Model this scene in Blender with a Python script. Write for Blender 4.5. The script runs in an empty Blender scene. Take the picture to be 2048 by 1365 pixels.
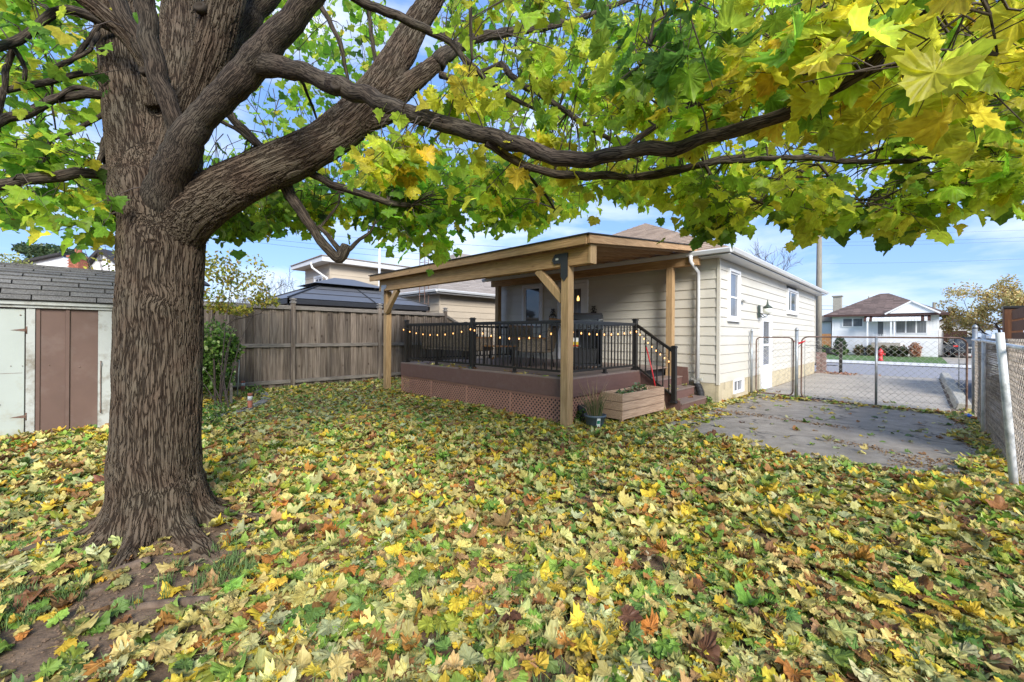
import bpy, bmesh, math, random
import numpy as np
from mathutils import Vector, Matrix, noise as mnoise
rad = math.radians
rng = np.random.default_rng(7)
R = random.Random(11)
S = bpy.context.scene
COL = S.collection

# ------------------------------------------------------------------ camera
F, EYE, YAW, ROLL, CX, CY = 837.0, 1.45, rad(44.4), rad(0.4), 1024.0, 669.0
_fw0 = np.array([-math.sin(YAW), math.cos(YAW), 0.0]); _r0 = np.array([math.cos(YAW), math.sin(YAW), 0.0]); _u0 = np.array([0, 0, 1.0])
_rt = _r0 * math.cos(ROLL) + _u0 * math.sin(ROLL)
_up = _u0 * math.cos(ROLL) - _r0 * math.sin(ROLL)
CAM = np.array([0, 0, EYE])
cd = bpy.data.cameras.new('camera'); cam = bpy.data.objects.new('camera', cd); COL.objects.link(cam)
mw = Matrix.Identity(4)
for i in range(3):
    mw[i][0] = _rt[i]; mw[i][1] = _up[i]; mw[i][2] = -_fw0[i]; mw[i][3] = CAM[i]
cam.matrix_world = mw
cd.sensor_width = 36.0; cd.lens = F / 2048 * 36; cd.shift_y = -(682.5 - CY) / 2048
cd.clip_start = 0.05; cd.clip_end = 600
S.camera = cam

# ------------------------------------------------------------------ sky, sun, exposure
SUN_EL, SUN_AZ = rad(31), math.atan2(-0.50, 0.86)      # azimuth measured from +X
w = bpy.data.worlds.new('World'); S.world = w; w.use_nodes = True
nt = w.node_tree; nt.nodes.clear()
out = nt.nodes.new('ShaderNodeOutputWorld'); bg = nt.nodes.new('ShaderNodeBackground')
sky = nt.nodes.new('ShaderNodeTexSky'); sky.sky_type = 'NISHITA'; sky.sun_disc = False
sky.sun_elevation = SUN_EL; sky.sun_rotation = math.pi / 2 - SUN_AZ
sky.air_density = 1.0; sky.dust_density = 0.2; sky.ozone_density = 1.5; sky.altitude = 50
tc = nt.nodes.new('ShaderNodeTexCoord'); mp = nt.nodes.new('ShaderNodeMapping')
mp.inputs['Scale'].default_value = (1.0, 1.0, 3.2); mp.inputs['Location'].default_value = (5, 5, 5)
n1 = nt.nodes.new('ShaderNodeTexNoise'); n1.inputs['Scale'].default_value = 2.3; n1.inputs['Detail'].default_value = 7; n1.inputs['Roughness'].default_value = 0.55; n1.inputs['Distortion'].default_value = 0.35
cr = nt.nodes.new('ShaderNodeValToRGB'); cr.color_ramp.elements[0].position = 0.46; cr.color_ramp.elements[1].position = 0.72
mx = nt.nodes.new('ShaderNodeMix'); mx.data_type = 'RGBA'
mx.inputs[7].default_value = (5.0, 5.3, 5.8, 1)
lift = nt.nodes.new('ShaderNodeMix'); lift.data_type = 'RGBA'; lift.inputs[0].default_value = 0.72; lift.inputs[7].default_value = (1.0, 2.0, 4.4, 1)
L = nt.links.new
L(tc.outputs['Generated'], mp.inputs['Vector']); L(mp.outputs[0], n1.inputs['Vector']); L(n1.outputs['Fac'], cr.inputs[0])
L(sky.outputs[0], lift.inputs[6]); L(lift.outputs[2], mx.inputs[6]); L(cr.outputs[0], mx.inputs[0])
L(mx.outputs[2], bg.inputs['Color']); L(bg.outputs[0], out.inputs['Surface'])
bg.inputs['Strength'].default_value = 0.06
sd = bpy.data.lights.new('sun', 'SUN'); sun = bpy.data.objects.new('sun', sd); COL.objects.link(sun)
sd.energy = 1.5; sd.angle = rad(24); sd.color = (1.0, 0.95, 0.87)
sv = Vector((math.cos(SUN_AZ) * math.cos(SUN_EL), math.sin(SUN_AZ) * math.cos(SUN_EL), math.sin(SUN_EL)))
sun.rotation_euler = sv.to_track_quat('Z', 'Y').to_euler()
S.view_settings.view_transform = 'Standard'; S.view_settings.look = 'None'; S.view_settings.gamma = 1
S.view_settings.use_curve_mapping = False; S.view_settings.exposure = 2.1
S.render.engine = 'CYCLES'
S.cycles.max_bounces = 7; S.cycles.diffuse_bounces = 4; S.cycles.glossy_bounces = 3; S.cycles.transmission_bounces = 4
S.cycles.transparent_max_bounces = 6; S.cycles.caustics_reflective = False; S.cycles.caustics_refractive = False
S.cycles.use_denoising = True
try: S.cycles.denoiser = 'OPENIMAGEDENOISE'
except Exception: pass

# ------------------------------------------------------------------ measuring helpers (photo pixel -> place at a known depth or plane)
def ray(x, y): return _fw0 + _rt * (x - CX) / F + _up * (CY - y) / F
def P(x, y, d): return CAM + ray(x, y) * d
def G(x, y, z=0.0):
    r = ray(x, y); return CAM + r * ((z - EYE) / r[2])
def onX(x, y, X): r = ray(x, y); return CAM + r * (X / r[0])
def onY(x, y, Y): r = ray(x, y); return CAM + r * (Y / r[1])

# ------------------------------------------------------------------ object helpers
def link(name, data, parent=None, loc=None, rotz=0):
    o = bpy.data.objects.new(name, data); COL.objects.link(o)
    if parent is not None: o.parent = parent
    if loc is not None: o.location = loc
    if rotz: o.rotation_euler = (0, 0, rotz)
    return o
def tag(o, label=None, cat=None, group=None, kind=None):
    if label: o['label'] = label
    if cat: o['category'] = cat
    if group: o['group'] = group
    if kind: o['kind'] = kind
    return o
def thing(name, label, cat, loc=(0, 0, 0), rotz=0, group=None):
    o = link(name, None, None, loc, rotz); o.empty_display_size = 0.2
    return tag(o, label, cat, group)
def copy_tree(o, parent=None):
    c = o.copy(); COL.objects.link(c); c.parent = parent
    for ch in list(o.children): copy_tree(ch, c)
    return c

ATTR_MATS = ('tan_shingle', 'grey_brown_shingle', 'brown_shingle')
class MB:
    def __init__(s): s.v = []; s.f = []; s.sm = []
    def add(s, vs, fs, smooth=False):
        b = len(s.v); s.v += [tuple(p) for p in vs]
        for f in fs: s.f.append(tuple(b + i for i in f)); s.sm.append(smooth)
        return s
    def box(s, c, d, rot=None, taper=0.0):
        x, y, z = (k / 2 for k in d); t = 1 - taper
        vs = [Vector(q) for q in ((-x, -y, -z), (x, -y, -z), (x, y, -z), (-x, y, -z), (-x * t, -y * t, z), (x * t, -y * t, z), (x * t, y * t, z), (-x * t, y * t, z))]
        if rot is not None: vs = [rot @ q for q in vs]
        c = Vector(c)
        return s.add([q + c for q in vs], [(0, 3, 2, 1), (4, 5, 6, 7), (0, 1, 5, 4), (1, 2, 6, 5), (2, 3, 7, 6), (3, 0, 4, 7)])
    def b2(s, x0, x1, y0, y1, z0, z1): return s.box(((x0 + x1) / 2, (y0 + y1) / 2, (z0 + z1) / 2), (x1 - x0, y1 - y0, z1 - z0))
    def beam(s, a, b, w, h):
        a, b = Vector(a), Vector(b); d = b - a; l = d.length; z = d.normalized()
        up = Vector((0, 0, 1)) if abs(z.z) < 0.95 else Vector((1, 0, 0))
        x = up.cross(z).normalized(); y = z.cross(x)
        m = Matrix((x, y, z)).transposed()
        return s.box((a + b) / 2, (w, h, l), m)
    def tube(s, pts, rs, n=8, cap=True):
        pts = [Vector(p) for p in pts]; m = len(pts)
        if not hasattr(rs, '__len__'): rs = [rs] * m
        t = (pts[1] - pts[0]).normalized()
        ref = Vector((0, 0, 1)) if abs(t.z) < 0.9 else Vector((1, 0, 0))
        u = t.cross(ref).normalized(); vs = []
        for i in range(m):
            if i == 0: tt = pts[1] - pts[0]
            elif i == m - 1: tt = pts[-1] - pts[-2]
            else: tt = (pts[i + 1] - pts[i]).normalized() + (pts[i] - pts[i - 1]).normalized()
            tt = tt.normalized() if tt.length > 1e-9 else t
            u = (u - tt * u.dot(tt)).normalized(); v = tt.cross(u)
            for k in range(n):
                a = 2 * math.pi * k / n
                vs.append(pts[i] + (u * math.cos(a) + v * math.sin(a)) * rs[i])
        fs = [(i * n + k, i * n + (k + 1) % n, (i + 1) * n + (k + 1) % n, (i + 1) * n + k) for i in range(m - 1) for k in range(n)]
        if cap: fs += [tuple(range(n - 1, -1, -1)), tuple(range((m - 1) * n, m * n))]
        return s.add(vs, fs, True)
    def lathe(s, prof, c=(0, 0, 0), n=16, rot=None):
        vs = []; c = Vector(c)
        for r, z in prof:
            for k in range(n):
                a = 2 * math.pi * k / n; q = Vector((r * math.cos(a), r * math.sin(a), z))
                vs.append((rot @ q if rot is not None else q) + c)
        m = len(prof)
        fs = [(i * n + k, i * n + (k + 1) % n, (i + 1) * n + (k + 1) % n, (i + 1) * n + k) for i in range(m - 1) for k in range(n)]
        fs += [tuple(range(n - 1, -1, -1)), tuple(range((m - 1) * n, m * n))]
        return s.add(vs, fs, True)
    def prism(s, poly, axis, a0, a1):
        # poly in the two other axes; axis 0: poly=(y,z); axis 1: poly=(x,z); axis 2: poly=(x,y)
        def mk(p, a):
            return (a, p[0], p[1]) if axis == 0 else ((p[0], a, p[1]) if axis == 1 else (p[0], p[1], a))
        n = len(poly)
        vs = [mk(p, a0) for p in poly] + [mk(p, a1) for p in poly]
        fs = [tuple(range(n)), tuple(range(2 * n - 1, n - 1, -1))] + [(i, i + n, (i + 1) % n + n, (i + 1) % n) for i in range(n)]
        return s.add(vs, fs)
    def build(s, name, mat, parent=None, bevel=0, fix=True):
        me = bpy.data.meshes.new(name); me.from_pydata(s.v, [], s.f)
        me.polygons.foreach_set('use_smooth', s.sm)
        if fix:
            bm = bmesh.new(); bm.from_mesh(me); bmesh.ops.recalc_face_normals(bm, faces=bm.faces); bm.to_mesh(me); bm.free()
        me.materials.append(mat); me.update()
        if mat.name in ATTR_MATS:
            ca = me.color_attributes.new('col', 'FLOAT_COLOR', 'POINT'); ca.data.foreach_set('color', np.ones(len(me.vertices) * 4, np.float32))
        o = link(name, me, parent)
        if bevel:
            md = o.modifiers.new('bevel', 'BEVEL'); md.width = bevel; md.segments = 1; md.limit_method = 'ANGLE'
        return o
_ub = {}
def ubox(name, mat, parent, x0, x1, y0, y1, z0, z1, bev=0.0):
    """a box part; alike boxes share mesh data by size"""
    d = (round(x1 - x0, 3), round(y1 - y0, 3), round(z1 - z0, 3)); key = (d, mat.name, bev, name)
    if key not in _ub:
        me = bpy.data.meshes.new(name); bm = bmesh.new(); bmesh.ops.create_cube(bm, size=1)
        bmesh.ops.scale(bm, vec=d, verts=bm.verts)
        if bev: bmesh.ops.bevel(bm, geom=bm.edges[:], offset=bev, segments=1, affect='EDGES')
        bm.to_mesh(me); bm.free(); me.materials.append(mat); _ub[key] = me
    return link(name, _ub[key], parent, ((x0 + x1) / 2, (y0 + y1) / 2, (z0 + z1) / 2))

# ------------------------------------------------------------------ materials
def mat(name, col, rough=0.6, var=0.12, scale=8.0, stretch=(1, 1, 1), bump=0.0, bscale=None, obj=0.0, col2=None, metal=0.0, spec=0.5, detail=5, thr=(0.35, 0.7), dirt=None, dirt_amt=0.0, dirt_scale=1.5, attr=None, coord='Object'):
    m = bpy.data.materials.new(name); m.use_nodes = True; t = m.node_tree; N = t.nodes; K = t.links.new
    p = N['Principled BSDF']; p.inputs['Roughness'].default_value = rough; p.inputs['Metallic'].default_value = metal
    p.inputs['Specular IOR Level'].default_value = spec
    c = N.new('ShaderNodeTexCoord'); mpn = N.new('ShaderNodeMapping'); mpn.inputs['Scale'].default_value = stretch
    K(c.outputs[coord], mpn.inputs[0])
    oi = N.new('ShaderNodeObjectInfo'); off = N.new('ShaderNodeVectorMath'); off.operation = 'MULTIPLY_ADD'
    off.inputs[1].default_value = (13.7, 7.3, 5.1)
    K(oi.outputs['Random'], off.inputs[0]); K(mpn.outputs[0], off.inputs[2])
    nz = N.new('ShaderNodeTexNoise'); nz.inputs['Scale'].default_value = scale; nz.inputs['Detail'].default_value = detail; nz.inputs['Roughness'].default_value = 0.6
    K(off.outputs[0], nz.inputs['Vector'])
    rp = N.new('ShaderNodeValToRGB'); rp.color_ramp.elements[0].position = thr[0]; rp.color_ramp.elements[1].position = thr[1]
    a = tuple(max(0, x * (1 - var)) for x in col); b = col2 if col2 else tuple(min(1, x * (1 + var)) for x in col)
    rp.color_ramp.elements[0].color = (*a, 1); rp.color_ramp.elements[1].color = (*b, 1)
    K(nz.outputs['Fac'], rp.inputs[0]); last = rp.outputs[0]
    if attr:
        at = N.new('ShaderNodeAttribute'); at.attribute_name = attr
        mm = N.new('ShaderNodeMix'); mm.data_type = 'RGBA'; mm.blend_type = 'MULTIPLY'; mm.inputs[0].default_value = 1
        K(last, mm.inputs[6]); K(at.outputs['Color'], mm.inputs[7]); last = mm.outputs[2]
    if dirt:
        n2 = N.new('ShaderNodeTexNoise'); n2.inputs['Scale'].default_value = dirt_scale; n2.inputs['Detail'].default_value = 8; n2.inputs['Roughness'].default_value = 0.65
        K(off.outputs[0], n2.inputs['Vector'])
        r2 = N.new('ShaderNodeValToRGB'); r2.color_ramp.elements[0].position = 0.5; r2.color_ramp.elements[1].position = 0.68
        r2.color_ramp.elements[1].color = (dirt_amt,) * 3 + (1,)
        K(n2.outputs['Fac'], r2.inputs[0])
        mm = N.new('ShaderNodeMix'); mm.data_type = 'RGBA'; mm.inputs[7].default_value = (*dirt, 1)
        K(r2.outputs[0], mm.inputs[0]); K(last, mm.inputs[6]); last = mm.outputs[2]
    if obj:
        hv = N.new('ShaderNodeHueSaturation'); mr = N.new('ShaderNodeMapRange')
        mr.inputs['To Min'].default_value = 1 - obj; mr.inputs['To Max'].default_value = 1 + obj
        K(oi.outputs['Random'], mr.inputs[0]); K(mr.outputs[0], hv.inputs['Value']); K(last, hv.inputs['Color']); last = hv.outputs[0]
    K(last, p.inputs['Base Color'])
    if bump:
        nb = N.new('ShaderNodeTexNoise'); nb.inputs['Scale'].default_value = bscale or scale * 3; nb.inputs['Detail'].default_value = 4
        K(off.outputs[0], nb.inputs['Vector'])
        bp = N.new('ShaderNodeBump'); bp.inputs['Strength'].default_value = bump; bp.inputs['Distance'].default_value = 0.01
        K(nb.outputs['Fac'], bp.inputs['Height']); K(bp.outputs[0], p.inputs['Normal'])
    return m

def wood(name, col, col2, axis, obj=0.18, rough=0.8, sc=6.0, knots=True, stain=None):
    """plank wood with grain along one axis (object space)"""
    st = [9.0, 9.0, 9.0]; st[axis] = 0.55
    m = mat(name, col, rough, 0.18, sc, tuple(st), 0.35, sc * 2.2, obj, col2, dirt=stain, dirt_amt=0.7 if stain else 0, dirt_scale=0.35)
    if knots:
        t = m.node_tree; N = t.nodes; K = t.links.new; p = N['Principled BSDF']
        src = p.inputs['Base Color'].links[0].from_socket
        c = N.new('ShaderNodeTexCoord'); mpn = N.new('ShaderNodeMapping'); s2 = [1.0, 1.0, 1.0]; s2[axis] = 0.6; mpn.inputs['Scale'].default_value = s2
        oi = N.new('ShaderNodeObjectInfo'); ad = N.new('ShaderNodeVectorMath'); ad.operation = 'MULTIPLY_ADD'; ad.inputs[1].default_value = (31, 17, 23)
        vo = N.new('ShaderNodeTexVoronoi'); vo.inputs['Scale'].default_value = 3.8
        rp = N.new('ShaderNodeValToRGB'); rp.color_ramp.elements[0].position = 0.04; rp.color_ramp.elements[1].position = 0.12
        rp.color_ramp.elements[0].color = (0.25, 0.17, 0.12, 1); rp.color_ramp.elements[1].color = (1, 1, 1, 1)
        mm = N.new('ShaderNodeMix'); mm.data_type = 'RGBA'; mm.blend_type = 'MULTIPLY'; mm.inputs[0].default_value = 0.9
        K(c.outputs['Object'], mpn.inputs[0]); K(oi.outputs['Random'], ad.inputs[0]); K(mpn.outputs[0], ad.inputs[2]); K(ad.outputs[0], vo.inputs['Vector'])
        K(vo.outputs['Distance'], rp.inputs[0]); K(src, mm.inputs[6]); K(rp.outputs[0], mm.inputs[7]); K(mm.outputs[2], p.inputs['Base Color'])
    return m

def leafmat(name, transl=0.45, rough=0.5, vein=True):
    m = bpy.data.materials.new(name); m.use_nodes = True; t = m.node_tree; N = t.nodes; K = t.links.new
    p = N['Principled BSDF']; p.inputs['Roughness'].default_value = rough; p.inputs['Specular IOR Level'].default_value = 0.35
    at = N.new('ShaderNodeAttribute'); at.attribute_name = 'col'
    last = at.outputs['Color']
    c = N.new('ShaderNodeTexCoord')
    nz = N.new('ShaderNodeTexNoise'); nz.inputs['Scale'].default_value = 3.0; nz.inputs['Detail'].default_value = 5
    ge = N.new('ShaderNodeNewGeometry'); mxv = N.new('ShaderNodeVectorMath'); mxv.operation = 'MULTIPLY_ADD'; mxv.inputs[1].default_value = (9, 9, 9)
    K(ge.outputs['Position'], nz.inputs['Vector']); nz.inputs['Scale'].default_value = 45
    rp = N.new('ShaderNodeValToRGB'); rp.color_ramp.elements[0].position = 0.32; rp.color_ramp.elements[1].position = 0.62
    rp.color_ramp.elements[0].color = (0.72, 0.66, 0.5, 1); rp.color_ramp.elements[1].color = (1.08, 1.06, 1.0, 1)
    K(nz.outputs['Fac'], rp.inputs[0])
    mm = N.new('ShaderNodeMix'); mm.data_type = 'RGBA'; mm.blend_type = 'MULTIPLY'; mm.inputs[0].default_value = 0.8
    K(last, mm.inputs[6]); K(rp.outputs[0], mm.inputs[7]); last = mm.outputs[2]
    # brown spots
    vo = N.new('ShaderNodeTexNoise'); vo.inputs['Scale'].default_value = 28; vo.inputs['Detail'].default_value = 2
    K(ge.outputs['Position'], vo.inputs['Vector'])
    r3 = N.new('ShaderNodeValToRGB'); r3.color_ramp.elements[0].position = 0.70; r3.color_ramp.elements[1].position = 0.74
    K(vo.outputs['Fac'], r3.inputs[0])
    m3 = N.new('ShaderNodeMix'); m3.data_type = 'RGBA'; m3.inputs[7].default_value = (0.10, 0.045, 0.015, 1)
    K(r3.outputs[0], m3.inputs[0]); K(last, m3.inputs[6]); last = m3.outputs[2]
    if vein:
        sx = N.new('ShaderNodeSeparateXYZ'); K(c.outputs['UV'], sx.inputs[0])
        ax = N.new('ShaderNodeMath'); ax.operation = 'ABSOLUTE'
        K(sx.outputs[0], ax.inputs[0]); cur = None
        for a in (0.0, 0.66, 1.28):
            # distance to the ray at angle a from +V
            m1 = N.new('ShaderNodeMath'); m1.operation = 'MULTIPLY'; m1.inputs[1].default_value = math.cos(a); K(ax.outputs[0], m1.inputs[0])
            m2 = N.new('ShaderNodeMath'); m2.operation = 'MULTIPLY_ADD'; m2.inputs[1].default_value = -math.sin(a); K(sx.outputs[1], m2.inputs[0]); K(m1.outputs[0], m2.inputs[2])
            m4 = N.new('ShaderNodeMath'); m4.operation = 'ABSOLUTE'; K(m2.outputs[0], m4.inputs[0])
            if cur is None: cur = m4.outputs[0]
            else:
                mi = N.new('ShaderNodeMath'); mi.operation = 'MINIMUM'; K(cur, mi.inputs[0]); K(m4.outputs[0], mi.inputs[1]); cur = mi.outputs[0]
        r4 = N.new('ShaderNodeValToRGB'); r4.color_ramp.elements[0].position = 0.006; r4.color_ramp.elements[1].position = 0.028
        r4.color_ramp.elements[0].color = (0.75,) * 3 + (1,); r4.color_ramp.elements[1].color = (0, 0, 0, 1)
        K(cur, r4.inputs[0])
        m5 = N.new('ShaderNodeMix'); m5.data_type = 'RGBA'; m5.blend_type = 'SCREEN'
        hs = N.new('ShaderNodeMix'); hs.data_type = 'RGBA'; hs.blend_type = 'MULTIPLY'; hs.inputs[0].default_value = 1; hs.inputs[7].default_value = (0.55, 0.5, 0.35, 1)
        K(last, hs.inputs[6]); K(r4.outputs[0], m5.inputs[0]); K(last, m5.inputs[6]); K(hs.outputs[2], m5.inputs[7]); last = m5.outputs[2]
        bp = N.new('ShaderNodeBump'); bp.inputs['Strength'].default_value = 0.5; bp.inputs['Distance'].default_value = 0.004
        K(cur, bp.inputs['Height']); K(bp.outputs[0], p.inputs['Normal'])
    K(last, p.inputs['Base Color'])
    tr = N.new('ShaderNodeBsdfTranslucent'); ms = N.new('ShaderNodeMixShader'); ms.inputs[0].default_value = transl
    hv = N.new('ShaderNodeHueSaturation'); hv.inputs['Value'].default_value = 1.55; hv.inputs['Saturation'].default_value = 1.0
    K(last, hv.inputs['Color']); K(hv.outputs[0], tr.inputs['Color'])
    o = [n for n in N if n.type == 'OUTPUT_MATERIAL'][0]
    K(p.outputs[0], ms.inputs[1]); K(tr.outputs[0], ms.inputs[2]); K(ms.outputs[0], o.inputs['Surface'])
    return m

def barkmat(name, sc=1.0, disp=True, base=(0.060, 0.043, 0.031), light=(0.108, 0.084, 0.064), amp=0.013):
    m = bpy.data.materials.new(name); m.use_nodes = True; t = m.node_tree; N = t.nodes; K = t.links.new
    p = N['Principled BSDF']; p.inputs['Roughness'].default_value = 0.92; p.inputs['Specular IOR Level'].default_value = 0.2
    at = N.new('ShaderNodeAttribute'); at.attribute_name = 'bark_co'
    mp_ = N.new('ShaderNodeMapping'); mp_.inputs['Scale'].default_value = (1, 1, 0.07)
    K(at.outputs['Vector'], mp_.inputs[0])
    fur = None
    for sc_, off_, wd_ in ((42 * sc, 0.0, .06), (75 * sc, 3.7, .065)):
        om = N.new('ShaderNodeVectorMath'); om.operation = 'ADD'; om.inputs[1].default_value = (off_, off_, off_); K(mp_.outputs[0], om.inputs[0])
        nn = N.new('ShaderNodeTexNoise'); nn.inputs['Scale'].default_value = sc_; nn.inputs['Detail'].default_value = 1.6; nn.inputs['Roughness'].default_value = .5; nn.inputs['Distortion'].default_value = .35
        K(om.outputs[0], nn.inputs['Vector'])
        sb = N.new('ShaderNodeMath'); sb.operation = 'SUBTRACT'; sb.inputs[1].default_value = .5; K(nn.outputs['Fac'], sb.inputs[0])
        ab = N.new('ShaderNodeMath'); ab.operation = 'ABSOLUTE'; K(sb.outputs[0], ab.inputs[0])
        mr_ = N.new('ShaderNodeMapRange'); mr_.inputs['From Max'].default_value = wd_; K(ab.outputs[0], mr_.inputs[0])
        if fur is None: fur = mr_.outputs[0]
        else:
            mi = N.new('ShaderNodeMath'); mi.operation = 'MULTIPLY'; K(fur, mi.inputs[0]); K(mr_.outputs[0], mi.inputs[1]); fur = mi.outputs[0]
    r1 = N.new('ShaderNodeMath'); r1.operation = 'POWER'; r1.inputs[1].default_value = .7; K(fur, r1.inputs[0])
    n2 = N.new('ShaderNodeTexNoise'); n2.inputs['Scale'].default_value = 90 * sc; n2.inputs['Detail'].default_value = 6; n2.inputs['Roughness'].default_value = 0.65
    m2 = N.new('ShaderNodeMapping'); m2.inputs['Scale'].default_value = (1, 1, 0.45); K(at.outputs['Vector'], m2.inputs[0]); K(m2.outputs[0], n2.inputs['Vector'])
    h = N.new('ShaderNodeMath'); h.operation = 'MULTIPLY_ADD'; h.inputs[1].default_value = 0.5; K(n2.outputs['Fac'], h.inputs[0]); K(r1.outputs[0], h.inputs[2])
    rp = N.new('ShaderNodeValToRGB'); E = rp.color_ramp.elements
    E[0].position = 0.25; E[0].color = (base[0] * 0.42, base[1] * 0.40, base[2] * 0.38, 1); E[1].position = 1.3 / 1.5; E[1].color = (*light, 1)
    e = rp.color_ramp.elements.new(0.55); e.color = (*base, 1)
    hm = N.new('ShaderNodeMath'); hm.operation = 'MULTIPLY'; hm.inputs[1].default_value = 0.72; K(h.outputs[0], hm.inputs[0]); K(hm.outputs[0], rp.inputs[0])
    n3 = N.new('ShaderNodeTexNoise'); n3.inputs['Scale'].default_value = 4.5; n3.inputs['Detail'].default_value = 4; K(at.outputs['Vector'], n3.inputs['Vector'])
    r3 = N.new('ShaderNodeValToRGB'); r3.color_ramp.elements[0].position = 0.35; r3.color_ramp.elements[1].position = 0.68
    r3.color_ramp.elements[0].color = (0.92, 0.84, 0.76, 1); r3.color_ramp.elements[1].color = (1.02, 1.08, 1.0, 1); K(n3.outputs['Fac'], r3.inputs[0])
    mm = N.new('ShaderNodeMix'); mm.data_type = 'RGBA'; mm.blend_type = 'MULTIPLY'; mm.inputs[0].default_value = 1
    K(rp.outputs[0], mm.inputs[6]); K(r3.outputs[0], mm.inputs[7]); K(mm.outputs[2], p.inputs['Base Color'])
    o = [n for n in N if n.type == 'OUTPUT_MATERIAL'][0]
    if disp:
        dn = N.new('ShaderNodeDisplacement'); dn.inputs['Midlevel'].default_value = 0.9; dn.inputs['Scale'].default_value = amp
        K(h.outputs[0], dn.inputs['Height']); K(dn.outputs[0], o.inputs['Displacement'])
        m.displacement_method = 'BOTH'
    else:
        bp = N.new('ShaderNodeBump'); bp.inputs['Strength'].default_value = 0.7; bp.inputs['Distance'].default_value = 0.006
        K(h.outputs[0], bp.inputs['Height']); K(bp.outputs[0], p.inputs['Normal'])
    return m

M = {}
def _cracked(m, sc=.75, wdt=.022, dark=(.045, .04, .036)):
    """meandering cracks and fine pale grit"""
    t = m.node_tree; N = t.nodes; K = t.links.new; p = N['Principled BSDF']; src = p.inputs['Base Color'].links[0].from_socket
    ge = N.new('ShaderNodeNewGeometry'); nz = N.new('ShaderNodeTexNoise'); nz.inputs['Scale'].default_value = 2.2; nz.inputs['Detail'].default_value = 5; K(ge.outputs['Position'], nz.inputs['Vector'])
    ad = N.new('ShaderNodeVectorMath'); ad.operation = 'MULTIPLY_ADD'; ad.inputs[1].default_value = (.9, .9, 0); K(nz.outputs['Color'], ad.inputs[0]); K(ge.outputs['Position'], ad.inputs[2])
    vo = N.new('ShaderNodeTexVoronoi'); vo.feature = 'DISTANCE_TO_EDGE'; vo.inputs['Scale'].default_value = sc; K(ad.outputs[0], vo.inputs['Vector'])
    mr = N.new('ShaderNodeMapRange'); mr.inputs['From Max'].default_value = wdt; mr.inputs['To Min'].default_value = .85; mr.inputs['To Max'].default_value = 0; K(vo.outputs['Distance'], mr.inputs[0])
    n2 = N.new('ShaderNodeTexNoise'); n2.inputs['Scale'].default_value = 1.1; K(ge.outputs['Position'], n2.inputs['Vector'])
    gr = N.new('ShaderNodeMapRange'); gr.inputs['From Min'].default_value = .42; gr.inputs['From Max'].default_value = .56; K(n2.outputs['Fac'], gr.inputs[0])
    ml = N.new('ShaderNodeMath'); ml.operation = 'MULTIPLY'; K(mr.outputs[0], ml.inputs[0]); K(gr.outputs[0], ml.inputs[1])
    mm = N.new('ShaderNodeMix'); mm.data_type = 'RGBA'; mm.inputs[7].default_value = (*dark, 1); K(ml.outputs[0], mm.inputs[0]); K(src, mm.inputs[6])
    v2 = N.new('ShaderNodeTexVoronoi'); v2.inputs['Scale'].default_value = 55; K(ge.outputs['Position'], v2.inputs['Vector'])
    m2 = N.new('ShaderNodeMapRange'); m2.inputs['From Max'].default_value = .16; m2.inputs['To Min'].default_value = .6; m2.inputs['To Max'].default_value = 0; K(v2.outputs['Distance'], m2.inputs[0])
    m3 = N.new('ShaderNodeMix'); m3.data_type = 'RGBA'; m3.inputs[7].default_value = (.38, .33, .26, 1); K(m2.outputs[0], m3.inputs[0]); K(mm.outputs[2], m3.inputs[6]); K(m3.outputs[2], p.inputs['Base Color'])
    return m
M['cream'] = mat('cream_siding', (0.60, 0.57, 0.495), 0.45, 0.05, 1.2, obj=0.025, dirt=(0.42, 0.36, 0.26), dirt_amt=0.25, dirt_scale=0.9, bump=0.05, bscale=3)
M['cream_side'] = M['cream']
M['beige'] = mat('beige_siding', (0.47, 0.40, 0.31), 0.5, 0.05, 1.5, obj=0.03)
M['found'] = mat('foundation_paint', (0.50, 0.43, 0.29), 0.8, 0.08, 3, bump=0.4, bscale=30, dirt=(0.25, 0.21, 0.15), dirt_amt=0.6, dirt_scale=2.5)
M['white'] = mat('white_paint', (0.60, 0.61, 0.62), 0.4, 0.04, 3)
M['whitew'] = mat('weathered_white', (0.42, 0.44, 0.42), 0.65, 0.06, 5, dirt=(0.17, 0.14, 0.10), dirt_amt=0.85, dirt_scale=5.0, bump=0.15)
M['door_shed'] = mat('shed_door_paint', (0.39, 0.43, 0.40), 0.55, 0.05, 2, dirt=(0.30, 0.25, 0.16), dirt_amt=0.7, dirt_scale=2.2)
M['shed_brown'] = mat('shed_brown_paint', (0.125, 0.075, 0.058), 0.6, 0.08, 3, dirt=(0.19, 0.14, 0.12), dirt_amt=0.5, dirt_scale=2.2, bump=0.1)
M['comp'] = mat('brown_composite', (0.155, 0.084, 0.070), 0.55, 0.10, 5, (6, 1, 6), 0.2, 30, 0.06, dirt=(0.19, 0.13, 0.115), dirt_amt=0.4)
M['compt'] = mat('deck_top_composite', (0.24, 0.18, 0.155), 0.5, 0.10, 5, (1, 8, 1), 0.2, 30, 0.08)
M['lattice'] = mat('lattice_brown', (0.42, 0.22, 0.16), 0.7, 0.1, 6)
M['black'] = mat('black_aluminium', (0.020, 0.018, 0.016), 0.35, 0.1, 6)
M['blackp'] = mat('black_plastic', (0.025, 0.026, 0.028), 0.5, 0.1, 6)
M['grill'] = mat('grill_enamel', (0.030, 0.033, 0.038), 0.28, 0.1, 6)
M['grill_lid'] = mat('grill_steel', (0.075, 0.088, 0.105), 0.3, 0.1, 6, metal=0.7)
M['galv'] = mat('galvanised_steel', (0.30, 0.33, 0.35), 0.45, 0.15, 9, metal=0.55, dirt=(0.22, 0.12, 0.07), dirt_amt=0.5, dirt_scale=5)
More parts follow.
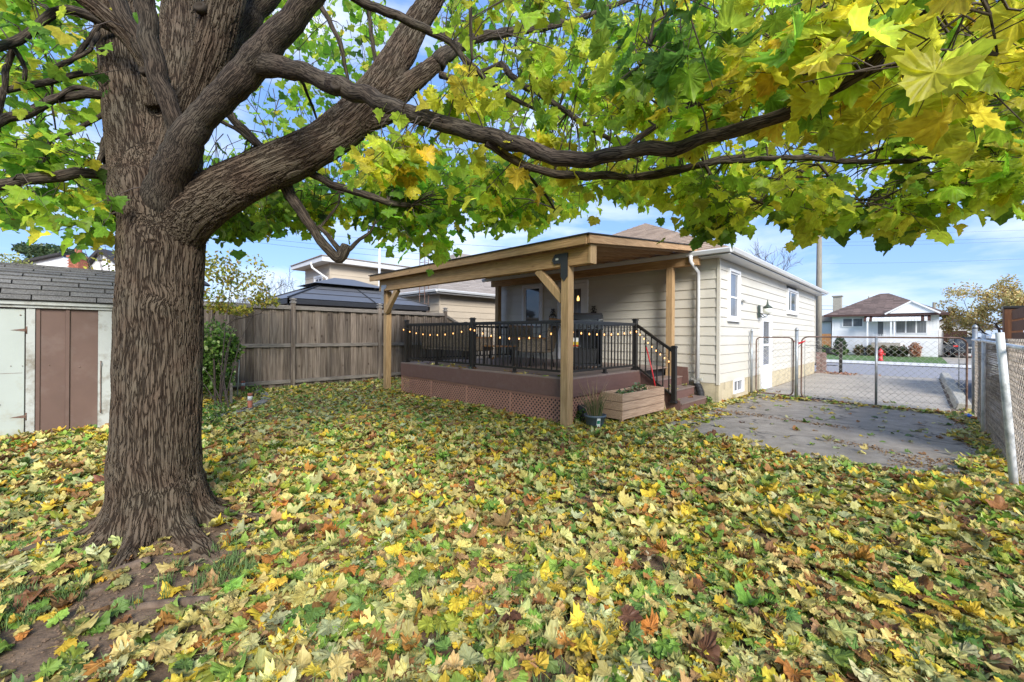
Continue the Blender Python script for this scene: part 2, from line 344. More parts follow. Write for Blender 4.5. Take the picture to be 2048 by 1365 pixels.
M['rust'] = mat('rusty_pipe', (0.17, 0.085, 0.055), 0.8, 0.3, 14, metal=0.2, bump=0.3, col2=(0.24, 0.17, 0.14))
M['wire'] = mat('fence_wire', (0.55, 0.55, 0.50), 0.5, 0.1, 5, metal=0.4)
M['wirew'] = mat('coated_wire', (0.46, 0.40, 0.34), 0.6, 0.35, 14)
M['pipew'] = mat('chipped_white_pipe', (0.70, 0.72, 0.73), 0.45, 0.05, 6, dirt=(0.16, 0.18, 0.18), dirt_amt=1.0, dirt_scale=3.2)
M['asphalt'] = _cracked(mat('asphalt', (0.27, 0.235, 0.195), 0.9, 0.12, 5, bump=0.7, bscale=160, col2=(0.37, 0.325, 0.275), dirt=(0.19, 0.165, 0.14), dirt_amt=0.7, dirt_scale=0.9, detail=9))
M['asphalt2'] = mat('dark_asphalt', (0.12, 0.12, 0.13), 0.9, 0.2, 30, bump=0.5, bscale=150)
M['road'] = mat('road_asphalt', (0.27, 0.265, 0.28), 0.9, 0.08, 6, bump=0.3, bscale=100)
M['conc'] = mat('concrete', (0.36, 0.32, 0.27), 0.85, 0.10, 3, bump=0.3, bscale=90, dirt=(0.19, 0.17, 0.15), dirt_amt=0.7, dirt_scale=0.8, detail=8)
M['kerb'] = mat('kerb_concrete', (0.36, 0.34, 0.29), 0.9, 0.15, 12, bump=0.7, bscale=60)
M['walk'] = mat('pale_concrete', (0.62, 0.60, 0.57), 0.85, 0.05, 3)
M['grass'] = mat('lawn_green', (0.075, 0.15, 0.03), 0.9, 0.25, 6, bump=0.6, bscale=50)
M['soil'] = mat('bare_soil', (0.115, 0.073, 0.045), 0.95, 0.25, 7, bump=0.9, bscale=45, col2=(0.22, 0.15, 0.098), detail=10)
M['blade'] = mat('grass_blade', (0.10, 0.17, 0.045), 0.8, 0.3, 8)
M['fence'] = wood('grey_fence_wood', (0.12, 0.088, 0.066), (0.30, 0.245, 0.195), 2, obj=0.34, sc=2.6)
M['fenceh'] = wood('grey_fence_rail_wood', (0.19, 0.165, 0.14), (0.34, 0.30, 0.26), 1, obj=0.08)
M['pine_x'] = wood('new_wood_x', (0.37, 0.215, 0.095), (0.52, 0.33, 0.165), 0, obj=0.08, stain=(0.24, 0.15, 0.08))
M['pine_y'] = wood('new_wood_y', (0.37, 0.215, 0.105), (0.52, 0.335, 0.18), 1, obj=0.08, stain=(0.28, 0.18, 0.10))
M['pine_z'] = wood('new_wood_z', (0.38, 0.235, 0.11), (0.53, 0.36, 0.19), 2, obj=0.06)
M['pine_lightened'] = wood('lightened_roof_wood', (0.50, 0.33, 0.18), (0.64, 0.46, 0.28), 1, obj=0.04)  # boarding wood lightened to brighten the shaded space under the cover
M['cedar'] = wood('planter_cedar', (0.46, 0.29, 0.19), (0.60, 0.42, 0.29), 1, obj=0.06)
M['brownpost'] = wood('brown_stained_wood', (0.115, 0.042, 0.016), (0.17, 0.068, 0.026), 2, obj=0.05, knots=False)
M['orange'] = wood('orange_fence', (0.36, 0.16, 0.05), (0.45, 0.22, 0.08), 2, obj=0.1, knots=False)
M['sh_grey'] = mat('grey_shingle', (0.12, 0.115, 0.115), 0.95, 0.3, 60, bump=0.5, bscale=150, obj=0.25, attr=None, col2=(0.21, 0.205, 0.20))
M['sh_tan'] = mat('tan_shingle', (0.36, 0.265, 0.195), 0.95, 0.2, 50, bump=0.4, bscale=150, obj=0.14, attr='col')
M['sh_gb'] = mat('grey_brown_shingle', (0.30, 0.26, 0.23), 0.95, 0.2, 50, bump=0.4, bscale=150, obj=0.10, attr='col')
M['sh_br'] = mat('brown_shingle', (0.15, 0.105, 0.088), 0.95, 0.2, 8, attr='col')
M['roofdark'] = mat('dark_roof_edge', (0.035, 0.033, 0.035), 0.8, 0.2, 10)
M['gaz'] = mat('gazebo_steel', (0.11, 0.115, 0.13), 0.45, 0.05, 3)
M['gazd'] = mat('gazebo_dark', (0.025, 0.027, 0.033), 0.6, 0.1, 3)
M['trimb'] = mat('dark_brown_trim', (0.075, 0.035, 0.028), 0.5, 0.08, 3)
M['brick'] = mat('red_brick', (0.33, 0.115, 0.07), 0.85, 0.25, 12, obj=0.2, bump=0.3)
M['brickf'] = mat('mauve_brick', (0.25, 0.17, 0.15), 0.85, 0.25, 12, obj=0.15, bump=0.3)
M['paver'] = mat('grey_paver', (0.25, 0.23, 0.21), 0.9, 0.15, 10, bump=0.4, obj=0.15)
M['red'] = mat('red_paint', (0.55, 0.02, 0.025), 0.4, 0.1, 4)
M['glass'] = mat('window_glass', (0.035, 0.042, 0.05), 0.05, 0.2, 1.5, spec=0.9)
M['glass2'] = mat('curtained_glass', (0.16, 0.17, 0.19), 0.12, 0.35, 3, (14, 14, 0.2), spec=0.8)
M['wicker'] = mat('wicker', (0.16, 0.12, 0.085), 0.7, 0.3, 40, bump=0.8, bscale=90, col2=(0.34, 0.27, 0.20))
M['woodarm'] = mat('arm_wood', (0.30, 0.15, 0.06), 0.5, 0.15, 8, (1, 8, 8))
M['rubber'] = mat('tyre_rubber', (0.02, 0.02, 0.02), 0.85, 0.1, 5)
M['suv'] = mat('dark_car_paint', (0.035, 0.042, 0.052), 0.22, 0.05, 3, metal=0.3)
M['carw'] = mat('silver_white_car_paint', (0.62, 0.64, 0.66), 0.25, 0.03, 3)
M['chrome'] = mat('bright_metal', (0.6, 0.6, 0.62), 0.2, 0.03, 3, metal=0.9)
M['taill'] = mat('tail_light', (0.6, 0.03, 0.02), 0.2, 0.1, 8)
M['pot'] = mat('blue_grey_pot', (0.085, 0.115, 0.145), 0.5, 0.1, 6)
M['label_w'] = mat('plant_label_white', (0.7, 0.72, 0.7), 0.5, 0.03, 6)
M['label_g'] = mat('plant_label_green', (0.02, 0.22, 0.14), 0.5, 0.1, 6)
M['iron'] = mat('wrought_iron', (0.035, 0.025, 0.018), 0.6, 0.2, 10)
M['bluep'] = mat('blue_plastic', (0.03, 0.12, 0.5), 0.4, 0.2, 10)
M['yel'] = mat('yellow_print', (0.7, 0.5, 0.03), 0.5, 0.1, 10)
M['pole'] = wood('utility_pole_wood', (0.20, 0.18, 0.14), (0.30, 0.27, 0.21), 2, obj=0.0, knots=False)
M['drystalk'] = mat('dry_stalk', (0.36, 0.26, 0.15), 0.8, 0.2, 10)
M['bark'] = barkmat('maple_bark')
M['barkb'] = barkmat('branch_bark', 1.6, False, (0.042, 0.034, 0.028), (0.088, 0.072, 0.058))  # smoother dark bark, with shade on the limbs mixed into its colour
M['root'] = mat('root_bark', (0.095, 0.062, 0.042), 0.9, 0.25, 12, bump=0.8, bscale=50, col2=(0.19, 0.135, 0.095))
M['barktw'] = mat('twig_bark', (0.065, 0.048, 0.038), 0.9, 0.25, 20)
M['leaf'] = leafmat('maple_leaf', 0.62, 0.45)
M['whitefar'] = mat('bright_white_siding', (0.80, 0.81, 0.83), 0.5, 0.03, 3)
M['leafg'] = leafmat('fallen_leaf', 0.22, 0.55)
M['leafs'] = leafmat('shrub_leaf', 0.35, 0.4, vein=False)
em = bpy.data.materials.new('warm_bulb'); em.use_nodes = True; q = em.node_tree.nodes['Principled BSDF']
q.inputs['Base Color'].default_value = (0.9, 0.6, 0.3, 1); q.inputs['Emission Color'].default_value = (1.0, 0.42, 0.11, 1); q.inputs['Emission Strength'].default_value = 0.55
M['bulb'] = em
em = bpy.data.materials.new('warm_reflection_glow'); em.use_nodes = True; q = em.node_tree.nodes['Principled BSDF']
q.inputs['Emission Color'].default_value = (1.0, 0.55, 0.15, 1); q.inputs['Emission Strength'].default_value = 0.8; q.inputs['Base Color'].default_value = (0.8, 0.4, 0.1, 1)
M['reflection_glow'] = em  # glow colour for reflections drawn on the rear door panes
M['lampglass'] = mat('lantern_glass', (0.75, 0.78, 0.72), 0.15, 0.05, 5)
M['lampmetal'] = mat('lantern_green_metal', (0.05, 0.07, 0.055), 0.5, 0.2, 10)

# ------------------------------------------------------------------ terrain
TREE = P(318, 1080, 3.05); TREE[2] = 0
def gz(x, y):
    x = np.asarray(x, float); y = np.asarray(y, float)
    t = np.clip((y - 20.5) / 3.5, 0, 1); z = -0.2 * t * t * (3 - 2 * t)
    z = z + 0.07 * np.exp(-((x - TREE[0]) ** 2 + (y - TREE[1]) ** 2) / 0.55 ** 2)
    z = z + np.where(y < 5.8, 0.018, 0.0) * np.sin(x * 1.9 + 1) * np.cos(y * 2.3)
    z = z - 0.25 * np.clip((np.hypot(x, y) - 90) / 200, 0, 1)
    return z
def gz1(x, y): return float(gz(x, y))
def sheet(name, xs, ys, dz, m, parent=None, kind='structure'):
    X, Y = np.meshgrid(xs, ys); Z = gz(X, Y) + dz
    v = np.stack([X, Y, Z], -1).reshape(-1, 3); nx, ny = len(xs), len(ys)
    f = [(j * nx + i, j * nx + i + 1, (j + 1) * nx + i + 1, (j + 1) * nx + i) for j in range(ny - 1) for i in range(nx - 1)]
    me = bpy.data.meshes.new(name); me.from_pydata(v.tolist(), [], f); me.polygons.foreach_set('use_smooth', [True] * len(f))
    me.materials.append(m); o = link(name, me, parent)
    if kind: o['kind'] = kind
    return o
xs = np.concatenate([np.linspace(-300, -20, 15), np.linspace(-16, -6, 25), np.linspace(-5.8, 1.5, 80), np.linspace(2, 20, 15), np.linspace(30, 300, 12)])
ys = np.concatenate([np.linspace(-300, -10, 12), np.linspace(-6, -2, 8), np.linspace(-1.9, 6.2, 85), np.linspace(6.6, 30, 50), np.linspace(34, 300, 20)])
ground = sheet('ground', xs, ys, 0.0, M['soil'])
lin = np.linspace
# ------------------------------------------------------------------ ground surfaces
HX, HY = -3.02, 9.25           # near corner of the house
def edge_y(x): return 5.98 + 0.10 * np.sin(x * 2.1) + 0.05 * np.sin(x * 6.3)
ax = lin(-2.98, 0.74, 40)
# asphalt pad with an uneven lawn edge
def strip_sheet(name, xs, y0f, y1f, ny, dz, m):
    v = []; f = []; nx = len(xs)
    for j in range(ny):
        for x in xs:
            a = y0f(x); b = y1f(x); y = a + (b - a) * j / (ny - 1); v.append((x, y, gz1(x, y) + dz))
    for j in range(ny - 1):
        for i in range(nx - 1): f.append((j * nx + i, j * nx + i + 1, (j + 1) * nx + i + 1, (j + 1) * nx + i))
    me = bpy.data.meshes.new(name); me.from_pydata(v, [], f); me.materials.append(m); o = link(name, me); o['kind'] = 'structure'; return o
strip_sheet('asphalt_pad', ax, lambda x: 5.75 + 0.1 * math.sin(x * 3) + (0.9 if x < -2.75 else 0), lambda x: 11.62, 30, 0.008, M['asphalt'])
cp = thing('driveway', 'driveway', 'driveway'); del cp['category']; del cp['label']; cp['kind'] = 'structure'
for j, (a, b) in enumerate([(11.63, 12.9), (12.925, 14.4), (14.43, 15.9), (15.93, 17.4), (17.43, 19.1), (19.13, 20.9)]):
    for (x0, x1) in ((-2.98, 0.42),):
        o = sheet('concrete_slab', lin(x0, x1, 4), lin(a, b, 6), 0.006 + R.random() * 0.004, M['conc'], cp, None)
sheet('neighbour_driveway', lin(0.74, 4.5, 5), lin(5.0, 20.9, 20), 0.006, M['asphalt2'])
sheet('road', lin(-80, 60, 30), lin(20.92, 32.5, 14), 0.010, M['road'])
sheet('far_sidewalk', lin(-80, 60, 10), lin(32.5, 36.3, 4), 0.05, M['walk'])
sheet('far_lawn', lin(-80, 1.15, 12), lin(36.3, 90, 10), 0.055, M['grass'])
sheet('far_driveway', lin(1.15, 9, 4), lin(36.3, 70, 8), 0.057, M['conc'])
sheet('verge', lin(-30, -3.05, 10), lin(20.3, 20.9, 3), 0.02, M['grass'])
sheet('far_ground', lin(9, 120, 8), lin(36.3, 200, 8), 0.052, M['grass'])
# kerb beside the driveway
kb = thing('driveway_kerb', 'rough concrete kerb running along the right side of the driveway', 'kerb')
for i in range(5):
    a = 12.25 + i * 2.05
    m_ = MB(); m_.prism([(0.46 + R.uniform(-.02, .02), -0.1), (0.74, -0.1), (0.72, 0.13), (0.52, 0.14 + R.uniform(-.01, .01))], 1, a, a + 2.04)
    m_.build('kerb_stone', M['kerb'], kb, 0.02)
# floor grate by the gate
gt = thing('drain_grate', 'dark metal drain grate flat on the ground under the gate post', 'grate', (-1.95, 11.72, 0.012))
for k in range(13):
    ubox('bar', M['black'], gt, -0.55 + k * 0.085, -0.55 + k * 0.085 + 0.035, -0.1, 0.1, 0, 0.02)
ubox('frame', M['black'], gt, -0.58, 0.55, -0.13, -0.105, 0, 0.024); ubox('frame', M['black'], gt, -0.58, 0.55, 0.105, 0.13, 0, 0.024)

# ------------------------------------------------------------------ siding and shingles
def siding(parent, axis, c, a0, a1, z0, z1, pitch, out, m, holes=(), joints=3.66, name='siding_board'):
    """lapped boards along one axis; out = +1/-1 direction the face looks; holes = (a0,a1,z0,z1)"""
    n = int(math.ceil((z1 - z0) / pitch - 1e-6))
    for k in range(n):
        za = z0 + k * pitch; zb = min(z1, za + pitch + 0.004)
        cuts = []
        for h in holes:
            if min(zb, h[3]) - max(za, h[2]) > 0.4 * pitch: cuts.append((h[0], h[1]))
        segs = [(a0, a1)]
        for ca, cb in cuts:
            ns = []
            for s0, s1 in segs:
                if cb <= s0 or ca >= s1: ns.append((s0, s1)); continue
                if ca > s0: ns.append((s0, ca))
                if cb < s1: ns.append((cb, s1))
            segs = ns
        for s0, s1 in segs:
            parts_ = [(s0, s1)]
            if joints and s1 - s0 > joints:
                mid = s0 + joints * (0.35 + 0.6 * ((k * 0.618) % 1)); parts_ = [(s0, mid - 0.001), (mid + 0.001, s1)]
            for p0, p1 in parts_:
                if p1 - p0 < 0.02: continue
                o_ = out; poly = [(c, za), (c + o_ * 0.024, za), (c + o_ * 0.024, za + 0.012), (c + o_ * 0.006, zb), (c, zb)]
                mb = MB(); mb.prism(poly, axis, p0, p1); mb.build(name, m, parent)
def shingle_face(parent, A, B, Cc, D, course, tab, m, limit=0, thick=0.012, name='shingle', seed=1, jitter=0.004, colvar=0.15):
    """roof slope: A,B eave ends, D,C ridge ends (A->B eave, D->C ridge); separate tabs for the first `limit` nearest the camera, the rest one mesh"""
    A, B, Cc, D = map(Vector, (A, B, Cc, D)); up_ = ((D + Cc) / 2 - (A + B) / 2); Ls = up_.length
    al = (B - A).normalized(); upd = (up_ - al * up_.dot(al)).normalized(); nrm = al.cross(upd).normalized()
    if nrm.z < 0: nrm = -nrm
    H_ = (D - A).dot(upd); nc = int(H_ / course); q = random.Random(seed); tabs = []
    for i in range(nc + 1):
        t0 = i * course / H_; t1 = min(1, (i + 1.15) * course / H_)
        if t0 >= 1: break
        L0 = A.lerp(D, t0); R0 = B.lerp(Cc, t0); L1 = A.lerp(D, t1); R1 = B.lerp(Cc, t1)
        xa = (L0 - A).dot(al); xb = (R0 - A).dot(al); x = xa - ((i * 0.37) % 1) * tab
        xa1 = (L1 - A).dot(al); xb1 = (R1 - A).dot(al)
        while x < xb:
            s, e = max(x + 0.004, xa), min(x + tab - 0.004, xb); x += tab
            if e - s < 0.03: continue
            s1 = min(max(s, xa1), xb1); e1 = max(min(e, xb1), s1)
            h0 = thick + q.uniform(0, jitter); o = A
            p0 = o + al * s + upd * (t0 * H_); p1 = o + al * e + upd * (t0 * H_)
            p2 = o + al * e1 + upd * (t1 * H_); p3 = o + al * s1 + upd * (t1 * H_)
            tabs.append((p0 + nrm * h0, p1 + nrm * h0, p2 + nrm * 0.002, p3 + nrm * 0.002, p0 - nrm * 0.004, p1 - nrm * 0.004, q.uniform(1 - colvar, 1 + colvar)))
    cv = Vector(CAM); tabs.sort(key=lambda t: (t[0] - cv).length)
    fs = [(0, 1, 2, 3), (4, 5, 1, 0), (4, 0, 3), (5, 2, 1)]
    def col(me, vals):
        ca = me.color_attributes.new('col', 'FLOAT_COLOR', 'POINT'); ca.data.foreach_set('color', np.repeat(np.array([[v, v, v, 1] for v in vals]), 6, axis=0).ravel())
    for t in tabs[:limit]:
        me = bpy.data.meshes.new(name); me.from_pydata([tuple(p) for p in t[:6]], [], fs); col(me, [t[6]]); me.materials.append(m); link(name, me, parent)
    rest = tabs[limit:]
    if rest:
        v = []; f = []
        for t in rest:
            b = len(v); v += [tuple(p) for p in t[:6]]; f += [tuple(b + i for i in g) for g in fs]
        me = bpy.data.meshes.new(name + 's'); me.from_pydata(v, [], f); col(me, [t[6] for t in rest]); me.materials.append(m)
        o = link('far_shingles', me, parent); o['kind'] = 'stuff'

def window(parent, axis, c, a0, a1, z0, z1, out, wf=0.05, glass='glass', bars=(), sill=True, mats='whitefar', depth=0.035, name='window', slider=False):
    """frame stands proud of the wall, the sash inside is set back; parts: window > frame pieces, sash, pane"""
    def q(u0, u1, d0, d1, za, zb, n, m, par):
        lo, hi = sorted((c + out * d0, c + out * d1)); mb = MB()
        if axis == 0: mb.b2(u0, u1, lo, hi, za, zb)
        else: mb.b2(lo, hi, u0, u1, za, zb)
        return mb.build(n, M[m], par)
    f = MB(); lo, hi = sorted((c - out * 0.05, c + out * 0.045))
    for (u0, u1, za, zb) in ((a0, a0 + wf, z0, z1), (a1 - wf, a1, z0, z1), (a0 + wf, a1 - wf, z0, z0 + wf), (a0 + wf, a1 - wf, z1 - wf, z1)):
        f.b2(u0, u1, lo, hi, za, zb) if axis == 0 else f.b2(lo, hi, u0, u1, za, zb)
    fo = f.build(name, M[mats], parent)
    iw = wf * 0.7
    s = MB(); lo, hi = sorted((c - out * 0.03, c + out * 0.01))
    A0, A1, Z0, Z1 = a0 + wf, a1 - wf, z0 + wf, z1 - wf
    lst = [(A0, A0 + iw, Z0, Z1), (A1 - iw, A1, Z0, Z1), (A0 + iw, A1 - iw, Z0, Z0 + iw), (A0 + iw, A1 - iw, Z1 - iw, Z1)]
    for b in bars:
        kind, t = b
        if kind == 'h': lst.append((A0 + iw, A1 - iw, Z0 + (Z1 - Z0) * t - iw / 2, Z0 + (Z1 - Z0) * t + iw / 2))
        else: lst.append((A0 + (A1 - A0) * t - iw / 2, A0 + (A1 - A0) * t + iw / 2, Z0 + iw, Z1 - iw))
    for (u0, u1, za, zb) in lst: s.b2(u0, u1, lo, hi, za, zb) if axis == 0 else s.b2(lo, hi, u0, u1, za, zb)
    s.build('sash', M[mats], fo)
    q(A0 + iw * .5, A1 - iw * .5, -0.012, -0.006, Z0 + iw * .5, Z1 - iw * .5, 'pane', glass, fo)
    if sill: q(a0 - 0.02, a1 + 0.02, 0.0, 0.075, z0 - 0.035, z0, 'sill', mats, fo)
    return fo

# ------------------------------------------------------------------ the cream bungalow
hs = thing('cream_bungalow', 'cream sided bungalow with tan shingle hip roof behind the pergola', 'house', (0, 0, 0))
X0, X1, Y0, Y1 = -9.72, HX, HY, 20.2; ZS, ZE = 0.45, 3.08
w1 = (9.78, 10.55, 1.80, 2.92); w2 = (15.35, 16.85, 2.18, 2.95); dr = (12.35, 13.42, -0.05, 2.02); bw = (10.2, 10.97, 0.14, 0.45)
rw = (-8.61, -7.83, 1.72, 2.92); rd = (-7.25, -6.26, 0.78, 2.90)
b = MB(); b.b2(X0 + .03, X1 - .03, Y0 + .03, Y1 - .03, ZS, 3.2); b.build('wall_core', M['gazd'], hs)
# foundation blocks
def blocks(parent, axis, c, a0, a1, out, skip):
    for r_ in range(3):
        z0 = -0.08 + r_ * 0.185; z1 = min(z0 + 0.183, 0.449); x = a0 - (0.2 if r_ % 2 else 0)
        while x < a1:
            s, e = max(a0, x + .0015), min(a1, x + 0.3985); x += 0.4
            if e - s < 0.03: continue
            if any(min(e, k[1]) > max(s, k[0]) + 0.01 and min(z1, k[3]) - max(z0, k[2]) > .05 for k in skip): 
                segs = []
                for k in skip:
                    if min(e, k[1]) > max(s, k[0]) + 0.01 and min(z1, k[3]) - max(z0, k[2]) > .05:
                        if k[0] > s + .03: segs.append((s, k[0]))
                        if k[1] < e - .03: segs.append((k[1], e))
            else: segs = [(s, e)]
            for s_, e_ in segs:
                d = R.uniform(0, .003)
                if axis == 1: ubox('foundation_block', M['found'], parent, min(c, c + out * (.05 + d)), max(c, c + out * (.05 + d)), s_, e_, z0, z1)
                else: ubox('foundation_block', M['found'], parent, s_, e_, min(c, c + out * (.05 + d)), max(c, c + out * (.05 + d)), z0, z1)
b = MB(); b.b2(X0 + .07, X1 - .055, Y0 + .055, Y1 - .07, -0.2, ZS); b.build('foundation', M['found'], hs)
blocks(hs, 1, X1 - 0.056, Y0, Y1, 1, [bw, dr]); blocks(hs, 0, Y0 + .056, -3.9, X1, -1, [])
siding(hs, 1, X1 - 0.02, Y0 + .03, Y1 - .05, ZS, ZE, 0.2, 1, M['cream_side'], [w1, w2, dr], joints=4.5)
siding(hs, 0, Y0 + 0.02, X0 + .05, X1 - .03, ZS, ZE, 0.2, -1, M['cream'], [rw, rd], joints=3.66)
for (x, y) in ((X1 + .012, Y0 - .012), (X0 + .02, Y0 - .012), (X1 + .012, Y1 + .0)):
    ubox('corner_trim', M['cream'], hs, x - .06, x + .002, y - .0, y + .06, ZS - .03, ZE)
window(hs, 1, X1, *w1, 1, 0.055, 'glass2', [('h', 0.45)]); window(hs, 1, X1, *w2, 1, 0.06, 'glass', [('v', 0.35)])
window(hs, 0, Y0, *rw, -1, 0.075, 'glass', sill=True)
window(hs, 1, X1 - .03, *bw, 1, 0.03, 'glass2', [('v', 0.5)], sill=False, name='basement_window')
ubox('window_ledge', M['found'], hs, X1 - .03, X1 + .07, 10.12, 11.05, 0.07, 0.13)
# side door
d = MB(); d.b2(X1 - .03, X1 + .04, dr[0], dr[0] + .07, dr[2], dr[3]); d.b2(X1 - .03, X1 + .04, dr[1] - .07, dr[1], dr[2], dr[3]); d.b2(X1 - .03, X1 + .04, dr[0] + .07, dr[1] - .07, dr[3] - .07, dr[3])
do = d.build('side_door', M['whitefar'], hs)
d = MB(); a, e_ = dr[0] + .075, dr[1] - .075
for (u0, u1, za, zb) in ((a, a + .13, 0, 1.94), (e_ - .13, e_, 0, 1.94), (a + .13, e_ - .13, 0, .12), (a + .13, e_ - .13, 1.84, 1.94), (a + .13, e_ - .13, .56, .68), (a + .13, e_ - .13, 1.18, 1.24)):
    d.b2(X1 - .01, X1 + .028, u0, u1, za, zb)
d.b2(X1 - .01, X1 + .015, a + .13, e_ - .13, .12, .56); d.build('door_frame', M['whitefar'], do)
ubox('door_pane', M['glass2'], do, X1, X1 + .006, a + .12, e_ - .12, .67, 1.19); ubox('door_pane', M['glass2'], do, X1, X1 + .006, a + .12, e_ - .12, 1.23, 1.85)
b = MB(); b.tube([(X1 + .03, e_ - .07, 1.02), (X1 + .09, e_ - .07, 1.02), (X1 + .09, e_ - .07, 1.12), (X1 + .03, e_ - .07, 1.12)], .01, 6); b.build('handle', M['chrome'], do)
ubox('threshold', M['conc'], do, X1 - .02, X1 + .12, dr[0] - .05, dr[1] + .05, -.05, .03)
# rear door behind the grill
d = MB(); y = Y0
for (u0, u1, za, zb) in ((rd[0], rd[0] + .07, rd[2], rd[3]), (rd[1] - .07, rd[1], rd[2], rd[3]), (rd[0] + .07, rd[1] - .07, rd[3] - .07, rd[3])): d.b2(u0, u1, y - .045, y + .04, za, zb)
ro = d.build('rear_door', M['whitefar'], hs)
d = MB(); a, e_ = rd[0] + .075, rd[1] - .075
for (u0, u1, za, zb) in ((a, a + .14, rd[2], 2.82), (e_ - .14, e_, rd[2], 2.82), (a + .14, e_ - .14, rd[2], 1.0), (a + .14, e_ - .14, 2.68, 2.82), ((a + e_) / 2 - .04, (a + e_) / 2 + .04, 1.0, 2.68)):
    d.b2(u0, u1, y - .03, y + .02, za, zb)
d.build('door_leaf', M['whitefar'], ro)
ubox('door_pane', M['glass2'], ro, a + .13, (a + e_) / 2 - .03, y - .012, y - .006, .98, 2.7); ubox('door_pane', M['glass2'], ro, (a + e_) / 2 + .03, e_ - .13, y - .012, y - .006, .98, 2.7)
for xx in (a + .20, e_ - .24):
    b = MB(); b.prism([(xx - .035, 2.36), (xx + .035, 2.36), (xx + .035, 2.43), (xx, 2.50), (xx - .035, 2.43)], 1, y - .02, y - .014); b.build('pane_reflection', M['reflection_glow'], ro)  # orange reflections in the panes, put in as small glowing shapes
# roof
EX0, EX1, EY0, EY1, EZ = X0 - .32, X1 + .32, Y0 - .32, Y1 + .32, 3.19
xm = (EX0 + EX1) / 2; rise = 1.85; ry0, ry1 = EY0 + (EX1 - EX0) / 2, EY1 - (EX1 - EX0) / 2
A_, B_, C_, D_ = (EX0, EY0, EZ), (EX1, EY0, EZ), (EX1, EY1, EZ), (EX0, EY1, EZ); R0_, R1_ = (xm, ry0, EZ + rise), (xm, ry1, EZ + rise)
b = MB(); b.add([A_, B_, C_, D_, R0_, R1_], [(0, 1, 4), (1, 2, 5, 4), (2, 3, 5), (3, 0, 4, 5), (0, 3, 2, 1)]); b.build('roof_deck', M['roofdark'], hs)
shingle_face(hs, (EX0, EY0, EZ + .004), (EX1, EY0, EZ + .004), (xm + .001, ry0, EZ + rise + .004), (xm - .001, ry0, EZ + rise + .004), 0.14, 0.30, M['sh_tan'], 300, seed=3)
shingle_face(hs, (EX1, EY0, EZ + .004), (EX1, EY1, EZ + .004), (xm, ry1, EZ + rise + .004), (xm, ry0, EZ + rise + .004), 0.14, 0.9, M['sh_tan'], 0, seed=4)
b = MB(); b.b2(X1, EX1 - .02, EY0, EY1 - .02, ZE - .005, ZE + .012); b.b2(X0, X1, EY0 + .02, Y0, ZE - .005, ZE + .012); b.build('soffit', M['white'], hs)
def gutter(parent, p0, p1, axis, c, out, z, m=M['white'], name='gutter'):
    poly = [(c, z - .0), (c + out * .07, z), (c + out * .08, z - .02), (c + out * .055, z - .085), (c, z - .095), (c - out * .01, z - .095), (c - out * .01, z)]
    b = MB(); b.prism([(q[0], q[1]) for q in poly], axis, p0, p1); return b.build(name, m, parent)
gutter(hs, EY0, EY1, 1, EX1 + .001, 1, EZ + .01); gutter(hs, EX0, EX1 - .002, 0, EY0 - .001, -1, EZ + .01)
b = MB(); x = -3.42; yy = Y0 - .04
b.tube([(x - .05, EY0 - .06, 3.12), (x - .05, EY0 - .06, 3.0), (x, yy - .05, 2.80), (x, yy - .05, .40)], .045, 4); o = b.build('downspout', M['white'], hs)
b = MB(); b.b2(x - .12, x + .10, yy - .08, yy - .0, .50, .54); b.b2(x - .05, x - .01, yy - .10, yy - .08, .24, .5); b.build('strap', M['whitew'], o)
b = MB()
for k in range(14):
    t = k / 13; b.lathe([(.066, -.017), (.082, -.006), (.082, .006), (.066, .017)], (x + .06 * t + .05 * math.sin(t * 3), yy - .06 - .06 * t, .42 - .37 * t), 12)
b.build('corrugated_elbow', M['blackp'], o)
# porch lantern beside the side door
ln = thing('porch_lantern', 'green metal wall lantern with pale glass globe above the side door', 'lantern', (X1 + .02, 12.12, 2.02))
b = MB(); b.b2(0, .03, -.06, .06, -.10, .22); b.build('back_plate', M['lampmetal'], ln)
b = MB(); b.tube([(.02, 0, -.04), (.10, 0, -.10), (.19, 0, -.06), (.20, 0, .0)], .012, 6); b.tube([(.02, 0, .02), (.08, 0, -.02), (.14, 0, -.08)], .01, 5); b.build('arm', M['lampmetal'], ln)
b = MB(); b.lathe([(.03, -.02), (.09, .02), (.11, .08), (.10, .13), (.06, .15)], (.20, 0, .0), 12); b.build('globe', M['lampglass'], ln)
b = MB(); b.lathe([(.12, .14), (.07, .19), (.03, .22), (.015, .30), (.005, .36)], (.20, 0, .0), 12); b.build('cap', M['lampmetal'], ln)
sn = thing('light_sensor', 'small white sensor on the side wall right of the tall narrow window', 'sensor', (X1 + .02, 10.75, 2.28))
b = MB(); b.lathe([(.03, 0), (.04, .03), (.03, .06)], (0, 0, 0), 8, Matrix.Rotation(rad(90), 3, 'Y')); b.b2(.05, .09, -.06, .10, -.02, .02); b.build('sensor_head', M['white'], sn)

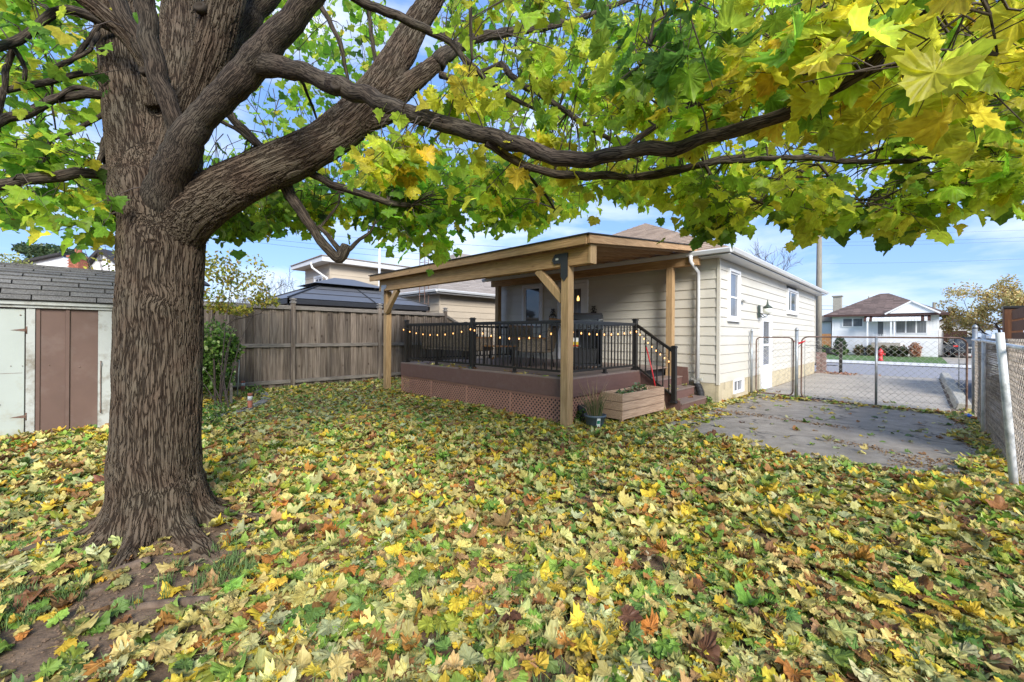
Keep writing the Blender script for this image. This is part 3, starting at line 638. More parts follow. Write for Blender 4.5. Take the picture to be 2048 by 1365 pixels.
# scroll ornaments on the rear wall
def scroll(x, z, label):
    t = thing('wall_scroll_ornament', label, 'wall ornament', (x, Y0 - .03, z), group='scroll ornaments either side of the rear door')
    b = MB()
    for s in (-1, 1):
        for (cx_, cz_, r_) in ((.075, -.10, .055), (.05, .02, .045), (.028, .11, .030)):
            b.tube([(s * (cx_ + r_ * math.cos(a)) , 0, cz_ + r_ * math.sin(a)) for a in np.linspace(0.4, 5.6, 11)], .009, 5)
        b.tube([(s * .14, 0, -.17), (s * .09, 0, -.06), (s * .02, 0, .04), (s * .045, 0, .15)], .008, 5)
    b.build('scrollwork', M['iron'], t)
    b = MB(); b.lathe([(.05, 0), (.055, .02), (.03, .035)], (0, -.03, -.04), 10); b.build('cup', M['iron'], t); return t
scroll(-7.43, 2.03, 'black scroll ornament between the rear window and the rear door')
scroll(-6.08, 2.05, 'black scroll ornament right of the rear door above the grill')

# ------------------------------------------------------------------ brick pier, railing and meter at the far house corner
pr = thing('brick_pier', 'low mauve brick pier at the far corner of the bungalow wall', 'pier', (-2.92, 20.40, 0))
for k in range(11):
    for i in range(2): ubox('brick', M['brickf'], pr, -.08 + i * .16 + (k % 2) * .02, .07 + i * .16 + (k % 2) * .02, -.10, .10, k * .075, k * .075 + .07)
pt = thing('porch_rail_post', 'black iron rail post standing beyond the far corner of the bungalow', 'post', (-2.25, 20.6, 0))
b = MB(); b.b2(-.05, .05, -.05, .05, 0, 1.15); b.lathe([(.05, 1.15), (.07, 1.2), (.0, 1.27)], (0, 0, 0), 8); b.build('post', M['black'], pt)
b = MB(); b.b2(-.7, -.05, -.02, .02, .95, 1.0); b.b2(-.9, -.1, -.02, .02, .3, .33); b.build('rail', M['black'], pt)

# ------------------------------------------------------------------ deck
DZ = 0.76; DX0, DX1, DY0, DY1 = -8.95, -4.0, 5.34, 9.2
dk = thing('deck', 'raised brown composite deck with black railing and lattice skirt', 'deck')
n = int((DY1 - DY0) / .142)
for k in range(n):
    y = DY0 - .015 + k * .142; ubox('deck_board', M['compt'], dk, DX0, DX1 + .02, y, y + .136, DZ - .025, DZ)
ubox('fascia_board', M['comp'], dk, DX0, -7.25, DY0 - .02, DY0 - .001, DZ - .31, DZ - .026); ubox('fascia_board', M['comp'], dk, -7.246, DX1 + .001, DY0 - .02, DY0 - .001, DZ - .31, DZ - .026)
ubox('fascia_board', M['comp'], dk, DX1 + .001, DX1 + .02, DY0 - .018, 7.72, DZ - .31, DZ - .026); ubox('fascia_board', M['comp'], dk, DX0 - .02, DX0 - .001, DY0, DY1, DZ - .31, DZ - .026)
ubox('under_deck_shade', M['gazd'], dk, DX0 + .1, DX1 - .12, DY0 + .16, DY1, 0, DZ - .05)  # dark box standing in for the shade beneath the deck
def lattice(parent, axis, c, a0, a1, z0, z1, m, sp=.080, wd=.025):
    b = MB(); Hh = z1 - z0; Ll = a1 - a0
    for sgn, off in ((1, 0.0), (-1, .006)):
        k = -Hh - sp
        while k < Ll + Hh:
            # strip centre line: a = k + sgn*(z) ; clip
            pts = []
            if sgn > 0: za, zb = max(0, -k), min(Hh, Ll - k)
            else: za, zb = max(0, k - Ll), min(Hh, k)
            if zb - za > .02:
                p0 = a0 + (k + za if sgn > 0 else k - za); p1 = a0 + (k + zb if sgn > 0 else k - zb)
                A = (p0, c + off, z0 + za) if axis == 0 else (c + off, p0, z0 + za); B = (p1, c + off, z0 + zb) if axis == 0 else (c + off, p1, z0 + zb)
                a_, b_ = Vector(A), Vector(B); dd = (b_ - a_).normalized(); nn = Vector((0, 1, 0)) if axis == 0 else Vector((1, 0, 0)); ww = dd.cross(nn) * wd / 2; t_ = nn * .0025
                vs = [a_ - ww - t_, a_ + ww - t_, b_ + ww - t_, b_ - ww - t_, a_ - ww + t_, a_ + ww + t_, b_ + ww + t_, b_ - ww + t_]
                b.add(vs, [(0, 1, 2, 3), (7, 6, 5, 4), (0, 4, 5, 1), (1, 5, 6, 2), (2, 6, 7, 3), (3, 7, 4, 0)])
            k += sp
    o = b.build('lattice_panel', m, parent, fix=False); return o
xs_ = [-8.93, -7.72, -6.5, -5.27, -4.02]
for i in range(4):
    lattice(dk, 0, DY0 + .015, xs_[i] + .01, xs_[i + 1] - .01, -.02, DZ - .31, M['lattice'])
    ubox('lattice_trim', M['lattice'], dk, xs_[i] - .02, xs_[i] + .02, DY0 + .001, DY0 + .012, -.03, DZ - .31)
lattice(dk, 1, DX1 - .02, DY0 + .05, 7.6, -.02, DZ - .31, M['lattice'])
for z in (DZ - .345,): ubox('lattice_trim', M['lattice'], dk, DX0, DX1, DY0 + .002, DY0 + .011, z, z + .034)
# stairs, running down toward +X
for k, (xa, z) in enumerate(((-3.18, .19), (-3.46, .38), (-3.74, .57))):
    st = ubox('step', M['comp'], dk, xa - .30, xa - .001, 7.76, 9.12, z - .19, z - .026)
    t_ = MB(); t_.b2(-.16, .165, -.69, .69, 0.082, .107); t_.build('tread', M['compt'], st)
b = MB(); b.prism([(-4.0, DZ - .03), (-3.2, .22), (-3.18, -.05), (-4.0, -.05)], 1, 7.735, 7.757); b.build('stair_stringer', M['comp'], dk)
b = MB(); b.prism([(-4.0, DZ + .02), (-3.62, DZ + .0), (-3.60, .40), (-4.0, .42)], 1, 9.13, 9.16); b.build('stair_side_panel', M['comp'], dk)
# railing
RZ = DZ + .93
def rail_post(x, y, z0, z1, cap=True):
    o = ubox('railing_post', M['black'], dk, x - .04, x + .04, y - .04, y + .04, z0, z1, .004)
    h = (z1 - z0) / 2
    b = MB(); b.box((0, 0, h + .012), (.10, .10, .024)); b.box((0, 0, h + .032), (.085, .085, .016), None, .3); b.build('post_cap', M['black'], o)
    b = MB(); b.box((0, 0, -h + .02), (.13, .13, .04), None, .2); b.build('base_cover', M['black'], o)
for x in (-8.87, -6.42, -4.07): rail_post(x, 5.43, DZ, RZ + .05)
rail_post(-4.07, 7.66, DZ, RZ + .05); rail_post(-3.30, 7.70, .19, 1.22)
rail_post(-8.87, 9.05, DZ, RZ + .05); rail_post(-8.87, 7.25, DZ, RZ + .05)
def rail_run(p0, p1, n, zt0=RZ, zt1=RZ, zb0=DZ + .09, zb1=DZ + .09, slope=False):
    rs = thing('railing_section', None, None); rs.parent = dk
    (xa, ya), (xb, yb) = p0, p1
    b = MB(); b.beam((xa, ya, zt0 - .02), (xb, yb, zt1 - .02), .055, .035); b.beam((xa, ya, zt0 - .045), (xb, yb, zt1 - .045), .036, .035); b.build('top_rail', M['black'], rs)
    b = MB(); b.beam((xa, ya, zb0), (xb, yb, zb1), .035, .035); b.build('bottom_rail', M['black'], rs)
    for i in range(n):
        t = (i + .5) / n; x, y = xa + (xb - xa) * t, ya + (yb - ya) * t; z0 = zb0 + (zb1 - zb0) * t; z1 = zt0 - .05 + (zt1 - zt0) * t
        ubox('baluster', M['black'], rs, x - .0095, x + .0095, y - .0095, y + .0095, z0, z1)
    if not slope:
        x, y = (xa + xb) / 2, (ya + yb) / 2; b = MB(); b.box((x, y, (DZ + zb0 - .015) / 2), (.05, .05, zb0 - .015 - DZ)); b.box((x, y, DZ + .01), (.08, .08, .02)); b.build('support_foot', M['black'], rs)
rail_run((-8.83, 5.43), (-6.46, 5.43), 21); rail_run((-6.38, 5.43), (-4.11, 5.43), 20); rail_run((-4.07, 5.47), (-4.07, 7.62), 19)
rail_run((-8.87, 5.47), (-8.87, 7.21), 15); rail_run((-8.87, 7.29), (-8.87, 9.0), 15)
rail_run((-4.03, 7.67), (-3.34, 7.70), 6, RZ - .02, 1.20, DZ + .06, .33, True)

# ------------------------------------------------------------------ pergola roof
pg = thing('patio_cover', 'new wood patio cover with sloping roof standing over the deck', 'patio cover')
FY, BY = 5.05, 9.08; PX0, PX1 = -9.95, onY(1179.5, 478, 5.05)[0]
zf, zb_ = 2.90, 3.36
def rz(y): return zf + (zb_ - zf) * (y - FY) / (BY - FY)
for (x, y, zt) in ((-3.92, 5.22, 2.50), (-9.55, 5.30, 2.50)):
    o = ubox('post', M['pine_z'], pg, x - .07, x + .07, y - .07, y + .07, -.02, zt, .004)
for x in (-3.95, -9.42): ubox('post', M['pine_z'], pg, x - .07, x + .07, 8.93, 9.07, -.0 if x < -9 else .0, 2.93, .004)
ubox('front_beam', M['pine_x'], pg, -9.72, -3.50, 5.16, 5.30, 2.50, 2.765, .004)
ubox('rear_beam', M['pine_x'], pg, -9.7, -3.34, 8.94, 9.08, 2.93, 3.20, .004)
for s, x in ((1, -9.55), (-1, -3.92)):  # knee braces under the front beam
    b = MB(); b.beam((x + s * .07, 5.23, 1.98), (x + s * .60, 5.23, 2.50), .10, .12); b.build('brace', M['pine_z'], pg, .003)
k = 0
x = PX0 + .35
while x < PX1 - .1:
    b = MB(); b.beam((x, FY + .06, rz(FY + .06) - .085), (x, BY - .05, rz(BY - .05) - .085), .038, .12); b.build('rafter', M['pine_y'], pg); x += .405
b = MB(); b.prism([(FY, zf - .13), (FY, zf - .012), (BY, zb_ - .012), (BY, zb_ - .12)], 0, PX1 - .038, PX1); b.build('side_fascia', M['pine_y'], pg)
b = MB(); b.prism([(FY, zf - .13), (FY, zf - .012), (BY, zb_ - .012), (BY, zb_ - .12)], 0, PX0, PX0 + .038); b.build('side_fascia', M['pine_y'], pg)
ubox('front_fascia', M['pine_x'], pg, PX0, PX1 - .04, FY - .038, FY - .001, zf - .145, zf - .012, .003)
b = MB(); b.prism([(FY - .06, zf - .010), (FY - .06, zf + .006), (BY + .03, zb_ + .006), (BY + .03, zb_ - .010)], 0, PX0 - .03, PX1 + .02); b.build('roof_sheet', M['roofdark'], pg)
b = MB(); b.prism([(FY + .0, zf - .024), (FY + .0, zf - .012), (BY, zb_ - .012), (BY, zb_ - .024)], 0, PX0 + .05, PX1 - .05); b.build('roof_boarding', M['pine_lightened'], pg)
ubox('beam_end_block', M['pine_z'], pg, -3.495, -3.455, 5.15, 5.31, 2.50, 2.78)
b = MB(); b.prism([(-4.16, 2.62), (-4.10, 2.70), (-3.86, 2.70), (-3.86, 2.34), (-3.925, 2.27), (-3.99, 2.34), (-3.99, 2.55), (-4.12, 2.55)], 1, 5.135, 5.148); b.build('bracket', M['blackp'], pg)
b = MB(); b.box((-4.06, 5.132, 2.62), (.05, .006, .03)); b.build('bracket_sticker', M['white'], pg)
b = MB(); b.prism([(-9.62, 2.24), (-9.48, 2.24), (-9.48, 2.52), (-9.36, 2.56), (-9.36, 2.64), (-9.60, 2.64)], 1, 5.15, 5.158); b.build('bracket', M['galv'], pg)

# ------------------------------------------------------------------ string lights
sl = thing('string_lights', 'string of warm round bulbs hanging along the deck railing', 'string lights')
pts = []
def drape(p0, p1, n, sag):
    for i in range(n + 1):
        t = i / n; pts.append(Vector(p0).lerp(Vector(p1), t) - Vector((0, 0, sag * 4 * t * (1 - t))))
drape((-8.93, 5.38, 1.60), (-6.42, 5.37, 1.60), 9, .12); drape((-6.30, 5.375, 1.58), (-4.12, 5.375, 1.58), 9, .15)
drape((-4.015, 5.5, 1.55), (-4.015, 7.6, 1.58), 9, .05); drape((-3.95, 7.62, 1.52), (-3.38, 7.65, 1.02), 7, .02)
b = MB(); b.tube(pts, .004, 4); b.build('cable', M['black'], sl)
bm_ = MB(); bm_.lathe([(.003, .0), (.007, -.005), (.011, -.015), (.012, -.024), (.009, -.033), (.003, -.038)], (0, 0, 0), 8); b0 = bm_.build('bulb', M['bulb'], sl)
sk = MB(); sk.lathe([(.008, .03), (.010, .0)], (0, 0, 0), 6); s0 = sk.build('socket', M['black'], b0)
first = True
for p in pts:
    p = p - Vector((0, 0, .04))
    if first: b0.location = p; first = False; continue
    c = b0.copy(); COL.objects.link(c); c.location = p; c2 = s0.copy(); COL.objects.link(c2); c2.parent = c

# ------------------------------------------------------------------ things on the deck
def grill():
    t = thing('barbecue_grill', 'black gas grill with grey steel lid on the deck by the railing', 'grill', (-4.88, 7.05, DZ), rad(38))
    b = MB()
    for s in (-1, 1): b.b2(s * .33 - .02, s * .33 + .02, -.26, .26, .10, .78)
    b.b2(-.33, .33, .24, .26, .10, .78); b.b2(-.35, .35, -.27, .27, .08, .12); b.build('cabinet', M['grill'], t)
    b = MB(); b.b2(-.36, .36, -.28, .28, .78, .92); b.build('firebox', M['grill'], t)
    b = MB(); b.prism([(-.29, .93), (-.29, .99), (-.22, 1.08), (-.10, 1.125), (.16, 1.125), (.27, 1.05), (.29, .93)], 0, -.36, .36); b.build('lid', M['grill'], t, .012)
    b = MB(); b.prism([(-.305, .945), (-.30, .995), (-.235, 1.085), (-.225, 1.08), (-.285, .99), (-.29, .945)], 0, -.30, .30); b.build('lid_panel', M['grill_lid'], t)
    b = MB(); b.tube([(-.26, -.29, .985), (-.26, -.34, .985), (.26, -.34, .985), (.26, -.29, .985)], .012, 6); b.build('handle', M['grill_lid'], t)
    for s in (-1, 1): b = MB(); b.b2(min(s * .37, s * .68), max(s * .37, s * .68), -.25, .25, .86, .90); b.build('side_shelf', M['grill'], t)
    b = MB(); b.b2(-.36, .36, -.31, -.28, .80, .90); b.build('control_panel', M['grill_lid'], t)
    for i in range(4):
        b = MB(); b.lathe([(.022, 0), (.022, .03)], (-.24 + i * .16, -.31, .85), 8, Matrix.Rotation(rad(90), 3, 'X')); b.build('knob', M['black'], t)
    for s in (-1, 1):
        b = MB(); b.lathe([(.05, -.02), (.05, .02)], (s * .3, -.22, .05), 10, Matrix.Rotation(rad(90), 3, 'Y')); b.build('wheel', M['rubber'], t)
    return t
grill()
pb = thing('storage_bin', 'black plastic bin standing inside the open grill cabinet', 'bin', (-4.86, 7.0, DZ + .12), rad(38))
b = MB(); b.box((0, 0, .14), (.50, .36, .28), None, -.06); b.b2(-.27, .27, -.20, .20, .27, .30); b.build('bin', M['blackp'], pb, .01)
bgx = thing('charcoal_bag', 'small white and yellow printed bag on the black bin', 'bag', (-4.98, 6.90, DZ + .43), rad(38))
b = MB(); b.box((0, 0, .10), (.20, .10, .20), None, .15); b.build('bag', M['label_w'], bgx, .02)
b = MB(); b.box((0, -.052, .07), (.15, .004, .10)); b.build('print', M['yel'], bgx)
b = MB(); b.box((0, -.055, .04), (.12, .004, .03)); b.build('print', M['red'], bgx)

def wicker_seat(name, label, cat, loc, rot, wdt, back_h=.52, group=None, arms=True):
    t = thing(name, label, cat, loc, rot, group)
    d = .55; sh = .38
    b = MB(); b.b2(-wdt / 2, wdt / 2, -d / 2, d / 2, sh - .06, sh); b.build('seat', M['wicker'], t, .01)
    b = MB(); b.box((0, d / 2 + .06, sh + back_h / 2), (wdt, .045, back_h), Matrix.Rotation(rad(-12), 3, 'X')); b.build('backrest', M['wicker'], t, .01)
    b = MB(); b.box((0, d / 2 + .12, sh + back_h + .0), (wdt + .03, .05, .035), Matrix.Rotation(rad(-12), 3, 'X')); b.build('top_rail', M['woodarm'], t)
    for s in (-1, 1):
        if arms:
            b = MB(); b.b2(s * wdt / 2 - .03, s * wdt / 2 + .03, -d / 2, d / 2 + .04, sh + .22, sh + .245); b.build('armrest', M['woodarm'], t)
            b = MB(); b.b2(s * wdt / 2 - .015, s * wdt / 2 + .015, -d / 2, d / 2, sh - .04, sh + .22); b.build('side_panel', M['wicker'], t)
        for e in (-1, 1):
            b = MB(); b.tube([(s * (wdt / 2 - .04), e * (d / 2 - .04), sh - .05), (s * (wdt / 2), e * (d / 2), 0)], [.015, .012], 6); b.build('leg', M['black'], t)
    return t
wicker_seat('outdoor_sofa', 'long woven outdoor sofa with its back to the camera behind the railing', 'sofa', (-7.75, 6.05, DZ), rad(180), 1.9)
wicker_seat('outdoor_chair', 'woven chair with reclined back just left of the grill', 'chair', (-5.75, 6.62, DZ), rad(-70), .58, .62, 'woven chairs on the deck')
wicker_seat('outdoor_chair', 'woven chair between the sofa and the coffee table, facing sideways', 'chair', (-6.55, 7.15, DZ), rad(60), .58, .5, 'woven chairs on the deck')
tb = thing('patio_table', 'small slatted wooden patio table among the woven chairs', 'table', (-6.55, 6.30, DZ), rad(10))
for i in range(5): ubox('slat', M['woodarm'], tb, -.28, .28, -.24 + i * .1, -.15 + i * .1, .42, .445)
for sx in (-1, 1):
    for sy in (-1, 1): ubox('leg', M['black'], tb, sx * .25 - .015, sx * .25 + .015, sy * .2 - .015, sy * .2 + .015, 0, .42)

# broom by the stairs
br = thing('red_broom', 'red handled broom leaning on the railing post by the stairs', 'broom', (-3.66, 7.58, 0))
b = MB(); b.tube([(.12, -.02, .22), (-.02, .0, .80), (-.145, .015, 1.22)], .012, 8); b.build('handle', M['red'], br)
b = MB(); b.tube([(-.145, .015, 1.22), (-.17, .018, 1.30)], .014, 8); b.build('grip', M['black'], br)
b = MB(); b.box((.14, -.02, .13), (.28, .05, .22), None, .35); b.build('bristles', M['drystalk'], br)

# ------------------------------------------------------------------ planter box
pl = thing('planter_box', 'raised wooden planter box of three planks beside the stairs', 'planter', (-3.58, 5.98, 0), rad(-2))
for k in range(3):
    z = .10 + k * .140
    b = MB(); b.b2(.17, .195, 0, 1.40, z, z + .131); b.build('plank', M['cedar'], pl, .004)
    b = MB(); b.b2(-.195, -.17, 0, 1.40, z, z + .131); b.build('plank', M['cedar'], pl, .004)
    for y in (0.0, 1.375):
        b = MB(); b.b2(-.169, .169, y, y + .025, z, z + .131); b.build('end_plank', M['cedar'], pl, .004)
for sx in (-.15, .12):
    for y in (.03, 1.31):
        b = MB(); b.b2(sx, sx + .045, y, y + .06, -.02, .50); b.build('leg', M['cedar'], pl)
b = MB(); b.b2(-.168, .168, .026, 1.37, .12, .44); b.build('soil', M['soil'], pl)

# ------------------------------------------------------------------ plant pot
pp = thing('plant_pot', 'blue grey plastic pot of dry grassy stems beside the planter box', 'plant pot', (-3.60, 5.52, 0))
b = MB(); b.lathe([(.115, 0), (.12, .01), (.158, .19), (.17, .19), (.172, .225), (.16, .225), (.155, .19), (.02, .185)], (0, 0, 0), 24); b.build('pot', M['pot'], pp)
b = MB(); b.lathe([(.155, .0), (.02, .015)], (0, 0, .19), 16); b.build('potting_soil', M['soil'], pp)
aw = math.atan2(-5.52, 3.60) + .35
b = MB(); Rz = Matrix.Rotation(aw, 3, 'Z'); b.box(Rz @ Vector((.152, 0, .12)), (.004, .055, .15), Rz @ Matrix.Rotation(rad(10), 3, 'Y')); b.build('label_tag', M['label_w'], pp)
b = MB(); b.box(Rz @ Vector((.156, 0, .13)), (.004, .046, .05), Rz @ Matrix.Rotation(rad(10), 3, 'Y')); b.build('label_print', M['label_g'], pp)
for nm, n_, m_, w_, h0, h1, sp in (('dry_stem', 60, M['drystalk'], .008, .25, .66, .34), ('green_stem', 30, M['blade'], .011, .2, .42, .18)):
    b = MB()
    for i in range(n_):
        a = R.uniform(0, 6.28); r0 = R.uniform(0, .11); h = R.uniform(h0, h1); o_ = R.uniform(.03, sp); base = Vector((r0 * math.cos(a), r0 * math.sin(a), .19))
        dro = R.uniform(-.1, .35) * h if nm == 'dry_stem' else 0
        p = [base, base + Vector((math.cos(a) * o_ * .35, math.sin(a) * o_ * .35, h * .55)), base + Vector((math.cos(a) * o_, math.sin(a) * o_, h - dro))]
        b.tube(p, [w_ / 2, w_ / 2, .001], 3, False)
    o = b.build(nm + 's', m_, pp); o['kind'] = 'stuff'

# ------------------------------------------------------------------ chain link gates and fence
def mesh_panel(p0, p1, z0, z1, dia, r_, m, parent, bulge=0.0):
    """woven diamonds of real wire between two ground points"""
    (xa, ya), (xb, yb) = p0, p1; Ln = math.hypot(xb - xa, yb - ya); ux, uy = (xb - xa) / Ln, (yb - ya) / Ln; nx_, ny_ = -uy, ux
    b = MB(); hh = dia / 2; nk = int(Ln / hh); nz_ = int((z1 - z0) / hh)
    for i in range(nk + 1):
        pts_ = []
        for j in range(nz_ + 1):
            s = i * hh + (hh if (j + i) % 2 else 0); s = min(s, Ln); z = z0 + j * hh
            off = (.0025 if (i + j) % 2 else -.0025) + bulge * math.sin(s * 2.2) * math.sin(math.pi * j / nz_)
            pts_.append((xa + ux * s + nx_ * off, ya + uy * s + ny_ * off, z))
        b.tube(pts_, r_, 3, False)
    o = b.build('wire_mesh', m, parent, fix=False); o['kind'] = 'stuff'; return o
GY = 11.45
wg = thing('walk_gate', 'narrow chain link gate with rusty rounded frame against the house', 'gate')
b = MB()
def gframe(b, x0, x1, z0, z1, y, r_, rr=.10, n=5):
    pts_ = []
    for (cx_, cz_, a0) in ((x1 - rr, z0 + rr, -90), (x1 - rr, z1 - rr, 0), (x0 + rr, z1 - rr, 90), (x0 + rr, z0 + rr, 180)):
        for k in range(n + 1):
            a = rad(a0 + 90 * k / n); pts_.append((cx_ + rr * math.cos(a), y, cz_ + rr * math.sin(a)))
    pts_.append(pts_[0]); b.tube(pts_, r_, 8, False)
gframe(b, -2.88, -2.12, .08, 1.42, GY, .015); b.build('frame', M['rust'], wg)
b = MB(); b.tube([(-2.84, GY + .02, .12), (-2.84, GY + .02, 1.38)], .005, 5); b.tube([(-2.16, GY + .02, .12), (-2.16, GY + .02, 1.38)], .005, 5); b.build('tension_bar', M['galv'], wg)
mesh_panel((-2.86, GY), (-2.14, GY), .10, 1.39, .11, .0034, M['wire'], wg)
dg = thing('driveway_gate', 'wide chain link driveway gate with rusty tube frame', 'gate')
b = MB(); gframe(b, -1.96, .60, .03, 1.44, GY, .016, .13); b.build('frame', M['rust'], dg)
b = MB(); b.tube([(-.67, GY, .03), (-.67, GY, 1.44)], .022, 8); b.build('centre_post', M['galv'], dg)
b = MB(); b.tube([(.50, GY + .02, .5), (.50, GY + .02, 1.40)], .008, 6); b.tube([(-1.90, GY + .02, .07), (-1.90, GY + .02, 1.38)], .006, 5); b.build('tension_bar', M['galv'], dg)
for z in (.5, .95, 1.2): b = MB(); b.box((.55, GY + .01, z), (.10, .03, .02)); b.build('clamp', M['galv'], dg)
mesh_panel((-1.94, GY), (.58, GY), .05, 1.41, .115, .0036, M['wire'], dg)
lt = thing('gate_latch', 'red latch and dark chain on the driveway gate beside the post', 'latch', (-1.98, GY - .03, 1.30))
b = MB(); b.box((.02, 0, 0), (.13, .02, .02), Matrix.Rotation(rad(-25), 3, 'Y')); b.tube([(-.12, 0, .04), (-.02, 0, .0), (.10, 0, .05)], .012, 6); b.build('latch_arm', M['red'], lt)
b = MB(); b.tube([(.05, 0, .0), (-.05, 0, -.12), (-.11, 0, -.2)], .006, 5); b.tube([(.10, 0, -.05), (.3, .02, -.05), (.42, .02, -.08)], .006, 5); b.build('chain', M['black'], lt)
lk = thing('gate_lock_box', 'dark grey lock box hanging on the driveway gate mesh', 'lock', (-1.47, GY - .03, 1.14))
b = MB(); b.box((0, 0, 0), (.09, .06, .12), None, .2); b.box((-.06, 0, .05), (.10, .02, .03), Matrix.Rotation(rad(30), 3, 'Y')); b.box((.10, 0, -.07), (.16, .02, .04), Matrix.Rotation(rad(25), 3, 'Y')); b.build('lock', M['blackp'], lk, .01)
def gpost(name, label, x, y, h, r_, m, lean=(0, 0), cap='ball'):
    t = thing(name, label, 'post', (x, y, 0))
    b = MB(); b.tube([(0, 0, -.05), (lean[0] * .5, lean[1] * .5, h * .5), (lean[0], lean[1], h)], r_, 14); b.build('tube', m, t)
    if cap == 'ball': b = MB(); b.lathe([(r_ * 1.1, 0), (r_ * 1.15, .03), (r_ * .8, .055), (r_ * .3, .075)], (lean[0], lean[1], h - .005), 12); b.build('cap', M['galv'], t)
    return t
gpost('gate_post', 'grey tube gate post against the house wall beside the basement window', -2.96, 11.36, 1.55, .028, M['galv'])
gpost('gate_post', 'grey tube gate post between the walk gate and the driveway gate', -2.05, 11.42, 1.58, .036, M['galv'])
gpost('gate_post', 'grey tube post at the right end of the driveway gate with dome cap', .70, 11.5, 1.62, .036, M['galv'])
FXc = .70
cf = thing('chain_link_fence', 'pale coated chain link fence along the right side', 'fence')
b = MB(); b.tube([(FXc - .03, 11.45, 1.41), (FXc - .05, 9.0, 1.40), (FXc - .05, 6.2, 1.36), (FXc - .04, 3.0, 1.33), (FXc - .03, -1, 1.33)], .021, 10); b.build('top_rail', M['pipew'], cf)
mesh_panel((FXc, 11.45), (FXc - .0, 2.0), .02, 1.46, .105, .0042, M['wirew'], cf, .012)
gpost('fence_post', 'straight white fence post, the farther of the two along the fence', FXc - .045, 9.3, 1.50, .023, M['pipew'], cap='none')
gpost('fence_post', 'leaning white fence post with chipped grey paint, nearest the camera', FXc - .055, 6.25, 1.50, .031, M['pipew'], (-.10, .03), cap='none')
# neighbour's brown privacy fence beyond
nb = thing('brown_fence', 'dark brown stained fence with capped post beyond the chain link fence', 'fence')
q = onX(2023, 700, 1.05)
ubox('post', M['brownpost'], nb, .96, 1.16, q[1] - .12, q[1] + .12, -.05, 1.92, .004); ubox('post_cap', M['black'], nb, .945, 1.175, q[1] - .135, q[1] + .135, 1.92, 1.965, .01)
for k in range(10): ubox('slat', M['brownpost'], nb, 1.03, 1.06, q[1] - 3.5, q[1] - .19, .12 + k * .18, .12 + k * .18 + .15)
bb = thing('blue_litter', 'scrap of blue plastic at the foot of the chain link fence', 'litter', (FXc - .1, 11.0, .0))
b = MB(); b.add([(-.05, 0, 0), (.04, .02, 0), (.06, 0, .06), (.0, .03, .10), (-.06, -.01, .07), (0, -.03, .05)], [(0, 1, 5), (1, 2, 5), (2, 3, 5), (3, 4, 5), (4, 0, 5)]); b.build('plastic_scrap', M['bluep'], bb)
# ------------------------------------------------------------------ wooden fence on the left
FX = -11.8
fn = thing('board_fence', 'weathered grey board fence with capped posts across the back left', 'fence')
posts = [-3.54, -1.09, 1.36, 3.81, 6.26, 8.71]
for y in posts:
    o = ubox('fence_post', M['fence'], fn, FX - .01, FX + .09, y - .05, y + .05, -.05, 2.22)
    c = MB(); c.box((0, 0, 1.16), (.13, .13, .04)); c.box((0, 0, 1.205), (.085, .085, .05)); c.box((0, 0, 1.245), (.14, .14, .025), None, .1); c.box((0, 0, 1.265), (.10, .10, .02), None, .6); c.build('post_cap', M['paver'], o)
for a, b_ in zip(posts[:-1], posts[1:]):
    ubox('rail', M['fenceh'], fn, FX + .01, FX + .065, a + .052, b_ - .052, 2.06, 2.16)
    ubox('rail', M['fenceh'], fn, FX + .01, FX + .055, a + .052, b_ - .052, 1.08, 1.17)
    ubox('rail', M['fenceh'], fn, FX + .01, FX + .055, a + .052, b_ - .052, .14, .23)
    n = 14; wd = (b_ - a - .1) / n
    for k in range(n):
        y = a + .05 + k * wd; dx = .030 if k % 2 else -.006
        ubox('fence_board', M['fence'], fn, FX - .03 + dx, FX - .012 + dx, (y - .030 if not k % 2 else y + .012), (y + wd + .030 if not k % 2 else y + wd - .012), .02 + R.uniform(-.01, .01), 2.08)
# sloped last bay
b = MB(); b.prism([(8.77, 2.02), (8.77, 2.10), (10.2, 1.42), (10.2, 1.34)], 0, FX + .0, FX + .06); b.build('sloped_rail', M['fenceh'], fn)
for k in range(10):
    y = 8.77 + k * .142; h = 2.02 - (y - 8.77) * .475; b = MB(); b.prism([(y, 0), (y + .135, 0), (y + .135, h - .066), (y, h)], 0, FX - .02, FX - .002); b.build('fence_board', M['fence'], fn)

# ------------------------------------------------------------------ shed
SX, SY = -8.60, .31
sh = thing('garden_shed', 'old brown and white garden shed with curved grey shingle roof at the left edge', 'shed')
SL = -3.6
b = MB(); b.b2(SX - 2.0, SX - .03, SL, SY - .03, -.05, 1.8); b.build('wall_core', M['shed_brown'], sh)
py = [onX(p, 700, SX)[1] for p in (52, 70, 131, 139, 196, 213)]
# corner post, door post, door
ubox('corner_board', M['whitew'], sh, SX - .03, SX + .02, py[4], SY - .0, .0, 1.76)
ubox('corner_board', M['whitew'], sh, SX - .2, SX - .031, SY - .03, SY + .002, .0, 1.76)
ubox('door_post', M['whitew'], sh, SX - .03, SX + .02, py[0], py[1], -.02, 1.76)
ubox('wall_panel', M['shed_brown'], sh, SX - .03, SX - .008, py[1] + .002, py[2] - .002, -.0, 1.78); ubox('wall_panel', M['shed_brown'], sh, SX - .03, SX - .008, py[3] + .002, py[4] - .002, -.0, 1.78)
ubox('batten', M['shed_brown'], sh, SX - .03, SX + .012, py[2], py[3], 0, 1.78); ubox('batten', M['shed_brown'], sh, SX - .03, SX + .006, py[1] + .001, py[1] + .045, 0, 1.78)
o = ubox('door', M['door_shed'], sh, SX - .03, SX + .006, py[0] - .95, py[0] - .012, .02, 1.74, .004)
do_ = o
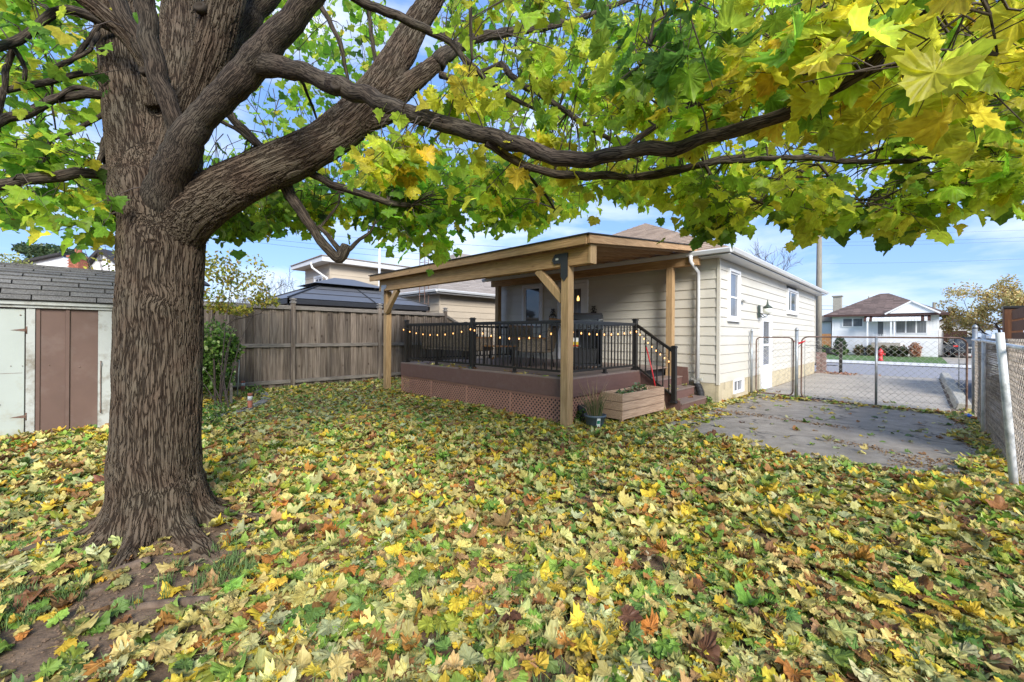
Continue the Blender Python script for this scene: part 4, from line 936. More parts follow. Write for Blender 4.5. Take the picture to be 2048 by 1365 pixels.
for z in (.30, 1.46):
    b = MB(); hh = .475
    b.prism([(hh - .13, z - .88 + .0), (hh + .0, z - .88 - .018), (hh + .0, z - .88 + .022), ], 0, .019, .024); b.box((.021, hh + .035, z - .88), (.012, .05, .10)); b.tube([(.03, hh + .012, z - .93), (.03, hh + .012, z - .83)], .008, 6); b.build('hinge', M['rust'], do_)
for (yy, zz, r_) in [(py[0] - .03 - .10 * k, .98 + .004 * k, .006) for k in range(4)] + [(py[0] - .05, 1.66, .009), (py[0] - .3, 1.4, .008), (py[0] - .22, .48, .008), (py[1] + .13, .98, .008), (py[3] + .1, .94, .01)]:
    b = MB(); b.lathe([(r_, 0), (r_, .004)], (SX + .0075 if yy < py[0] else SX - .007, yy, zz), 8, Matrix.Rotation(rad(90), 3, 'Y')); b.build('nail_head', M['rust'], sh)
ubox('door_seam', M['rust'], sh, SX + .0062, SX + .0075, py[0] - .9, py[0] - .03, .885, .890); ubox('kick_stain_board', M['fenceh'], sh, SX - .008, SX + .010, py[0] - .95, py[0] - .012, .0, .018)
b = MB(); b.tube([(SX + .03, py[4] + .03, 1.02), (SX + .05, py[4] + .03, .98), (SX + .03, py[4] + .03, .94), (SX + .03, py[4] + .03, .30), (SX + .05, py[4] + .03, .26)], .006, 5); b.build('hook', M['rust'], sh)
ubox('eave_board', M['whitew'], sh, SX - .02, SX + .045, SL, SY + .02, 1.762, 1.80); ubox('eave_board', M['whitew'], sh, SX - .02, SX + .075, SL, SY + .03, 1.802, 1.86)
# arched roof: courses bend over the curve
def arch(t): # t 0..1 along half the curve -> x offset back, z
    a = rad(78) * (1 - t) ; return (-1.06 * (1 - math.sin(a) / math.sin(rad(78))) , 1.86 + .56 * (math.cos(a) - math.cos(rad(78))) / (1 - math.cos(rad(78))))
NC = 13
for i in range(NC):
    t0, t1 = i / NC, min(1, (i + 1.12) / NC); xa, za = arch(t0); xb, zb2 = arch(t1); nx_, nz_ = (zb2 - za), -(xb - xa); ln_ = math.hypot(nx_, nz_); nx_, nz_ = nx_ / ln_, nz_ / ln_
    y = SL - R.uniform(0, .5) * 0 - ((i * .43) % 1) * .62
    while y < SY + .05:
        s, e = max(SL, y + .006), min(SY + .05 + R.uniform(-.01, .01), y + .612); y += .62
        if e - s < .05: continue
        l = .016 + R.uniform(0, .010); b = MB()
        o1, o2 = Vector((SX + .10 + xa + nx_ * l, 0, za + nz_ * l)), Vector((SX + .10 + xb + nx_ * .003, 0, zb2 + nz_ * .003)); i1, i2 = Vector((SX + .10 + xa, 0, za)), Vector((SX + .10 + xb, 0, zb2))
        vs = [(q.x, yy, q.z) for yy in (s, e) for q in (o1, o2, i2, i1)]; vs[0] = (vs[0][0], vs[0][1], vs[0][2] + R.uniform(-.004, .002)); 
        b.add(vs, [(0, 1, 2, 3), (7, 6, 5, 4), (0, 4, 5, 1), (3, 7, 4, 0), (2, 6, 7, 3)]); b.build('shingle', M['sh_grey'], sh)
b = MB(); pf = [arch(i / 10) for i in range(11)]; pf += [(-2.12 - q[0], q[1]) for q in pf[-2::-1]]
b.prism([(SX + .09 + q[0], q[1] - .008) for q in pf], 1, SL, SY + .0); b.build('roof_shell', M['roofdark'], sh)
b = MB()
for i in range(10):
    (xa, za), (xb, zb2) = pf[i], pf[i + 1]; b.beam((SX + .10 + xa, SY + .035, za - .02), (SX + .10 + xb, SY + .035, zb2 - .02), .03, .05)
b.build('rake_trim', M['whitew'], sh)
ml = thing('black_pipe', 'dark plastic pipe leaning behind the right corner of the shed', 'pipe', (SX - .25, SY + .12, 0))
b = MB(); b.tube([(0, 0, 0), (.05, .02, 1.0)], .05, 8); b.build('pipe', M['blackp'], ml)

# ------------------------------------------------------------------ neighbour's bungalow behind the fence
nbh = thing('beige_bungalow', 'beige sided bungalow with hip shingle roof behind the fence and pergola', 'house')
NX, NY = -13.0, 9.36
b = MB(); b.b2(-19.7, NX - .03, NY + .03, 20, -.1, 3.1); b.build('wall_core', M['beige'], nbh)
siding(nbh, 1, NX - .02, NY + .03, 20, .85, 3.0, .245, 1, M['beige'], joints=5); siding(nbh, 0, NY + .02, -19.7, NX - .03, .85, 3.0, .245, -1, M['beige'])
ubox('corner_trim', M['beige'], nbh, NX - .05, NX + .012, NY - .01, NY + .05, .8, 3.0)
a = (-20.1, NY - .4, 3.08); b_ = (NX + .4, NY - .4, 3.08); c_ = (NX + .4, 21, 3.08); e_ = (-20.1, 21, 3.08); xm2 = (a[0] + b_[0]) / 2; rp0 = (xm2, NY + 3.45, 5.45); rp1 = (xm2, 17, 5.45)
b = MB(); b.add([a, b_, c_, e_, rp0, rp1], [(0, 1, 4), (1, 2, 5, 4), (2, 3, 5), (3, 0, 4, 5), (0, 3, 2, 1)]); b.build('roof_deck', M['roofdark'], nbh)
shingle_face(nbh, a, b_, (xm2 + .001, rp0[1], 5.45), (xm2 - .001, rp0[1], 5.45), .15, .5, M['sh_gb'], 0, seed=5, colvar=.08); shingle_face(nbh, b_, c_, rp1, rp0, .15, .5, M['sh_gb'], 150, seed=6, colvar=.08)
gutter(nbh, NY - .4, 21, 1, NX + .4, 1, 3.08); gutter(nbh, -20.1, NX + .4, 0, NY - .4, -1, 3.08)
b = MB(); b.b2(NX, NX + .39, NY - .39, 20, 2.94, 2.955); b.b2(-20, NX, NY - .39, NY, 2.94, 2.955); b.build('soffit', M['white'], nbh)
at = thing('antenna_tower', 'rusty lattice antenna mast beside the beige bungalow', 'mast', (-13.25, 8.75, 0))
b = MB()
for (x, y) in ((-.17, 0), (.17, 0), (0, .28)): b.tube([(x, y, 0), (x * .96, y, 5.6)], .016, 5)
z = .3
while z < 5.5:
    b.beam((-.17, 0, z), (.17, 0, z), .014, .014); b.beam((-.17, 0, z), (0, .28, z), .012, .012); b.beam((.17, 0, z), (0, .28, z), .012, .012); z += .38
b.build('mast', M['rust'], at)
hosew = thing('white_pole', 'thin white pole rising in front of the beige two storey house', 'pole', P(759, 520, 16.5).tolist()[:2] + [0])
b = MB(); b.tube([(0, 0, 0), (0, 0, 5.6)], .045, 8); b.build('pole', M['white'], hosew)

# two storey house
tw = thing('two_storey_house', 'beige two storey house with white eaves behind the gazebo', 'house')
TX, TY = -20.5, 8.3
wl = onY(610, 560, TY)[0]; ztop = 4.85
tw_w = (onY(629, 550, TY)[0], onY(646, 550, TY)[0], 3.15, 4.35)
b = MB(); b.b2(wl - .0, TX - .03, TY + .03, 22, 0, ztop); b.build('wall_core', M['beige'], tw)
siding(tw, 1, TX - .02, TY + .03, 22, 2.2, ztop, .30, 1, M['beige'], joints=6); siding(tw, 0, TY + .02, wl, TX - .03, 2.2, ztop, .30, -1, M['beige'], [tw_w])
ubox('corner_trim', M['beige'], tw, TX - .06, TX + .02, TY - .02, TY + .05, 2.0, ztop)
window(tw, 0, TY, *tw_w, -1, .10, 'glass2', [('v', .5)])
b = MB(); b.prism([(TX + .45, ztop - .02), (TX + .45, ztop + .22), (wl - .5, ztop + .17), (wl - .5, ztop - .02)], 1, TY - .55, 22); b.build('eave_box', M['white'], tw)
b = MB(); b.prism([(TX + .5, ztop + .222), (wl - .55, ztop + .172), (wl - .55, ztop + .20), (TX + .5, ztop + .26)], 1, TY - .6, 22); b.build('roof', M['sh_gb'], tw)
b = MB(); x = TX + .10; b.tube([(TX - .9, TY - .55, ztop + .05), (TX - .9, TY - .50, ztop - .2), (x - .15, TY - .12, ztop - .75), (x - .12, TY - .08, 2.0)], .06, 5); b.build('downspout', M['white'], tw)

# gazebo
gz_ = thing('gazebo', 'dark grey metal gazebo with two tier roof standing behind the board fence', 'gazebo')
ga, gb, gc, gd = -16.4, -12.75, 4.0, 8.75; gex, gey = (ga + gb) / 2, (gc + gd) / 2
def tier(x0, x1, y0, y1, z0, x2, x3, y2, y3, z1, name, m):
    b = MB(); b.add([(x0, y0, z0), (x1, y0, z0), (x1, y1, z0), (x0, y1, z0), (x2, y2, z1), (x3, y2, z1), (x3, y3, z1), (x2, y3, z1)], [(0, 1, 5, 4), (1, 2, 6, 5), (2, 3, 7, 6), (3, 0, 4, 7), (4, 5, 6, 7)])
    return b.build(name, m, gz_)
tier(ga, gb, gc, gd, 2.44, gex - .55, gex + .55, gey - .95, gey + .95, 3.02, 'lower_roof', M['gaz'])
tier(gex - .85, gex + .85, gey - 1.28, gey + 1.28, 3.05, gex - .05, gex + .05, gey - .35, gey + .35, 3.36, 'upper_roof', M['gaz'])
b = MB()
for (p, q) in (((ga, gc), (gex - .55, gey - .95)), ((gb, gc), (gex + .55, gey - .95)), ((gb, gd), (gex + .55, gey + .95))): b = MB(); b.beam((p[0], p[1], 2.46), (q[0], q[1], 3.04), .05, .03); b.build('roof_rib', M['gazd'], gz_)
b = MB(); b.beam((gb, gey + .25, 2.46), (gex + .55, gey + .15, 3.03), .035, .02); b.build('roof_rib', M['gazd'], gz_)
for t in (.33, .66): b = MB(); b.beam((gb - (gb - gex - .55) * t, gc + (gey - .95 - gc) * t, 2.45 + .58 * t), (gb - (gb - gex - .55) * t, gd - (gd - gey - .95) * t, 2.45 + .58 * t), .018, .014); b.build('roof_rib', M['gazd'], gz_)
b = MB(); b.b2(gb - .06, gb, gc, gd, 2.28, 2.42); b.b2(ga, ga + .06, gc, gd, 2.28, 2.42); b.b2(ga, gb, gc, gc + .06, 2.28, 2.42); b.b2(ga, gb, gd - .06, gd, 2.28, 2.42); b.build('frame', M['gazd'], gz_)
for x in (ga + .1, gb - .15):
    for y in (gc + .1, gd - .15): ubox('post', M['gazd'], gz_, x - .06, x + .06, y - .06, y + .06, 0, 2.4)
b = MB(); b.b2(gex - .5, gex + .5, gey - .9, gey + .9, 2.98, 3.12); b.build('vent_collar', M['gazd'], gz_)

# far white house with chimney at left, behind the shed
fwh = thing('white_gabled_house', 'white gabled house far behind the shed, with a small attic window', 'house')
def dq(x, y, d): return P(x, y, d)
d0 = 24
C0 = P(60, 545, d0); C1 = P(228, 545, d0)
dirx = (C1 - C0); dirx[2] = 0; Ln = np.linalg.norm(dirx); dirx /= Ln; back = _fw0
def fpt(px, py, dd=0.0): return tuple(P(px, py, d0 + dd))
def slab(poly, dd, th, m, name, parent):
    b = MB(); vs = [fpt(x, y, dd) for x, y in poly]; vs2 = [tuple(np.array(v) + back * th) for v in vs]; n = len(poly)
    b.add(vs + vs2, [tuple(range(n)), tuple(range(2 * n - 1, n - 1, -1))] + [(i, i + n, (i + 1) % n + n, (i + 1) % n) for i in range(n)]); return b.build(name, m, parent)
slab([(20, 620), (20, 527), (118, 508), (160, 545), (160, 620)], 0, 6, M['whitefar'], 'side_wing', fwh)
slab([(160, 620), (160, 530), (196, 500), (250, 545), (250, 620)], -1, 6, M['whitefar'], 'gable_wall', fwh)
slab([(152, 540), (196, 496), (262, 545), (258, 549), (196, 503), (157, 544)], -1.3, 6, M['roofdark'], 'roof', fwh)
slab([(15, 527), (118, 505), (118, 509), (15, 531)], -.3, 6, M['roofdark'], 'roof', fwh)
slab([(193, 508), (202, 508), (202, 521), (193, 521)], -1.1, .1, M['glass2'], 'attic_window', fwh)
for k in range(5): slab([(160, 556 + k * 9), (250, 560 + k * 9), (250, 560.6 + k * 9), (160, 556.6 + k * 9)], -1.03, .03, M['found'], 'siding_line', fwh)
for k in range(4): slab([(25, 535 + k * 8), (140, 537 + k * 9), (140, 537.6 + k * 9), (25, 535.6 + k * 8)], -.03, .03, M['found'], 'siding_line', fwh)
ch = thing('brick_chimney', 'red brick chimney stack beside the white gabled house', 'chimney')
cpos = P(157, 520, 22.5)
b = MB(); b.box((cpos[0], cpos[1], 2.7), (.52, .52, 5.4), Matrix.Rotation(YAW, 3, 'Z')); b.build('stack', M['brick'], ch)
for k in range(26):
    for i in range(4):
        b = MB(); u = -.26 + i * .13 + (.065 if k % 2 else 0); p = Vector((cpos[0], cpos[1], 0)) + Matrix.Rotation(YAW, 3, 'Z') @ Vector((min(u, .20), -.265, 3.4 + k * .075)); b.box(p, (.12, .02, .062), Matrix.Rotation(YAW, 3, 'Z')); b.build('brick', M['brick'], ch)
b = MB(); b.box((cpos[0], cpos[1], 5.42), (.64, .64, .10), Matrix.Rotation(YAW, 3, 'Z')); b.build('crown', M['brick'], ch)
b = MB(); b.lathe([(.16, 0), (.15, .40)], (cpos[0], cpos[1], 5.45), 10); b.build('flue', M['brick'], ch)

# ------------------------------------------------------------------ across the street
FHY = 47.5; gzf = -.15
fh = thing('white_bungalow', 'white bungalow with brown hip roof and striped awning across the street', 'house')
def fx(px): return onY(px, 680, FHY)[0]
def fz(px, py): return onY(px, py, FHY)[2]
a0, a1 = fx(1664), fx(1876); zt = fz(1770, 629); zbm = fz(1770, 713)
zbm = -.2
b = MB(); b.b2(a0, a1, FHY, FHY + 9, zbm - .2, zt); b.build('wall', M['whitefar'], fh)
for k in range(22):
    z = zbm + .1 + k * (zt - zbm) / 23
    if z < zt - 1.35 or k > 20: ubox('siding_board', M['whitefar'], fh, a0 - .01, a1 + .01, FHY - .02 - (.01 if k < 6 else 0), FHY - .001, z, z + (zt - zbm) / 23 - .025)
k = a0
while k < a1:
    b = MB(); ubox('vertical_board', M['whitefar'], fh, k, k + .16, FHY - .012, FHY - .001, zt - 1.35, zt); k += .19
def fwin(px0, px1, py0, py1, n, name='window', gl='glass2'):
    x0, x1 = fx(px0), fx(px1); zt_, zb2_ = fz((px0 + px1) / 2, py0), fz((px0 + px1) / 2, py1); wd = (x1 - x0) / n
    f = ubox(name, M['whitefar'], fh, x0 - .06, x1 + .06, FHY - .07, FHY - .02, zb2_ - .07, zt_ + .07)
    for i in range(n):
        p = MB(); p.box((x0 + wd * (i + .5) - (x0 + x1) / 2, -.03, 0), (wd - .10, .01, zt_ - zb2_)); p.build('pane', M[gl], f)
fwin(1685, 1726, 638, 653, 2); fwin(1791, 1854, 639, 666, 3); fwin(1754, 1768, 640, 672, 1, 'front_door')
ov = .55; e0, e1 = a0 - ov, a1 + ov; ez = zt; pk = onY(1772, 588, FHY + 5)[2]; pxk = onY(1769, 588, FHY + 5)[0]
b = MB(); b.add([(e0, FHY - ov, ez), (e1, FHY - ov, ez), (e1, FHY + 9.5, ez), (e0, FHY + 9.5, ez), (pxk - .3, FHY + 4.6, pk), (pxk + .3, FHY + 4.6, pk)], [(0, 1, 5, 4), (1, 2, 5), (2, 3, 4, 5), (3, 0, 4), (0, 3, 2, 1)])
b.build('roof', M['sh_br'], fh)
shingle_face(fh, (e0, FHY - ov, ez), (e1, FHY - ov, ez), (pxk + .3, FHY + 4.6, pk), (pxk - .3, FHY + 4.6, pk), .3, .5, M['sh_br'], 0, seed=9, colvar=.3, thick=.02)
ubox('eave_trim', M['trimb'], fh, e0, e1, FHY - ov - .05, FHY - ov + .01, ez - .16, ez + .02); ubox('eave_trim', M['trimb'], fh, e1 - .0, e1 + .05, FHY - ov, FHY + 9, ez - .16, ez + .02)
# porch gable
g0, g1, gp = onY(1778, 623, FHY - .7)[0], onY(1872, 620, FHY - .7)[0], onY(1823, 604, FHY - .7)[2]
b = MB(); b.prism([(g0, ez + .03), (g1, ez + .03), ((g0 + g1) / 2, gp)], 1, FHY - .68, FHY + 1.5); b.build('gable', M['whitefar'], fh)
b = MB(); b.beam((g0 - .25, FHY - .75, ez - .02), ((g0 + g1) / 2, FHY - .75, gp + .06), .10, .12); b.beam((g1 + .25, FHY - .75, ez - .02), ((g0 + g1) / 2, FHY - .75, gp + .06), .10, .12); b.build('gable_trim', M['whitefar'], fh)
# awning
w0, w1_ = onY(1727, 632, FHY - 1)[0], onY(1862, 632, FHY - 1)[0]; nA = 22
for i in range(nA):
    xa = w0 + (w1_ - w0) * i / nA; xb = w0 + (w1_ - w0) * (i + 1) / nA; mm_ = M['trimb'] if i in (0, 2, nA - 1, nA - 3) else M['whitefar']
    b = MB(); b.prism([(FHY - .05, ez - .12), (FHY - 1.0, ez - .42 + (.02 if i % 2 else 0)), (FHY - 1.0, ez - .62), (FHY - .98, ez - .62), (FHY - .98, ez - .46), (FHY - .05, ez - .16)], 0, xa, xb - .01); b.build('awning_strip', mm_, fh)
for px in (1735, 1782, 1789):
    x = onY(px, 650, FHY - .9)[0]; ubox('porch_post', M['whitefar'], fh, x - .05, x + .05, FHY - .95, FHY - .85, gzf, ez - .5)
for i in range(16):
    x = onY(1746, 675, FHY - .9)[0] + i * .12; ubox('rail_bar', M['whitefar'], fh, x, x + .03, FHY - .92, FHY - .90, zt - 2.35, zt - 1.7)
ubox('porch_floor', M['conc'], fh, onY(1746, 675, FHY - .9)[0] - .1, onY(1790, 675, FHY - .9)[0] + .3, FHY - 1.0, FHY - .021, gzf, zt - 2.4)
o = onY(1675, 605, FHY + 2.5)
fc = thing('stone_chimney', 'pale stone chimney at the left side of the white bungalow', 'chimney')
b = MB(); b.b2(o[0] - .32, o[0] + .32, FHY + 2.2, FHY + 2.9, 0, onY(1675, 594, FHY + 2.5)[2]); b.b2(o[0] - .4, o[0] + .4, FHY + 2.1, FHY + 3.0, onY(1675, 594, FHY + 2.5)[2], onY(1675, 592, FHY + 2.5)[2]); b.build('stack', M['kerb'], fc)
gr = thing('brown_garage', 'low garage with dark brown door behind the dark parked car', 'garage')
GYY = FHY + 6; x0, x1 = onY(1877, 690, GYY)[0], onY(1955, 690, GYY)[0]; zt2 = onY(1900, 662, GYY)[2]
b = MB(); b.b2(x0, x1, GYY, GYY + 6, -.3, zt2 + .3); b.build('wall', M['whitefar'], gr)
ubox('garage_door', M['trimb'], gr, x0 + .3, x1 - .6, GYY - .06, GYY - .01, -.2, zt2)
gpk = onY(1893, 646, GYY)[2] + .2
b = MB(); b.prism([(x0 - .8, zt2 + .1), (x1 + 1.2, zt2 + .1), ((x0 * .65 + x1 * .35), gpk + .5)], 1, GYY + .1, GYY + 7); b.build('gable', M['whitefar'], gr)
b = MB(); b.beam((x0 * .65 + x1 * .35, GYY - .2, gpk + .55), (x1 + 1.4, GYY - .2, zt2 + .1), .5, .14); b.beam((x0 * .65 + x1 * .35, GYY - .2, gpk + .55), (x0 - .9, GYY - .2, zt2 + .1), .5, .14); b.build('roof', M['trimb'], gr)
wh2 = thing('white_shed_house', 'small white building with flat grey roof left of the white bungalow', 'house')
x0, x1 = onY(1600, 690, FHY + 3)[0], onY(1662, 690, FHY + 3)[0]; b = MB(); b.b2(x0, x1, FHY + 3, FHY + 8, -.3, onY(1650, 645, FHY + 3)[2]); b.build('wall', M['whitefar'], wh2)
b = MB(); zz = onY(1650, 644, FHY + 3)[2]; b.prism([(x0 - .3, zz), (x1 + .1, zz), (x1 + .1, zz + .7), (x0 + 1, zz + .5)], 1, FHY + 2.7, FHY + 8); b.build('roof', M['sh_gb'], wh2)
of = thing('orange_fence', 'orange wooden fence panel left of the white bungalow', 'fence')
x0, x1 = onY(1640, 690, FHY)[0], onY(1662, 690, FHY)[0]
for k in range(6): ubox('fence_board', M['orange'], of, x0 + (x1 - x0) * k / 6, x0 + (x1 - x0) * (k + .94) / 6, FHY, FHY + .03, -.2, onY(1650, 668, FHY)[2])

# hydrant
hp = G(1761, 722, -.14)
hd = thing('fire_hydrant', 'red fire hydrant on the lawn across the street', 'hydrant', (hp[0], hp[1], -.14))
b = MB(); b.lathe([(.17, 0), (.17, .05), (.11, .08), (.11, .50), (.15, .54), (.15, .60), (.12, .68), (.05, .76), (.03, .82)], (0, 0, 0), 14); b.build('barrel', M['red'], hd)
for (dx_, dy_) in ((1, 0), (-1, 0), (0, -1)):
    b = MB(); b.tube([(0, 0, .44), (dx_ * .20, dy_ * .20, .44)], .06, 8); b.tube([(dx_ * .19, dy_ * .19, .44), (dx_ * .24, dy_ * .24, .44)], .075, 8); b.build('nozzle', M['red'], hd)

# cars
def car(name, label, loc, rot, Lc, Wc, Hc, paint, rear_up=True):
    t = thing(name, label, 'car', loc, rot); h = Hc
    prof = [(-Lc / 2, .35), (-Lc / 2 - .0, .80), (-Lc / 2 + .06, .98), (-Lc / 2 + .30, h * .93), (-Lc / 2 + .55, h), (Lc * .10, h), (Lc * .24, 1.02), (Lc / 2 - .25, .92), (Lc / 2 - .03, .75), (Lc / 2, .35)]
    n = len(prof); b = MB()
    def wy(z): return Wc / 2 * (1.0 if z < .98 else 1 - .20 * (z - .98) / (h - .98))
    vs = []
    for s in (-1, 1):
        for (x, z) in prof: vs.append((x, s * wy(z), z))
    b.add(vs, [tuple(range(n - 1, -1, -1)), tuple(range(n, 2 * n))] + [(i, i + 1, i + 1 + n, i + n) for i in range(n - 1)] + [(n - 1, 0, n, 2 * n - 1)])
    b.build('body', paint, t, .03)
    g = MB()
    for s in (-1, 1):
        q = [(-Lc / 2 + .28, 1.04), (-Lc / 2 + .45, h - .10), (Lc * .08, h - .10), (Lc * .20, 1.04)]
        vs = [(x, s * (wy(z) + .006), z) for x, z in q]; g.add(vs, [(0, 1, 2, 3)] if s > 0 else [(3, 2, 1, 0)])
    g.build('side_windows', M['glass'], t, fix=False)
    g = MB(); xr = lambda z: -Lc / 2 + .06 + .24 * (z - .98) / (h * .93 - .98) - .012
    g.add([(xr(1.05), -wy(1.05) + .12, 1.05), (xr(1.05), wy(1.05) - .12, 1.05), (xr(h * .9), wy(h * .9) - .12, h * .9), (xr(h * .9), -wy(h * .9) + .12, h * .9)], [(0, 1, 2, 3)]); g.build('rear_window', M['glass'], t, fix=False)
    g = MB(); xf = lambda z: Lc * .24 - (Lc * .14) * (z - 1.02) / (h - 1.02) + .012
    g.add([(xf(1.08), -wy(1.08) + .1, 1.08), (xf(1.08), wy(1.08) - .1, 1.08), (xf(h * .95), wy(h * .95) - .12, h * .95), (xf(h * .95), -wy(h * .95) + .12, h * .95)], [(3, 2, 1, 0)]); g.build('windscreen', M['glass'], t, fix=False)
    for s in (-1, 1):
        g = MB(); g.box((-Lc / 2 + .02, s * (Wc / 2 - .13), .90), (.08, .26, .13)); g.build('tail_light', M['taill'], t, .01)
        g = MB(); g.box((Lc / 2 - .08, s * (Wc / 2 - .22), .76), (.16, .34, .12)); g.build('headlight', M['lampglass'], t, .01)
        g = MB(); g.box((Lc * .17, s * (Wc / 2 + .08), 1.06), (.10, .18, .13)); g.build('mirror', paint, t, .01)
        for e in (-1, 1):
            wh = MB(); rot_ = Matrix.Rotation(rad(90), 3, 'X'); wh.lathe([(.20, -.11), (.34, -.10), (.345, 0), (.34, .10), (.20, .11)], (e * Lc * .30, s * (Wc / 2 - .09), .345), 18, rot_); o_ = wh.build('wheel', M['rubber'], t)
            wh = MB(); wh.lathe([(.21, -.115), (.10, -.13), (.03, -.13)] if s > 0 else [(.03, .13), (.10, .13), (.21, .115)], (e * Lc * .30, s * (Wc / 2 - .09), .345), 12, rot_); wh.build('rim', M['chrome'], o_)
    g = MB(); g.box((-Lc / 2 - .03, 0, .52), (.12, Wc - .1, .22)); g.box((Lc / 2 + .02, 0, .48), (.12, Wc - .1, .24)); g.build('bumper', M['blackp'], t, .03)
    g = MB(); g.box((-Lc / 2 - .02, 0, .80), (.04, .5, .12)); g.build('number_plate', M['whitew'], t)
    return t
sp = G(1932, 707, -.14); k_ = 40.0
sp = P(1930, 690, 33.0)
car('dark_car', 'dark grey car parked in the driveway across the street with red tail light', (sp[0], sp[1] + 1.0, gzf + .02), rad(96), 4.5, 1.85, 1.62, M['suv'])
car('white_car', 'silver white car parked beyond the chain link fence beside the kerb', (1.95, 16.6, .01), rad(-90), 4.4, 1.75, 1.52, M['carw'])

# ------------------------------------------------------------------ poles and wires
def upole(name, label, x, y, z0, h, r_):
    t = thing(name, label, 'utility pole', (x, y, z0)); b = MB(); b.tube([(0, 0, -.2), (0, 0, h)], [r_, r_ * .7], 12); b.build('pole', M['pole'], t); return t
q = P(1637, 700, 24.0); upole('utility_pole', 'grey wooden utility pole beyond the far corner of the cream bungalow', q[0], q[1], -.2, 8.2, .17)
q2 = P(1868, 640, 75); upole('utility_pole', 'distant dark utility pole right of the white bungalow roof', q2[0], q2[1], -.3, 8.0, .30)
q3 = P(1737, 640, 75); upole('utility_pole', 'thin distant pole behind the roof of the white bungalow', q3[0], q3[1], -.3, 9.0, .12)
wr = thing('overhead_wires', 'thin overhead utility wires crossing the sky', 'wires')
b = MB()
def wire(pa, pb, sag, r_=.012):
    A, B = Vector(pa), Vector(pb); b = MB(); b.tube([A.lerp(B, t) - Vector((0, 0, sag * 4 * t * (1 - t))) for t in np.linspace(0, 1, 9)], r_, 3, False); b.build('wire', M['roofdark'], wr, fix=False)
for (ya, yb) in ((466, 530), (474, 545), (452, 500)): wire(P(420, ya, 24), P(1120, yb, 20), .1, .007)
for yy_ in (455, 462, 440, 498): wire(P(1640, yy_ + 30, 60), P(2300, yy_ + 8, 55), .3, .011)
for yy_ in (611, 618): wire(P(1500, yy_, 60), P(1760, yy_ + 2, 75), .0, .03)
wire(P(150, 480, 22), P(330, 510, 22), .1)

# ------------------------------------------------------------------ leaves as geometry
LEAFP = [(0, 0), (.12, -.10), (.31, -.17), (.37, -.04), (.53, -.02), (.67, .12), (.61, .24), (.73, .47), (.55, .46), (.40, .52), (.42, .69), (.26, .72), (.15, .85), (0, 1.0)]
OUT = LEAFP + [(-x, y) for x, y in LEAFP[-2:0:-1]]
OUT = np.array(OUT, float)
LOW = np.array([(0, 0), (.36, -.15), (.40, .03), (.66, .16), (.70, .46), (.42, .53), (.36, .70), (0, 1.0), (-.36, .70), (-.42, .53), (-.70, .46), (-.66, .16), (-.40, .03), (-.36, -.15)], float)
OVAL = np.array([(0, 0), (.22, .15), (.32, .42), (.22, .75), (0, 1.0), (-.22, .75), (-.32, .42), (-.22, .15)], float)
def template(kind, rg, curl, petiole=True, ring=False):
    o = {'full': OUT, 'low': LOW, 'oval': OVAL}[kind].copy(); c = np.array([[0, .24]]) if kind != 'oval' else np.array([[0, .45]])
    if kind == 'full' and ring:    # finer outline: shallow curves between the teeth
        nx = np.roll(o, -1, axis=0); md_ = (o + nx) / 2; md_ = c + (md_ - c) * rg.uniform(.93, 1.0, (len(o), 1)); o = np.stack([o, md_], 1).reshape(-1, 2)
    jig = rg.normal(0, .014, o.shape); jig[0] = 0; o = o + jig; n = len(o)
    if ring:
        mid = c + (o - c) * .52; pts = np.vstack([c, mid, o])
        fs = [(0, 1 + i, 1 + (i + 1) % n) for i in range(n)] + [(1 + i, 1 + n + i, 1 + n + (i + 1) % n) for i in range(n)] + [(1 + i, 1 + n + (i + 1) % n, 1 + (i + 1) % n) for i in range(n)]
    else:
        pts = np.vstack([c, o]); fs = [(0, 1 + i, 1 + (i + 1) % n) for i in range(n)]
    x, y = pts[:, 0], pts[:, 1]; r2 = x ** 2 + (y - .3) ** 2
    a, b_, c_ = rg.normal(0, curl), rg.normal(-curl * .3, curl), rg.normal(curl * .4, curl * .5)
    z = a * x ** 2 + b_ * (y - .3) ** 2 + c_ * np.abs(x) + rg.normal(0, curl * .12, len(x)) + curl * .25 * np.sin(6 * np.arctan2(x, y - .1)) * r2
    uv = np.stack([x, y], 1)
    v = np.stack([x, y, z], 1)
    if petiole:
        k = len(v); cv = rg.normal(0, .25); w_ = .012
        pv = np.array([[-w_, .02, 0], [w_, .02, 0], [w_ + cv * .25, -.35, .05], [-w_ + cv * .25, -.35, .05], [cv, -.85, -.05], [cv + w_, -.85, -.05]])
        v = np.vstack([v, pv]); uv = np.vstack([uv, np.full((6, 2), 0.0)])
        fs += [(k, k + 1, k + 2), (k, k + 2, k + 3), (k + 3, k + 2, k + 5), (k + 3, k + 5, k + 4)]
    return v, np.array(fs, np.int32), uv
